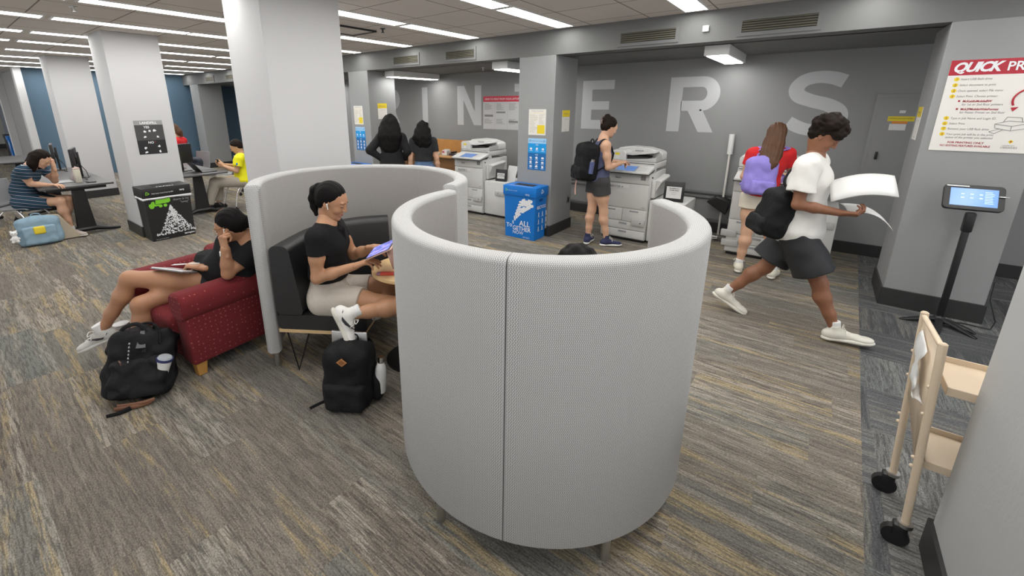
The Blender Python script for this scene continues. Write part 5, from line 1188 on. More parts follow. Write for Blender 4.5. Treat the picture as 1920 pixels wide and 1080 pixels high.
# ================================================================ clothes
def tee(root, g, m, e=.012, sleeve=.45, hem=None, name='t_shirt', h=.0055, neck_r=.068, long=False, tank=False, seated=True, flare=.0, wide=1.06, dsp=.0022, cuffs=None):
    G = SDF(h); TR_, up, side, fwd = g['TR'], g['up'], g['side'], g['fwd']
    G.ell(g['pelvis']+up*.02, (.150*wide+e+flare, .108*wide+e+flare, .11), .04, TR_); G.cone(g['pelvis']+up*.03, g['waist'], .113*wide+e+flare, .100*wide+e+flare*.5, .05, flat=side, fs=1.2); G.cone(g['waist'], g['chest'], .100*wide+e+flare*.5, .113+e, .05, flat=side, fs=1.2)
    G.ell(g['chest']+up*.02, (.142*wide+e, .100+e, .145+e*.5), .05, TR_); G.cone(g['shR']*.86+g['chest']*.14, g['shL']*.86+g['chest']*.14, .055+e, .055+e, .05)
    if g.get('bust', 1):
        for s_ in (1, -1): G.ell(g['chest']+fwd*.078+side*s_*.065+up*.0, (.052, .045, .050), .03, TR_)
    for a in ('L', 'R'):
        sh, el, wr = g['sh'+a], g['el'+a], g['wr'+a]
        G.cone(g['neck']-up*.01, sh+up*.008, .036+e*.6, .040+e, .05)
        if not tank:
            if long: G.cone(sh, el, .052+e, .042+e, .03); G.cone(el, wr, .042+e, .030+e*.8, .02, cutB=True)
            else: G.cone(sh, sh+(el-sh)*sleeve, .053+e, .050+e+flare*.6, .025, cutB=True)
    G.cone(g['neck']+up*.03, g['neck']+up*.16, neck_r, neck_r*1.1, .01, sub=True); G.ell(g['neck']+up*.045+fwd*.03, (neck_r, neck_r*1.0, neck_r*.75), .01, TR_, sub=True)
    if tank:
        for s_, a in ((1, 'L'), (-1, 'R')): G.ell(g['sh'+a]+side*s_*.0-up*.01, (.062, .09, .085), .012, TR_, sub=True)
    hp = g['pelvis']+up*(hem if hem is not None else -.03); G.cut(hp, -up)
    G.disp = folds(dsp, 38, 33, 46, sum(g['neck']))
    return np_mesh(name, [G.mesh()], m, root)
def shorts(root, g, m, length=.42, e=.014, top=.09, name='shorts', h=.0055, flare=.01, dsp=.002):
    G = SDF(h); TR_, up, side = g['TR'], g['up'], g['side']
    G.ell(g['pelvis'], (.152+e, .110+e, .105), .04, TR_); G.cone(g['pelvis']+up*.03, g['pelvis']+up*.13, .114+e, .104+e, .04, flat=side, fs=1.22)
    for a in ('L', 'R'):
        hp, kn = g['hip'+a], g['kn'+a]
        if length <= 1: G.cone(hp, hp+(kn-hp)*length, .095+e, .095+e-.03*length+flare, .04, cutB=True)
        else: G.cone(hp, kn, .094+e, .070+e, .03); G.cone(kn, kn+(g['an'+a]-kn)*.88, .070+e, .052+e, .02, cutB=True)
    G.cut(g['pelvis']+up*top, up); G.disp = folds(dsp, 30, 35, 40, 1.3+sum(g['pelvis']))
    return np_mesh(name, [G.mesh()], m, root)
def hair_cap(F, L, R, S=1., low=-.02):
    F.ell(L(0, -.020, .044), (.083*S, .097*S, .088*S), .01, R); F.ell(L(0, -.045, .00), (.074*S, .066*S, .075*S), .03, R)
    F.ell(L(0, .095, -.045), (.064*S, .062*S, .098*S), .012, R, True)
def strands(amp, L, R, f=230.):
    r_ = R[:, 0]; c = L(0, -.02, .04)
    def d(X, Y, Z):
        a = (X-c[0])*r_[0]+(Y-c[1])*r_[1]+(Z-c[2])*r_[2]; return (amp*np.sin(f*a+3*np.sin(9*Z+7*X))+amp*.6*np.sin(f*2.3*a+2*np.sin(14*Z+11*Y))).astype(np.float32)
    return d
def body_out(root, parts, skin): return np_mesh('body', parts, skin, root)
def earbud(L, s_, root): MB().ell(L(s_*.081, .006, -.002), (.006, .006, .006), n=10).cyl(L(s_*.082, .008, -.004), L(s_*.084, .022, -.030), .0032, n=8).build('earbud', M_white, root)
def lerp(a, b, t): return V3(a)*(1-t)+V3(b)*t

M_shoew = mat('white leather', (.74, .73, .70), .5, noise=.04, nscale=20); M_sole = mat('off white sole', (.62, .60, .53), .6); M_navyink = mat('swoosh black', (.015, .015, .018), .5)
M_mesh = mat('white knit', (.66, .65, .62), .85, bump=.6, bscale=320)
# ---------------------------------------------------------------- 1. girl in the armchair
J = dict(pelvis=(-3.52, 1.15, .52), hipR=(-3.605, 1.16, .51), hipL=(-3.45, 1.12, .525), neck=(-3.235, 1.30, .858), chest=(-3.31, 1.27, .75), waist=(-3.40, 1.20, .625),
         shR=(-3.41, 1.235, .805), shL=(-3.12, 1.295, .79), elL=(-3.15, 1.12, .665), wrL=(-3.125, 1.12, .85), elR=(-3.46, 1.20, .585), wrR=(-3.425, 1.04, .672),
         knL=(-3.70, .685, .628), anL=(-3.835, .498, .255), knR=(-3.58, .69, .465), anR=(-3.59, .625, .085))
g1r, B1, g = person('person in black t-shirt with glasses writing on a tablet in the red armchair', J, SK_tan, h=.0055, wide=1.0)
hp_, hL_, hR_ = head((-3.255, 1.225, .972), (-.70, -.60, -.40), (.0, 0, 1), SK_tan, g1r, eyes='down', neck_to=g['neck'])
dL = nrm(V3((-3.155, 1.158, .935))-g['wrL']); fw1 = hR_[:, 1]
handL = hand(g['wrL'], (-.22, .05, 1), (-.15, .85, .1), (-.7, -.6, 0), curl=(1.2, 1.25, 1.3, 1.3), thumb=(.3, .5))[0]
handR = hand(g['wrR'], (-.85, -.45, .12), (-.15, -.1, -1), (-.3, .9, 0), curl=(.55, .75, .9, 1.0), thumb=(.45, .5))[0]
B1.cone(g['elL'], g['wrL'], .036, .027, .02)
B1.disp = None
body_out(g1r, [B1.mesh(), hp_, handL, handR], SK_tan)
tee(g1r, g, M_tee, hem=-.02, sleeve=.55, e=.016, flare=.01)
shorts(g1r, g, mat('dark shorts', (.02, .02, .023), .9), length=.13, name='shorts')
shoe(g1r, J['anL'], (-.58, -.70, -.36), (0, -.12, 1), M_mesh, mat('air sole', (.60, .59, .56), .35), L=.26, sock=M_sock, lace=M_shoew, swoosh=M_navyink, name='sneaker', high=False)
shoe(g1r, J['anR'], (-.45, -.9, 0), (0, 0, 1), M_mesh, M_sole, L=.26, sock=M_sock, name='sneaker')
H = SDF(.0045); hair_cap(H, hL_, hR_); H.ell(hL_(0, -.105, -.005), (.045, .04, .040), .03, hR_); H.cone(hL_(0, -.09, -.02), hL_(.01, -.125, -.055), .030, .018, .02); H.disp = strands(.0011, hL_, hR_)
np_mesh('hair', [H.mesh()], M_hair, g1r)
MB().tube([tuple(hL_(.002, y, z)) for y, z in ((.074, .095), (.05, .120), (.01, .1325), (-.03, .134))], .0018, 6).build('hair_parting', SK_tan, g1r)
M_gold = mat('gold wire', (.75, .5, .25), .25, metal=1.)
mb = MB()
for s_ in (1, -1):
    mb.tube([tuple(hL_(s_*.031+.0235*math.cos(a), .106-.010*abs(math.cos(a))*(1 if s_*math.cos(a) > 0 else 0), .004+.021*math.sin(a))) for a in [2*PI*i/20 for i in range(20)]], .0011, 6, closed=True)
    mb.tube([tuple(hL_(s_*.054, .098, .008)), tuple(hL_(s_*.074, .05, .012)), tuple(hL_(s_*.080, -.005, .014))], .0011, 6)
mb.tube([tuple(hL_(-.009, .112, .008)), tuple(hL_(0, .114, .012)), tuple(hL_(.009, .112, .008))], .0011, 6); mb.build('glasses', M_gold, g1r)
earbud(hL_, -1, g1r)
MB().tube([tuple(hL_(-.080-.0*i, -.002+.014*math.sin(a), -.045+.016*math.cos(a))) for i, a in enumerate([2*PI*i/16 for i in range(16)])], .0014, 6, closed=True).build('hoop_earring', M_gold, g1r)
wd = nrm(g['wrL']-g['elL']); wp = g['wrL']-wd*.028; wx = nrm(np.cross(wd, (0, 1, 0))); wy = np.cross(wd, wx)
w_ = MB(); w_.tube([tuple(wp+wx*.030*math.cos(a)+wy*.027*math.sin(a)) for a in [2*PI*i/20 for i in range(20)]], .010, 8, closed=True, flat=.35, up=tuple(wd)) if 0 else w_.cyl(tuple(wp-wd*.010), tuple(wp+wd*.010), .0305, n=24); w_.build('watch_band', M_black, g1r)
cd = nrm(np.array((-.45, -.9, 0))); cs = nrm(np.cross(wd, cd)); MB().prism(rrect(.036, .034, .007), tuple(wp+cd*.026), tuple(cs), tuple(wd), tuple(cd*.010)).build('watch_face', M_white, g1r)
MB().cyl(tuple(wp+wd*.024), tuple(wp+wd*.027), .0268, n=20).build('hair_tie_bracelet', M_gold, g1r)
wd = nrm(g['wrR']-g['elR']); wp = g['wrR']-wd*.015
for k in range(2): MB().cyl(tuple(wp-wd*(.012*k)), tuple(wp-wd*(.012*k)+wd*.003), .0275, n=20).build('bracelet', M_gold, g1r)
MB().tube([tuple(hL_(x, y, z)) for x, y, z in ((-.05, -.03, -.115), (-.02, .03, -.135), (.03, .03, -.135))], .0012, 6).build('necklace', M_gold, g1r)
# tablet and pencil
t = thing('tablet', 'thin white edged tablet lying on the thigh of the person in the armchair', 'tablet', (-3.56, .95, .66))
TM = Matrix(((.80, -.30, .30, -3.635), (.46, .85, -.10, .905), (-.22, .20, .95, .665), (0, 0, 0, 1)))
a_ = Vector((.85, .48, -.06)).normalized(); b_ = Vector((-.45, .80, -.38)); b_ = (b_-a_*b_.dot(a_)).normalized(); c_ = a_.cross(b_); TM = Matrix.Translation(Vector((-3.555, .935, .655))) @ Matrix((a_, b_, c_)).transposed().to_4x4()
MB().box((-.125, -.09, -.004), (.125, .09, .004), bev=.003, M=TM).build('tablet_body', M_white, t); MB().box((-.113, -.079, .004), (.113, .079, .0046), M=TM).build('tablet_glass', mat('note page', (.62, .63, .66), .15), t); MB().box((-.13, -.094, -.010), (.13, .094, -.005), bev=.002, M=TM).build('folio_cover', mat('grey folio', (.22, .22, .24), .6), t)
t = thing('stylus', 'white stylus held in the right hand over the tablet in the armchair', 'stylus', (-3.5, 1.0, .7))
MB().cyl((-3.43, 1.045, .70), (-3.575, .93, .69), .0046, n=12).cyl((-3.575, .93, .69), (-3.592, .916, .686), .0046, .0008, n=12).build('stylus_body', M_white, t)

# ---------------------------------------------------------------- 2. girl in the booth
R_ = np.array([.788, .616, 0]); F_ = np.array([-.616, .788, 0])
J = dict(pelvis=(-2.565, 1.535, .525), hipR=(-2.50, 1.45, .525), hipL=(-2.60, 1.60, .52), neck=(-2.505, 1.535, 1.045), chest=(-2.515, 1.53, .91), waist=(-2.545, 1.53, .70), shR=(-2.42, 1.395, 1.0), shL=(-2.62, 1.665, .985),
         elR=(-2.415, 1.37, .735), wrR=(-2.255, 1.545, .80), elL=(-2.55, 1.75, .76), wrL=(-2.355, 1.79, .845), knR=(-2.0, 1.72, .53), anR=(-2.141, 1.398, 0.551), knL=(-2.20, 1.93, .53), anL=(-2.267, 1.630, 0.424))
g2r, B2, g = person('person in black t-shirt and beige shorts using a tablet in the booth', J, SK_tan2, h=.0055, wide=1.0)
hp_, hL_, hR_ = head((-2.475, 1.565, 1.20), tuple(R_*.93+F_*(-.10)+np.array([0, 0, -.40])), (0, 0, 1), SK_tan2, g2r, eyes='down', neck_to=g['neck'])
handR = hand(g['wrR'], tuple(R_*.86+F_*.10+np.array([0, 0, .28])), (.10, .05, -1), tuple(F_), curl=(.30, .42, .5, .6), thumb=(.5, .3))[0]
handL = hand(g['wrL'], tuple(R_*.85-F_*.25+np.array([0, 0, .10])), (.05, -.1, -1), tuple(-F_), curl=(.45, .55, .6, .7), thumb=(.45, .4))[0]
body_out(g2r, [B2.mesh(), hp_, handL, handR], SK_tan2)
tee(g2r, g, M_tee, hem=.150, sleeve=.42, e=.010, dsp=.0016)
M_beiges = mat('beige cotton', (.52, .47, .41), .9, bump=.25, bscale=60)
shorts(g2r, g, M_beiges, length=.50, top=.162, e=.014, flare=.012)
MB().tube([tuple(g['pelvis']+g['up']*.145+g['fwd']*.132-g['side']*.03), tuple(g['pelvis']+g['up']*.11+g['fwd']*.150-g['side']*.045), tuple(g['pelvis']+g['up']*.075+g['fwd']*.152-g['side']*.03)], .004, 6).build('drawstring', M_beiges, g2r)
shoe(g2r, J['anR'], tuple(R_*.42+F_*(-.20)+np.array([0, 0, -.90])), tuple(nrm(V3(J['knR'])-V3(J['anR']))+R_*.75+np.array([0, 0, .30])), M_shoew, M_sole, L=.245, sock=M_sock, lace=M_shoew, swoosh=M_navyink, name='sneaker', high=True)
shoe(g2r, J['anL'], tuple(R_*(-.85)+F_*.1+np.array([0, 0, -.25])), tuple(F_*(-.75)+np.array([0, 0, .6])), M_shoew, M_sole, L=.245, sock=M_sock, lace=M_shoew, swoosh=M_navyink, name='sneaker', high=True)
H = SDF(.0042); hair_cap(H, hL_, hR_); H.ell(hL_(0, -.110, .048), (.030, .026, .030), .02, hR_)
H.chain([hL_(0, -.118, .055), hL_(-.01, -.136, .02), hL_(-.012, -.128, -.04), hL_(-.012, -.105, -.09), hL_(.0, -.07, -.13)], [.020, .026, .027, .021, .012], .02)
H.chain([hL_(-.02, -.02, -.10), hL_(-.02, .05, -.14), hL_(-.0, .105, -.17), hL_(.01, .135, -.215), hL_(.01, .15, -.27)], [.024, .030, .034, .030, .012], .03); H.disp = strands(.0010, hL_, hR_)
np_mesh('hair', [H.mesh()], M_hair, g2r); earbud(hL_, 1, g2r)
# tablet on a folded case, marker pouch on the table
t = thing('tablet', 'tablet in a pink folding case propped on the pale booth table', 'tablet', (-2.12, 1.84, .72))
u_ = Vector((R_[0], R_[1], 0)); a_ = Vector((-.616, .788, 0)); dn = (u_*.92+Z_*.39).normalized(); nn = a_.cross(dn)*-1; c0 = Vector((-2.146, 1.546, 0.863))
TM = Matrix.Translation(c0) @ Matrix((dn, a_, dn.cross(a_))).transposed().to_4x4()
MB().box((0, 0, -.004), (.19, .245, .004), bev=.003, M=TM).build('tablet_body', mat('rose case', (.55, .36, .30), .5), t); MB().box((.004, .004, .004), (.176, .241, .0065), bev=.001, M=TM).build('tablet_glass', M_black, t)
m = mat('tablet screen', (.1, .1, .3), .2, emit=(.22, .25, .75), es=1.); g_ = NG(m); tc = g_.n('ShaderNodeTexCoord'); nz = g_.noise(tc.outputs['Object'], 22., 2.); g_.l(g_.ramp(nz, [(.3, (.09, .04, .22)), (.5, (.12, .2, .6)), (.65, (.45, .3, .75))]), m.node_tree.nodes['Principled BSDF'].inputs['Emission Color'])
MB().box((.014, .014, .0064), (.166, .231, .0074), M=TM).build('tablet_screen', m, t)
MB().add([TM @ Vector((.15, .01, -.005)), TM @ Vector((.15, .235, -.005)), Vector(TM @ Vector((.15, .235, -.005)))*1+Vector((.03, .02, -.115)), Vector(TM @ Vector((.15, .01, -.005)))+Vector((.03, .02, -.115))], [(0, 1, 2, 3)]).build('folded_stand', mat('dusty pink flap', (.50, .30, .25), .6), t).modifiers.new('s', 'SOLIDIFY').thickness = .005
t = thing('marker_pouch', 'narrow red and violet marker pack on the booth table edge', 'marker pack', (-2.12, 1.72, .72), .66); A = WM[t.name]
MB().box((-.085, -.018, 0), (.085, .018, .016), bev=.004, M=A).build('pack_body', mat('violet wrap', (.32, .16, .24), .4), t); MB().box((-.06, -.0185, .002), (.03, .0185, .0166), bev=.002, M=A).build('red_label', mat('label red', (.62, .06, .03), .4), t); MB().box((.035, -.0186, .002), (.055, .0186, .0168), M=A).build('white_label', M_white, t)

# ---------------------------------------------------------------- 3. person hidden in the near booth
J = dict(pelvis=(-.72, 1.58, .54), hipR=(-.66, 1.66, .54), hipL=(-.78, 1.50, .54), neck=(-.775, 1.69, .925), shR=(-.70, 1.84, .89), shL=(-.89, 1.56, .89), elR=(-.80, 1.93, .70), wrR=(-1.0, 1.86, .74), elL=(-1.02, 1.62, .70), wrL=(-1.1, 1.75, .74), knR=(-1.04, 1.86, .54), anR=(-1.05, 1.88, .10), knL=(-1.12, 1.70, .54), anL=(-1.15, 1.72, .10))
g3r, B3, g = person('person seated inside the nearest booth, only dark hair showing over the rim', J, SK_tan, h=.008)
hp_, hL_, hR_ = head((-.81, 1.755, 1.045), (-.8, .45, -.35), (0, 0, 1), SK_tan, g3r, eyes=None, neck_to=g['neck'], h=.005)
body_out(g3r, [B3.mesh(), hp_, hand(g['wrR'], (-.9, .2, 0), (0, 0, -1), (-.2, -.9, 0), h=.004)[0], hand(g['wrL'], (-.9, .3, 0), (0, 0, -1), (.3, .9, 0), h=.004)[0]], SK_tan)
tee(g3r, g, M_tee, h=.008); shorts(g3r, g, mat('navy trousers', (.03, .035, .05), .9), length=2, h=.008, name='trousers')
for a in 'LR': shoe(g3r, J['an'+a], (-.85, .45, 0), (0, 0, 1), M_shoew, M_sole, h=.006, name='sneaker')
H = SDF(.005); hair_cap(H, hL_, hR_); H.ell(hL_(0, -.03, .045), (.095, .105, .088), .02, hR_); H.disp = folds(.003, 120, 110, 130); np_mesh('hair', [H.mesh()], M_hair, g3r)

# ---------------------------------------------------------------- 4. woman with a black backpack at printer 4
J = dict(pelvis=(-2.19, 5.27, .865), hipR=(-2.13, 5.23, .85), hipL=(-2.25, 5.32, .85), neck=(-2.165, 5.29, 1.395), shR=(-2.07, 5.16, 1.335), shL=(-2.265, 5.405, 1.335), elR=(-2.03, 5.17, 1.065), wrR=(-1.975, 5.41, 1.095), elL=(-2.20, 5.52, 1.09), wrL=(-2.05, 5.60, 1.09),
         knR=(-2.085, 5.27, .475), anR=(-2.03, 5.29, .095), knL=(-2.25, 5.27, .475), anL=(-2.27, 5.24, .095))
g4r, B4, g = person('person in navy tank top and black shorts wearing a backpack at printer 4', J, SK_light, h=.0065, wide=1.0)
hp_, hL_, hR_ = head((-2.12, 5.335, 1.545), (.60, .72, -.42), (0, 0, 1), SK_light, g4r, eyes='down', neck_to=g['neck'], h=.0042)
body_out(g4r, [B4.mesh(), hp_, hand(g['wrR'], (.25, .9, .05), (0, 0, -1), (-.9, .2, 0), curl=(.25, .6, .7, .8), h=.003)[0], hand(g['wrL'], (.4, .9, 0), (0, 0, -1), (.9, -.2, 0), h=.003)[0]], SK_light)
tee(g4r, g, mat('navy blue knit', (.075, .085, .16), .85), hem=.0, tank=True, e=.006, h=.006, neck_r=.085, name='tank_top', dsp=.0012)
shorts(g4r, g, mat('washed black twill', (.045, .045, .047), .9, noise=.2, nscale=20), length=.40, top=.11, h=.006, flare=.014)
M_navy = mat('navy canvas', (.025, .03, .085), .8)
for a, td in (('L', (-.1, 1, 0)), ('R', (.75, .55, 0))): shoe(g4r, J['an'+a], td, (0, 0, 1), M_navy, M_shoew, L=.235, h=.005, sock=M_navy, lace=M_shoew, name='sneaker')
H = SDF(.0045); hair_cap(H, hL_, hR_); H.ell(hL_(0, -.085, .095), (.05, .038, .045), .02, hR_); H.ell(hL_(.02, -.115, .06), (.03, .03, .035), .02, hR_); H.ell(hL_(-.03, -.07, .125), (.022, .02, .025), .01, hR_); H.cone(hL_(0, -.10, .02), hL_(0, -.105, -.03), .022, .008, .02); H.disp = strands(.002, hL_, hR_, 160.); np_mesh('hair', [H.mesh()], M_hairdk, g4r)
mb = MB()
for s_ in (1, -1): mb.tube([tuple(hL_(s_*.02, -.10, .11)), tuple(hL_(s_*.03, -.135, .08)), tuple(hL_(s_*.02, -.140, .03)), tuple(hL_(s_*.012, -.12, .0))], .006, 6)
mb.build('claw_clip', mat('tortoise clip', (.22, .15, .13), .3), g4r)

# ---------------------------------------------------------------- 5. student in red with lavender backpack
J = dict(pelvis=(-.415, 5.39, .845), hipR=(-.335, 5.42, .835), hipL=(-.485, 5.35, .835), neck=(-.385, 5.43, 1.375), shR=(-.235, 5.50, 1.315), shL=(-.53, 5.33, 1.315), elL=(-.575, 5.30, 1.075), wrL=(-.47, 5.53, 1.08), elR=(-.16, 5.56, 1.07), wrR=(-.22, 5.78, 1.06),
         knL=(-.475, 5.345, .485), anL=(-.497, 5.33, .095), knR=(-.27, 5.38, .475), anR=(-.18, 5.33, .095))
g5r, B5, g = person('person in red t-shirt with long brown hair at the large printer', J, SK_light, h=.0065, wide=.98)
hp_, hL_, hR_ = head((-.365, 5.475, 1.50), (-.05, .85, -.45), (0, 0, 1), SK_light, g5r, eyes='down', neck_to=g['neck'], h=.0045)
body_out(g5r, [B5.mesh(), hp_, hand(g['wrR'], (-.1, .95, 0), (0, 0, -1), (-.9, 0, 0), h=.0032)[0], hand(g['wrL'], (.1, .95, 0), (0, 0, -1), (.9, 0, 0), h=.0032)[0]], SK_light)
tee(g5r, g, mat('red cotton', (.56, .012, .015), .85, noise=.08, nscale=14), hem=.03, sleeve=.5, e=.014, h=.006)
shorts(g5r, g, mat('cream shorts', (.66, .60, .50), .9), length=.26, top=.11, h=.006)
M_cream_s = mat('cream suede', (.68, .64, .54), .8)
for a, td in (('L', (-.15, 1, 0)), ('R', (.15, 1, 0))): shoe(g5r, J['an'+a], td, (0, 0, 1), M_cream_s, M_sole, L=.24, h=.005, sock=M_sock, lace=M_shoew, name='sneaker')
H = SDF(.0048); hair_cap(H, hL_, hR_); H.chain([hL_(0, -.06, .03), V3((-.37, 5.37, 1.42)), V3((-.375, 5.30, 1.33)), V3((-.38, 5.235, 1.24)), V3((-.385, 5.205, 1.17))], [.080, .092, .098, .080, .03], .03, flat=tuple(hR_[:, 1]), fs=.6); H.disp = strands(.0022, hL_, hR_, 190.); np_mesh('hair', [H.mesh()], M_hairbr, g5r)

# ---------------------------------------------------------------- 6. walking student
J = dict(pelvis=(-.035, 4.17, .835), hipR=(-.03, 4.08, .82), hipL=(-.03, 4.26, .82), neck=(-.01, 4.15, 1.425), shR=(-.045, 3.945, 1.375), shL=(-.0, 4.36, 1.375), elR=(-.055, 3.90, 1.09), wrR=(.205, 3.98, 1.05), elL=(-.13, 4.40, 1.06), wrL=(-.19, 4.34, .80),
         knR=(.175, 4.09, .455), anR=(.325, 4.08, .105), knL=(-.20, 4.25, .455), anL=(-.455, 4.20, .165))
g6r, B6, g = person('person in white t-shirt and black shorts walking past with sheets of paper', J, SK_dark, h=.0065, wide=1.04)
g['bust'] = 0
hp_, hL_, hR_ = head((.02, 4.13, 1.585), (.80, -.10, -.62), (0, 0, 1), SK_dark, g6r, eyes='down', neck_to=g['neck'], h=.0042, brow=(.01, .007, .006))
body_out(g6r, [B6.mesh(), hp_, hand(g['wrR'], (.95, .05, .05), (.1, .4, .9), (0, .9, -.4), curl=(.6, .7, .8, .85), thumb=(.3, .6), h=.0032)[0], hand(g['wrL'], (-.2, -.1, -1), (.5, -.8, 0), (.8, .3, 0), curl=(.4, .5, .55, .6), h=.0032)[0]], SK_dark)
M_tw = mat('white cotton', (.74, .73, .70), .9, bump=.2, bscale=40)
tee(g6r, g, M_tw, hem=-.085, sleeve=.66, e=.028, flare=.022, h=.0065, wide=1.1, dsp=.0035)
shorts(g6r, g, mat('black nylon shorts', (.018, .019, .022), .6), length=.78, top=.06, e=.030, flare=.045, h=.0065, dsp=.004)
M_offw = mat('cream white leather', (.70, .68, .60), .55)
shoe(g6r, J['anR'], (.95, .05, .12), (-.12, 0, 1), M_offw, M_offw, L=.285, h=.005, sock=M_sock, lace=M_offw, name='sneaker', high=True, tw=1.1)
shoe(g6r, J['anL'], (.82, .05, -.42), (.42, 0, .85), M_offw, M_offw, L=.285, h=.005, sock=M_sock, lace=M_offw, name='sneaker', high=True, tw=1.1)
H = SDF(.0048); hair_cap(H, hL_, hR_); rnd = random.Random(3)
for i in range(46):
    a, b = rnd.uniform(0, 2*PI), rnd.uniform(-.1, 1.25); p = hL_(.082*math.cos(a)*math.cos(b), -.015+.100*math.sin(a)*math.cos(b), .045+.092*math.sin(b))
    q = np.linalg.inv(hR_) @ (p-hL_(0, 0, 0))
    if q[1] > .07 and q[2] < .055: continue
    H.ell(p, rnd.uniform(.028, .042), .012)
H.disp = folds(.0035, 150, 140, 160); np_mesh('hair', [H.mesh()], M_hairdk, g6r)
# papers in his hand
t = thing('paper_stack', 'curved stack of white printed sheets held by the walking person', 'paper', (.30, 4.0, 1.12))
def sheet_curl(name, o, u, v, n, w_, l_, bend, layers, par):
    o, u, v, n = Vector(o), Vector(u).normalized(), Vector(v).normalized(), Vector(n).normalized(); vs, fs = [], []; NU = 14
    for i in range(NU+1):
        s_ = i/NU
        for j in range(5):
            b = j/4; vs.append(o+u*(s_*l_)+v*(b*w_)+n*(bend*math.sin(s_*PI*.9)+.01*math.sin(b*PI)))
    for i in range(NU):
        for j in range(4): fs.append((i*5+j, i*5+j+1, i*5+j+6, i*5+j+5))
    ob = MB().add(vs, fs).build(name, M_paper, par); ob.modifiers.new('s', 'SOLIDIFY').thickness = layers; return ob
sheet_curl('paper_bundle', (.13, 3.93, 1.135), (.95, .1, .16), (-.1, .75, .45), (-.15, -.5, .85), .23, .36, .05, .012, t)
t = tag(sheet_curl('paper_sheet', (.24, 4.0, 1.06), (.85, .2, -.42), (-.2, .95, .1), (.3, .1, .9), .21, .30, .06, .0015, None), 'single curling sheet hanging below the stack in the walking person\'s hand', 'paper')

# ---------------------------------------------------------------- 7, 8. two women seen from behind
def backwoman(lab, o, H_, m_top, long, hips, hairw, J2, trouser, skin, arms=None):
    J = dict(J2); r, B_, g = person(lab, J, skin, h=.008, wide=1.0); return r, B_, g
def stand(cx, cy, f, H_, **ov):
    """standing joints: f = facing (unit xy), H_ = stature"""
    f = np.array([f[0], f[1], 0.]); f /= np.linalg.norm(f); s = H_/1.68; l = np.array([-f[1], f[0], 0.]); c = np.array([cx, cy, 0.]); z = np.array([0, 0, 1.])
    J = dict(pelvis=c+z*.88*s, hipL=c+l*.085*s+z*.865*s, hipR=c-l*.085*s+z*.865*s, neck=c+z*1.40*s, shL=c+l*.17*s+z*1.345*s, shR=c-l*.17*s+z*1.345*s, elL=c+l*.22*s+z*1.07*s-f*.02, elR=c-l*.22*s+z*1.07*s-f*.02, wrL=c+l*.24*s+z*.83*s+f*.03, wrR=c-l*.24*s+z*.83*s+f*.03,
             knL=c+l*.09*s+z*.475*s, knR=c-l*.09*s+z*.475*s, anL=c+l*.095*s+z*.095, anR=c-l*.095*s+z*.095, head=c+z*1.545*s+f*.02)
    J.update(ov); return J, f, l
J, f, l = stand(-5.38, 4.56, F_, 1.66); c_ = np.array([-5.38, 4.56, 0])
J['elL'] = c_+l*.33-f*.09+np.array([0, 0, 1.14]); J['wrL'] = c_+l*.15-f*.02+np.array([0, 0, .985]); J['elR'] = c_-l*.26-f*.05+np.array([0, 0, 1.12]); J['wrR'] = c_-l*.19+f*.1+np.array([0, 0, .98])
hd = J.pop('head'); r7, B7, g = person('person with long black hair and black sweater seen from behind, hand on hip', J, SK_med, h=.008, wide=1.1)
hp_, hL_, hR_ = head(hd, tuple(f+np.array([0, 0, -.1])), (0, 0, 1), SK_med, r7, eyes='down', neck_to=g['neck'], h=.005)
body_out(r7, [B7.mesh(), hp_, hand(g['wrL'], tuple(-l*.5-f*.1+np.array([0, 0, -.6])), tuple(-l), tuple(f), h=.004)[0], hand(g['wrR'], tuple(f*.5+np.array([0, 0, -.5])), tuple(l), tuple(-f), h=.004)[0]], SK_med)
M_bk = mat('black knit', (.008, .008, .009), .95); tee(r7, g, M_bk, long=True, hem=-.10, e=.022, h=.008, name='sweater', wide=1.18); shorts(r7, g, mat('black trousers', (.012, .012, .014), .9), length=2, top=.08, h=.008, name='trousers')
for a in 'LR': shoe(r7, J['an'+a], tuple(f), (0, 0, 1), M_black, M_sole, h=.006, name='shoe')
H = SDF(.006); hair_cap(H, hL_, hR_, 1.05); H.chain([hL_(0, -.05, .05), hL_(0, -.07, -.06), hL_(0, -.09, -.18), hL_(.0, -.085, -.30), hL_(0, -.07, -.38)], [.115, .165, .185, .155, .08], .03, flat=tuple(hR_[:, 1]), fs=.48); H.disp = folds(.006, 60, 55, 50); np_mesh('hair', [H.mesh()], M_hair, r7)
J, f, l = stand(-4.975, 4.87, F_, 1.58); hd = J.pop('head'); r8, B8, g = person('person with black wavy hair, dark polo shirt and blue jeans seen from behind', J, SK_light, h=.008, wide=1.0)
hp_, hL_, hR_ = head(hd, tuple(f+np.array([0, 0, -.1])), (0, 0, 1), SK_light, r8, eyes='down', neck_to=g['neck'], h=.005)
body_out(r8, [B8.mesh(), hp_, hand(g['wrL'], tuple(f*.2+np.array([0, 0, -1])), tuple(-l), tuple(f), h=.004)[0], hand(g['wrR'], tuple(f*.2+np.array([0, 0, -1])), tuple(l), tuple(f), h=.004)[0]], SK_light)
tee(r8, g, mat('charcoal pique', (.014, .015, .017), .9), hem=.135, sleeve=.62, e=.012, h=.008, name='polo_shirt')
shorts(r8, g, mat('blue denim', (.085, .15, .27), .85, noise=.25, nscale=30), length=2, top=.15, h=.008, name='jeans')
for a in 'LR': shoe(r8, J['an'+a], tuple(f), (0, 0, 1), M_shoew, M_sole, h=.006, name='shoe')
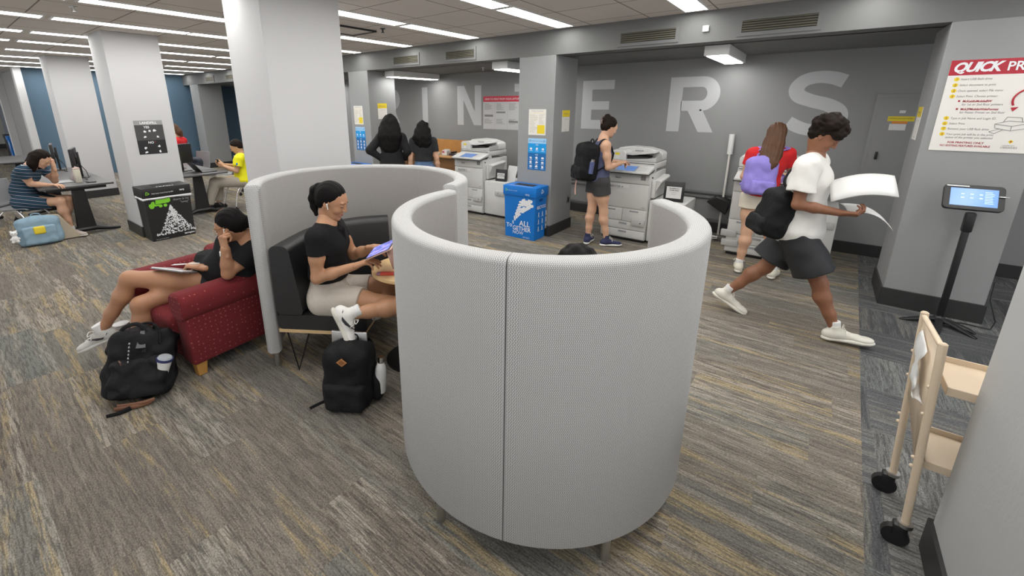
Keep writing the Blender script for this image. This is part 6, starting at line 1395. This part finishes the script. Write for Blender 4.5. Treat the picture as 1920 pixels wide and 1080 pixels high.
H = SDF(.006); hair_cap(H, hL_, hR_); H.chain([hL_(0, -.05, .04), hL_(0, -.07, -.05), hL_(-.005, -.085, -.13), hL_(.01, -.085, -.20), hL_(.0, -.07, -.25)], [.095, .125, .145, .115, .05], .03, flat=tuple(hR_[:, 1]), fs=.55); H.disp = folds(.007, 70, 65, 60, 2.); np_mesh('hair', [H.mesh()], M_hair, r8)

# ---------------------------------------------------------------- 9. girl in striped dress at the desk
f9 = nrm((.62, .78, 0)); l9 = np.array([-f9[1], f9[0], 0]); c9 = np.array([-8.60, .70, 0.])
J = dict(pelvis=c9+(0, 0, .53), hipL=c9+l9*.085+(0, 0, .53), hipR=c9-l9*.085+(0, 0, .53), waist=c9-f9*.02+(0, 0, .70), chest=c9+f9*.06+(0, 0, .89), neck=c9+f9*.15+(0, 0, 1.02), shL=c9+f9*.15+l9*.17+(0, 0, .985), shR=c9+f9*.14-l9*.17+(0, 0, .985),
         elR=(-8.43, .76, .79), wrR=(-8.31, .92, .765), elL=(-8.56, 1.02, .79), wrL=(-8.44, 1.03, 1.0), knL=c9+f9*.42+l9*.10+(0, 0, .53), knR=c9+f9*.42-l9*.07+(0, 0, .53), anL=c9+f9*.30+l9*.13+(0, 0, .095), anR=c9+f9*.44-l9*.02+(0, 0, .095))
r9, B9, g = person('person in navy striped dress reading with hand on forehead at the study table', J, SK_light, h=.0075)
hp_, hL_, hR_ = head((-8.42, .925, 1.115), tuple(f9*.75+np.array([0, 0, -.66])), (0, 0, 1), SK_light, r9, eyes='down', neck_to=g['neck'], h=.005)
body_out(r9, [B9.mesh(), hp_, hand(g['wrR'], tuple(f9), (0, 0, -1), tuple(l9), h=.004)[0], hand(g['wrL'], (-.0, -.1, 1), tuple(-f9), (-.5, .5, 0), curl=(.6, .6, .6, .6), h=.004)[0]], SK_light)
m = mat('navy stripe jersey', (.012, .028, .06), .9); gg = NG(m); tc = gg.n('ShaderNodeTexCoord'); X, Y, Z = gg.xyz(tc.outputs['Object'])[:3]
s1 = gg.math('FRACT', gg.math('DIVIDE', gg.math('ADD', Z, gg.math('MULTIPLY', Y, .25)), .048)); gg.color(gg.mix(gg.math('LESS_THAN', s1, .10), gg.mix(gg.math('LESS_THAN', gg.math('ABSOLUTE', gg.math('SUBTRACT', s1, .55)), .07), (.012, .028, .06), (.01, .09, .13)), (.42, .47, .53)))
tee(r9, g, m, hem=-.05, sleeve=.55, e=.008, h=.0075, name='dress_top'); shorts(r9, g, m, length=.72, top=.14, e=.024, h=.0075, name='dress_skirt', flare=.0)
for a in 'LR': shoe(r9, J['an'+a], tuple(f9*.9+l9*(-.3)), (0, 0, 1), mat('taupe knit', (.42, .36, .33), .85), M_sole, h=.006, sock=M_sock, name='sneaker', L=.25)
H = SDF(.0055); hair_cap(H, hL_, hR_); H.chain([hL_(.03, -.04, .0), hL_(.055, -.02, -.09), hL_(.05, .02, -.17)], [.07, .055, .03], .03); H.chain([hL_(-.03, -.04, .0), hL_(-.06, -.03, -.09), hL_(-.05, .01, -.16)], [.07, .055, .03], .03); H.chain([hL_(0, -.08, -.02), hL_(0, -.10, -.12)], [.065, .03], .03); H.disp = strands(.002, hL_, hR_, 160.); np_mesh('hair', [H.mesh()], M_hairdk, r9)

# ---------------------------------------------------------------- 10. man in yellow
f10 = nrm((-.55, -.83, 0)); l10 = np.array([-f10[1], f10[0], 0]); c10 = np.array([-8.14, 3.42, 0.])
J = dict(pelvis=c10+(0, 0, .52), hipL=c10+l10*.085+(0, 0, .52), hipR=c10-l10*.085+(0, 0, .52), neck=c10-f10*.0+(0, 0, .98), shL=c10+l10*.19+(0, 0, .925), shR=c10-l10*.19+(0, 0, .925), elL=c10+l10*.23+f10*.06+(0, 0, .72), wrL=c10+l10*.09+f10*.28+(0, 0, .80), elR=c10-l10*.22+f10*.08+(0, 0, .74), wrR=c10-l10*.02+f10*.30+(0, 0, .81),
         knL=c10+l10*.13+f10*.44+(0, 0, .52), knR=c10-l10*.12+f10*.44+(0, 0, .52), anL=c10+l10*.15+f10*.60+(0, 0, .10), anR=c10-l10*.13+f10*.5+(0, 0, .10))
r10, B10, g = person('person in bright yellow jersey and khaki trousers looking at a phone', J, SK_med, h=.008); g['bust'] = 0
hp_, hL_, hR_ = head(c10+f10*.05+np.array([0, 0, 1.12]), tuple(f10*.85+np.array([0, 0, -.5])), (0, 0, 1), SK_med, r10, eyes='down', neck_to=g['neck'], h=.005)
body_out(r10, [B10.mesh(), hp_, hand(g['wrL'], tuple(f10*.8+np.array([0, 0, .3])-l10*.3), tuple(-l10+np.array([0, 0, .3])), (0, 0, 1), curl=(.6, .7, .8, .8), h=.004)[0], hand(g['wrR'], tuple(f10*.8+np.array([0, 0, .3])+l10*.2), tuple(l10+np.array([0, 0, .3])), (0, 0, 1), curl=(.6, .7, .8, .8), h=.004)[0]], SK_med)
tee(r10, g, mat('yellow jersey', (.78, .74, .0), .7), hem=-.06, sleeve=.6, e=.022, h=.008, name='jersey', flare=.01)
MB().ell(tuple(g['shL']*.6+g['elL']*.4+l10*.072), (.012, .022, .026), n=12).build('sleeve_badge', M_pblue, r10)
shorts(r10, g, mat('khaki cotton', (.42, .38, .32), .9, noise=.08, nscale=12), length=2, top=.08, h=.008, e=.018, name='trousers')
for a in 'LR': shoe(r10, J['an'+a], tuple(f10), (0, 0, 1), M_black, M_black, h=.006, name='shoe', L=.27)
H = SDF(.0055); hair_cap(H, hL_, hR_); H.disp = strands(.0012, hL_, hR_); np_mesh('hair', [H.mesh()], M_hairdk, r10)
ph = c10+f10*.38+l10*.03+np.array([0, 0, .86]); tag(MB().box(tuple(ph-np.array([.04, .006, .06])), tuple(ph+np.array([.04, .006, .06])), bev=.004).build('phone', M_black), 'black phone held in both hands by the person in yellow', 'phone')

# ---------------------------------------------------------------- 11. person in red behind the monitor
c11 = np.array([-11.05, 3.42, 0.]); f11 = nrm((-.6, -.8, 0)); l11 = np.array([-f11[1], f11[0], 0])
J = dict(pelvis=c11+(0, 0, .53), hipL=c11+l11*.085+(0, 0, .53), hipR=c11-l11*.085+(0, 0, .53), neck=c11+f11*.06+(0, 0, 1.16), shL=c11+l11*.19+(0, 0, 1.09), shR=c11-l11*.19+(0, 0, 1.09), elL=c11+l11*.25+f11*.05+(0, 0, .85), wrL=c11+l11*.15+f11*.28+(0, 0, .80), elR=c11-l11*.25+f11*.05+(0, 0, .85), wrR=c11-l11*.15+f11*.28+(0, 0, .80),
         knL=c11+l11*.13+f11*.42+(0, 0, .53), knR=c11-l11*.12+f11*.42+(0, 0, .53), anL=c11+l11*.13+f11*.42+(0, 0, .10), anR=c11-l11*.12+f11*.42+(0, 0, .10))
r11, B11, g = person('person in red shirt with brown hair half hidden behind the landfill column', J, SK_light, h=.010)
hp_, hL_, hR_ = head(c11+f11*.10+np.array([0, 0, 1.33]), tuple(f11*.9+np.array([0, 0, -.3])), (0, 0, 1), SK_light, r11, eyes='down', neck_to=g['neck'], h=.006)
body_out(r11, [B11.mesh(), hp_, hand(g['wrL'], tuple(f11), (0, 0, -1), tuple(-l11), h=.005)[0], hand(g['wrR'], tuple(f11), (0, 0, -1), tuple(l11), h=.005)[0]], SK_light)
tee(r11, g, mat('red tee', (.60, .01, .015), .85), hem=-.04, sleeve=.6, e=.018, h=.010); shorts(r11, g, mat('dark jeans', (.03, .04, .07), .9), length=2, h=.010, name='jeans')
for a in 'LR': shoe(r11, J['an'+a], tuple(f11), (0, 0, 1), M_black, M_sole, h=.008, name='shoe')
H = SDF(.007); hair_cap(H, hL_, hR_); H.chain([hL_(0, -.06, .02), hL_(0, -.09, -.08), hL_(0, -.11, -.17)], [.075, .065, .03], .03); H.disp = strands(.003, hL_, hR_, 130.); np_mesh('hair', [H.mesh()], M_hairbr, r11)

# ================================================================ bags and small things
M_nyl = mat('black nylon', (.009, .009, .010), .7, spec=.2, bump=.5, bscale=26); M_nyl2 = mat('black nylon pocket', (.012, .012, .013), .7, spec=.2, bump=.5, bscale=30); M_zip = mat('zip metal', (.5, .5, .5), .3, metal=1.)
def mframe(o, xa, za):
    za = Vector(za).normalized(); xa = Vector(xa); xa = (xa-za*xa.dot(za)).normalized(); ya = za.cross(xa); return Matrix.Translation(Vector(o)) @ Matrix((xa, ya, za)).transposed().to_4x4()
def bagpack(label, M, w, d, h, m, m2, patch=None, handle=True, straps='down', group=None, amp=.004, slump=0., name='backpack', res=.0055, pocket=(.34, .8)):
    """local: x width, -y front, z up; base at z=0"""
    t = thing(name, label, 'backpack', tuple(M.translation), group=group); R = np.array(M.to_3x3())
    def P(x, y, z): return np.array(M @ Vector((x, y, z)))
    S = SDF(res); S.box(P(0, 0, h*.46), (w/2-.06, d/2-.05, h*.46-.055), .055, .03, R); S.ell(P(0, -d*.05, h*.72), (w*.44, d*.46, h*.27), .05, R); S.ell(P(0, -d*.12, h*.28), (w*.5, d*.52, h*.26), .05, R)
    S.disp = folds(amp, 48, 42, 55, sum(M.translation)); np_mesh('bag_body', [S.mesh()], m, t)
    F = SDF(res); ph, pw = h*pocket[0], w*pocket[1]; F.box(P(0, -d/2-.005, ph*.55), (pw/2-.035, .008, ph*.5-.03), .034, .02, R); F.disp = folds(amp, 60, 52, 66, 2.+sum(M.translation)); np_mesh('front_pocket', [F.mesh()], m2, t)
    for zz, ww in ((ph*1.02, pw*.42), (h*.86, w*.40)):
        pts = [P(a*ww, -d/2*(1.05 if zz < h*.5 else .80)-.028*(zz < h*.5)+.03*abs(a)**2*1.2, zz-.06*abs(a)**3) for a in [-1+.2*i for i in range(11)]]
        MB().tube([tuple(p) for p in pts], .0042, 6).build('zipper', M_black, t); MB().box((-.005, -.004, -.028), (.005, .004, .0), bev=.002, M=Matrix.Translation(Vector(pts[1]))).build('zip_pull', M_zip, t)
    if handle: MB().tube([tuple(p) for p in cr([P(-.045, d*.2, h*.93), P(-.04, d*.2, h*1.02), P(0, d*.2, h*1.05), P(.04, d*.2, h*1.02), P(.045, d*.2, h*.93)], 4)], .008, 8, flat=1.).build('carry_handle', m2, t)
    for s_ in (1, -1):
        if straps == 'down': pts = [P(s_*w*.22, d*.42, h*.92), P(s_*w*.30, d*.62, h*.80), P(s_*w*.34, d*.66, h*.5), P(s_*w*.40, d*.55, h*.15), P(s_*w*.42, d*.42, h*.05)]
        else: continue
        MB().tube([tuple(p) for p in cr(pts, 5)], .020, 8, flat=.3, up=tuple(R[:, 1])).build('shoulder_strap', m2, t)
    return t, P, R
# black backpack slumped against the armchair
M1 = mframe((-3.204, 0.510, 0.000), (.30, .90, .0), (-.34, .30, .86))
t, P, R = bagpack('black backpack slumped on the carpet against the red armchair, reusable cup in its pocket', M1, .36, .25, .44, M_nyl, M_nyl2, amp=.010, pocket=(.5, .8))
c = SDF(.005); c.ell(P(.115, -.09, .12), (.055, .055, .12), .03, R); c.disp = folds(.004, 60, 55, 60); np_mesh('side_pocket', [c.mesh()], M_nyl2, t)
MB().tube([tuple(p) for p in cr([np.array((-3.072, 0.434, 0.020)), np.array((-3.081, 0.382, 0.010)), np.array((-3.110, 0.324, 0.006))], 4)], .016, 8, flat=.3).build('loose_strap', M_nyl2, t)
mb = MB(); mb.tube([tuple(p) for p in cr([np.array((-3.045, 0.535, 0.020)), np.array((-3.064, 0.458, 0.020)), np.array((-3.140, 0.370, 0.015))], 4)], .014, 8, flat=.4).tube([tuple(p) for p in cr([np.array((-3.039, 0.549, 0.030)), np.array((-3.055, 0.477, 0.035)), np.array((-3.137, 0.385, 0.030))], 4)], .012, 8, flat=.4); mb.build('brown_leather_strap', mat('brown leather', (.22, .10, .055), .6), t)
mb = MB()
for k in range(7): q = P(-.05, -.165, .33-.022*k); mb.ell(tuple(q), (.006, .006, .009), n=8)
mb.build('beaded_zip_chain', M_zip, t)
MB().box((-.02, -.004, -.012), (.02, .004, .012), bev=.002, M=Matrix.Translation(Vector(P(-.09, -.16, .22)))).build('bag_tag', mat('tag brown', (.12, .06, .05), .5), t)
t = thing('reusable_cup', 'white cup with clear lid and blue rim in the side pocket of the slumped backpack', 'cup', tuple(P(.16, .02, .15)))
a0, a1 = P(.115, -.105, .11), P(.135, -.165, .225); dd_ = nrm(a1-a0)
MB().cyl(tuple(a0), tuple(a1), .034, .043, n=28).build('cup_body', M_white, t); MB().cyl(tuple(a1-dd_*.014), tuple(a1+dd_*.002), .046, n=28).build('blue_rim', mat('navy rim', (.03, .04, .13), .4), t); MB().cyl(tuple(a1), tuple(a1+dd_*.010), .042, .036, n=28).build('clear_lid', mat('clear lid', (.42, .45, .48), .15), t)
# black backpack in front of the booth bench
M2 = mframe((-2.085, 1.325, 0), (.82, .57, 0), (-.0, .05, 1))
t, P, R = bagpack('upright black backpack with tan diamond patch in front of the booth bench', M2, .30, .20, .425, M_nyl, M_nyl2, amp=.004, pocket=(.42, .84))
MB().prism([(0, -.026), (.032, 0), (0, .026), (-.032, 0)], tuple(P(-.005, -.118, .335)), tuple(R[:, 0]), tuple(R[:, 2]), tuple(-R[:, 1]*.004)).build('diamond_patch', mat('tan leather', (.45, .20, .06), .6), t)
MB().prism([(0, -.018), (.022, 0), (0, .018), (-.022, 0)], tuple(P(-.005, -.1225, .335)), tuple(R[:, 0]), tuple(R[:, 2]), tuple(-R[:, 1]*.0005)).build('patch_emblem', mat('tan dark', (.25, .10, .03), .6), t)
c = SDF(.005); c.ell(P(.165, .02, .11), (.045, .06, .11), .03, R); c.disp = folds(.003, 60, 55, 60); np_mesh('side_pocket', [c.mesh()], M_nyl2, t)
MB().tube([tuple(P(-.13, -.08, .045)), tuple(P(-.19, -.10, .02)), tuple(P(-.22, -.11, .006))], .011, 6, flat=.3).build('loose_strap', M_nyl2, t)
t = thing('laptop', 'silver laptop edge sticking out of the upright black backpack', 'laptop', tuple(P(0, .0, .4))); MB().box((-.125, .035, .22), (.10, .052, .455), bev=.006, M=M2).build('laptop_body', M_metal, t)
t = thing('water_bottle', 'white insulated bottle with steel cap in the side pocket of the upright black backpack', 'bottle', tuple(P(.17, .02, .1)))
o = P(.185, .01, .07); MB().lathe([(0, 0), (.031, 0), (.034, .01), (.034, .15), (.030, .18), (.018, .205), (.014, .21), (0, .21)], tuple(o), 24, axis=(.05, .05, 1)).build('bottle_body', M_white, t); MB().cyl(tuple(o+np.array([.0105, .0105, .205])), tuple(o+np.array([.0125, .0125, .245])), .017, n=20).build('bottle_cap', M_chrome, t)
# light blue bag by the reading girl
M3 = mframe((-8.16, .70, 0), (.08, 1, 0), (-.12, 0, 1)); M_den = mat('light blue canvas', (.24, .36, .45), .85, noise=.08, nscale=12, bump=.3, bscale=40)
t, P, R = bagpack('light blue backpack with yellow pouch on the floor by the striped dress', M3, .44, .16, .40, M_den, M_den, amp=.004, pocket=(.6, .75), res=.008)
t['category'] = 'backpack'
c = SDF(.007); c.box(P(0, -.125, .20), (.035, .004, .03), .022, .01, R); np_mesh('yellow_pouch', [c.mesh()], mat('yellow vinyl', (.75, .58, .03), .5), t)
MB().prism([(-.22, 0), (.30, 0), (.12, .36), (.0, .38)], tuple(P(.10, .02, .01)), tuple(R[:, 0]), tuple(R[:, 2]), tuple(R[:, 1]*.05)).build('beige_side_panel', mat('beige canvas', (.45, .38, .29), .9), t, bevel=.01)
t = thing('plush_charm', 'small white bear charm hanging from the light blue backpack', 'plush', tuple(P(-.22, -.1, .15)))
c = SDF(.005); c.ell(P(-.24, -.10, .20), .035, .01); c.ell(P(-.24, -.10, .13), (.038, .035, .045), .01)
for s_ in (1, -1): c.ell(P(-.24+s_*.025, -.10, .232), .011, .006); c.ell(P(-.24+s_*.035, -.115, .13), .015, .01); c.ell(P(-.24+s_*.022, -.12, .095), .018, .01)
np_mesh('bear_body', [c.mesh()], M_white, t)
for s_ in (1, -1): MB().ell(tuple(P(-.24+s_*.012, -.135, .205)), (.004,)*3, n=8).build('eye', M_black, t)
# backpack of the woman at printer 4 (worn)
M4 = mframe((-2.33, 5.145, .93), (.73, -.68, 0), (.08, .08, 1))
fb = np.array([-.68, -.73, 0])
M4 = mframe((-2.325, 5.14, .89), (.72, -.69, 0), (.05, .05, 1))
t, P, R = bagpack('large black backpack worn by the woman at printer 4', M4, .33, .22, .49, M_nyl, M_nyl2, straps='none', amp=.004, res=.006)
for s_, sh in ((1, (-2.07, 5.16, 1.335)), (-1, (-2.265, 5.405, 1.335))):
    a = P(s_*.09, .09, .40); sh = V3(sh); ff = np.array([.70, .72, 0]); inn = nrm(V3((-2.165, 5.29, 1.335))-sh)
    MB().tube([tuple(p) for p in cr([a, sh+inn*.05+np.array([0, 0, .055])-ff*.05, sh+inn*.055+np.array([0, 0, .06])+ff*.02, sh+inn*.04+ff*.095-np.array([0, 0, .05]), sh+inn*.03+ff*.09-np.array([0, 0, .16]), sh+ff*.02-inn*.01-np.array([0, 0, .24]), P(s_*.13, .08, .12)], 5)], .024, 8, flat=.28, up=(0, 0, 1)).build('shoulder_strap', M_nyl2, t)
MB().prism(rrect(.045, .035, .008), tuple(P(.03, -.145, .10)), tuple(R[:, 0]), tuple(R[:, 2]), tuple(-R[:, 1]*.004)).build('logo_patch', mat('pink patch', (.75, .5, .4), .5), t)
MB().tube([tuple(P(-.10, -.06, .03)), tuple(P(-.10, -.07, -.10)), tuple(P(-.095, -.06, -.22))], .010, 6, flat=.3).build('hanging_ribbon', mat('pink ribbon', (.65, .40, .33), .6), t)
t = thing('water_bottle', 'clear bottle with silver cap in the side pocket of the worn black backpack', 'bottle', tuple(P(.17, 0, .1))); o = P(.17, .0, .10); MB().cyl(tuple(o), tuple(o+np.array([.02, 0, .15])), .030, n=18).build('bottle_body', mat('bottle blue', (.10, .12, .25), .15), t); MB().cyl(tuple(o+np.array([.02, 0, .15])), tuple(o+np.array([.025, 0, .18])), .022, n=18).build('bottle_cap', M_metal, t)
# lavender backpack (worn)
M_lav = mat('lavender canvas', (.27, .22, .62), .8, noise=.06, nscale=14, bump=.3, bscale=40); M5 = mframe((-.44, 5.215, .915), (.86, .50, 0), (.03, .10, 1))
t, P, R = bagpack('lavender backpack worn over the red t-shirt', M5, .29, .16, .40, M_lav, M_lav, straps='none', amp=.004, res=.006)
for s_, sh in ((1, (-.235, 5.50, 1.315)), (-1, (-.53, 5.33, 1.315))):
    sh = V3(sh); ff = np.array([-.5, .86, 0]); inn = nrm(V3((-.385, 5.43, 1.315))-sh)
    MB().tube([tuple(p) for p in cr([P(s_*.03, .07, .37), P(s_*.06, .09, .41), sh+inn*.045+np.array([0, 0, .058])-ff*.05, sh+inn*.05+np.array([0, 0, .066])+ff*.01, sh+inn*.04+ff*.10-np.array([0, 0, .05]), sh+ff*.09+inn*.03-np.array([0, 0, .18]), sh+ff*.02-inn*.015-np.array([0, 0, .26]), P(s_*.13, .06, .08)], 5)], .026, 8, flat=.28, up=(0, 0, 1)).build('shoulder_strap', M_lav, t)
MB().prism([(0, -.012), (.022, 0), (0, .012), (-.022, 0)], tuple(P(.03, -.124, .10)), tuple(R[:, 0]), tuple(R[:, 2]), tuple(-R[:, 1]*.003)).build('leather_patch', mat('tan patch', (.40, .22, .12), .6), t)
# bag of the walking student
M6 = mframe((-.235, 4.02, .80), (.55, -.83, .0), (.25, .1, 1))
t, P, R = bagpack('black bag hanging behind the hip of the walking person', M6, .27, .18, .40, M_nyl, M_nyl2, straps='none', amp=.005, res=.007, name='shoulder_bag')
MB().tube([tuple(p) for p in cr([P(.02, 0, .38), np.array([-.17, 4.10, 1.25]), np.array([-.06, 4.06, 1.44]), np.array([.03, 4.20, 1.40]), np.array([.06, 4.30, 1.25])], 6)], .016, 8, flat=.3).build('shoulder_strap', M_nyl2, t)
# dark bag lying on the far chair
c = SDF(.012); c.box((-10.75, 3.5, .60), (.11, .08, .07), .07, .03); c.ell((-10.68, 3.45, .70), (.14, .09, .07), .04); c.disp = folds(.008, 30, 33, 35)
tag(np_mesh('duffel_bag', [c.mesh()], mat('dark blue bag', (.02, .025, .04), .6), None), 'dark bag resting on the far shell chair near the person in red', 'bag')
# white tumbler by the feet
t = thing('tumbler', 'white tumbler with handle on the carpet behind the slumped black backpack', 'tumbler', (-3.883, 0.610, 0.000)); o = V3((-3.883, 0.610, 0.000))
MB().lathe([(0, 0), (.034, 0), (.038, .01), (.040, .10), (.048, .14), (.050, .235), (0, .237)], tuple(o), 28).build('tumbler_body', M_white, t); MB().lathe([(0, .235), (.051, .235), (.051, .25), (.03, .258), (0, .26)], tuple(o), 28).build('lid', mat('clear white lid', (.6, .6, .6), .2), t)
hd = nrm(np.array([-.9, -.35, 0])); MB().tube([tuple(p) for p in cr([o+hd*.045+np.array([0, 0, .21]), o+hd*.085+np.array([0, 0, .21]), o+hd*.09+np.array([0, 0, .13]), o+hd*.05+np.array([0, 0, .10])], 5)], .009, 8).build('handle', M_white, t)
# things on the study tables
t = thing('carton', 'tall white carton standing on the near study table', 'carton', (-8.55, 1.27, .73)); MB().box((-8.59, 1.235, .73), (-8.51, 1.305, .93), bev=.004).build('carton_body', mat('ivory card', (.66, .63, .52), .6), t); MB().box((-8.592, 1.233, .93), (-8.508, 1.307, .945), bev=.004).build('carton_cap', mat('pinkish cap', (.6, .42, .38), .6), t)
t = thing('open_laptop', 'grey laptop lying open in front of the girl in the striped dress', 'laptop', (-8.78, 1.15, .73)); MB().box((-8.95, 1.02, .73), (-8.62, 1.23, .742), bev=.003).build('keyboard_half', M_panel, t); MB().add([(-8.95, 1.23, .742), (-8.62, 1.23, .742), (-8.62, 1.31, .94), (-8.95, 1.31, .94)], [(0, 1, 2, 3)]).build('screen_half', mat('rose grey lid', (.42, .33, .32), .5), t).modifiers.new('s', 'SOLIDIFY').thickness = .006
tag(MB().box((-8.50, 1.33, .73), (-8.36, 1.43, .742), bev=.003).build('phone', M_black), 'black phone lying flat on the near study table by the column', 'phone')
tag(MB().box((-8.62, .87, .73), (-8.56, .96, .75), bev=.003).build('tissue_pack', M_white), 'small white tissue pack at the front edge of the near study table', 'tissue pack')
t = thing('open_laptop', 'black laptop on the study table in front of the person in yellow', 'laptop', (-8.3, 2.85, .73)); MB().box((-8.45, 2.76, .73), (-8.12, 2.99, .745), bev=.003).build('keyboard_half', M_black, t); MB().add([(-8.45, 2.76, .745), (-8.12, 2.76, .745), (-8.14, 2.66, .90), (-8.47, 2.66, .90)], [(0, 1, 2, 3)]).build('screen_half', M_black, t).modifiers.new('s', 'SOLIDIFY').thickness = .008
t = thing('cable_bundle', 'tangle of black cables behind the monitor on the study table', 'cable', (-9.3, 2.6, .73)); rnd = random.Random(12); mb = MB()
for k in range(6): mb.tube([tuple(p) for p in cr([(-9.6+rnd.uniform(-.1, .1), 2.6+rnd.uniform(-.1, .1), .735+.02*rnd.random()), (-9.2+rnd.uniform(-.2, .2), 2.65+rnd.uniform(-.15, .15), .85*rnd.uniform(.88, 1.05)), (-9.0+rnd.uniform(-.1, .1), 2.7+rnd.uniform(-.1, .1), .737)], 6)], .006, 6)
mb.build('black_cables', M_black, t)

# the slumped backpack: open top, loops and zip flaps
t = bpy.data.objects['backpack']; P = lambda x, y, z: np.array(M1 @ Vector((x, y, z)))
MB().tube([tuple(p) for p in cr([P(-.13, -.02, .36), P(-.10, -.09, .43), P(-.02, -.10, .45), P(.03, -.11, .36), P(.02, -.15, .27)], 6)], .012, 8, flat=.45).build('open_flap_edge', M_nyl2, t)
MB().tube([tuple(p) for p in cr([P(.05, -.03, .40), P(.06, -.10, .44), P(.09, -.12, .40), P(.10, -.13, .32)], 6)], .013, 8, flat=.45).build('grab_loop', M_nyl2, t)
MB().tube([tuple(p) for p in cr([P(-.12, .02, .40), P(-.02, -.02, .445), P(.10, .02, .41)], 6)], .004, 6).build('top_zipper', M_zip, t)
MB().prism([(0, 0), (.05, .0), (.035, .11), (.015, .11)], tuple(P(-.02, -.150, .30)), tuple(P(1, 0, 0)-P(0, 0, 0)), tuple(P(0, .25, .97)-P(0, 0, 0)), tuple((P(0, -1, 0)-P(0, 0, 0))*.004)).build('mesh_gusset', mat('grey mesh', (.12, .12, .13), .8), t)
MB().prism([(0, 0), (.03, 0), (.035, .13), (.0, .13)], tuple(P(.06, -.150, .04)), tuple(P(1, 0, 0)-P(0, 0, 0)), tuple(P(.1, 0, 1)-P(0, 0, 0)), tuple((P(0, -1, 0)-P(0, 0, 0))*.004)).build('grey_trim', mat('grey trim', (.20, .20, .21), .8), t)
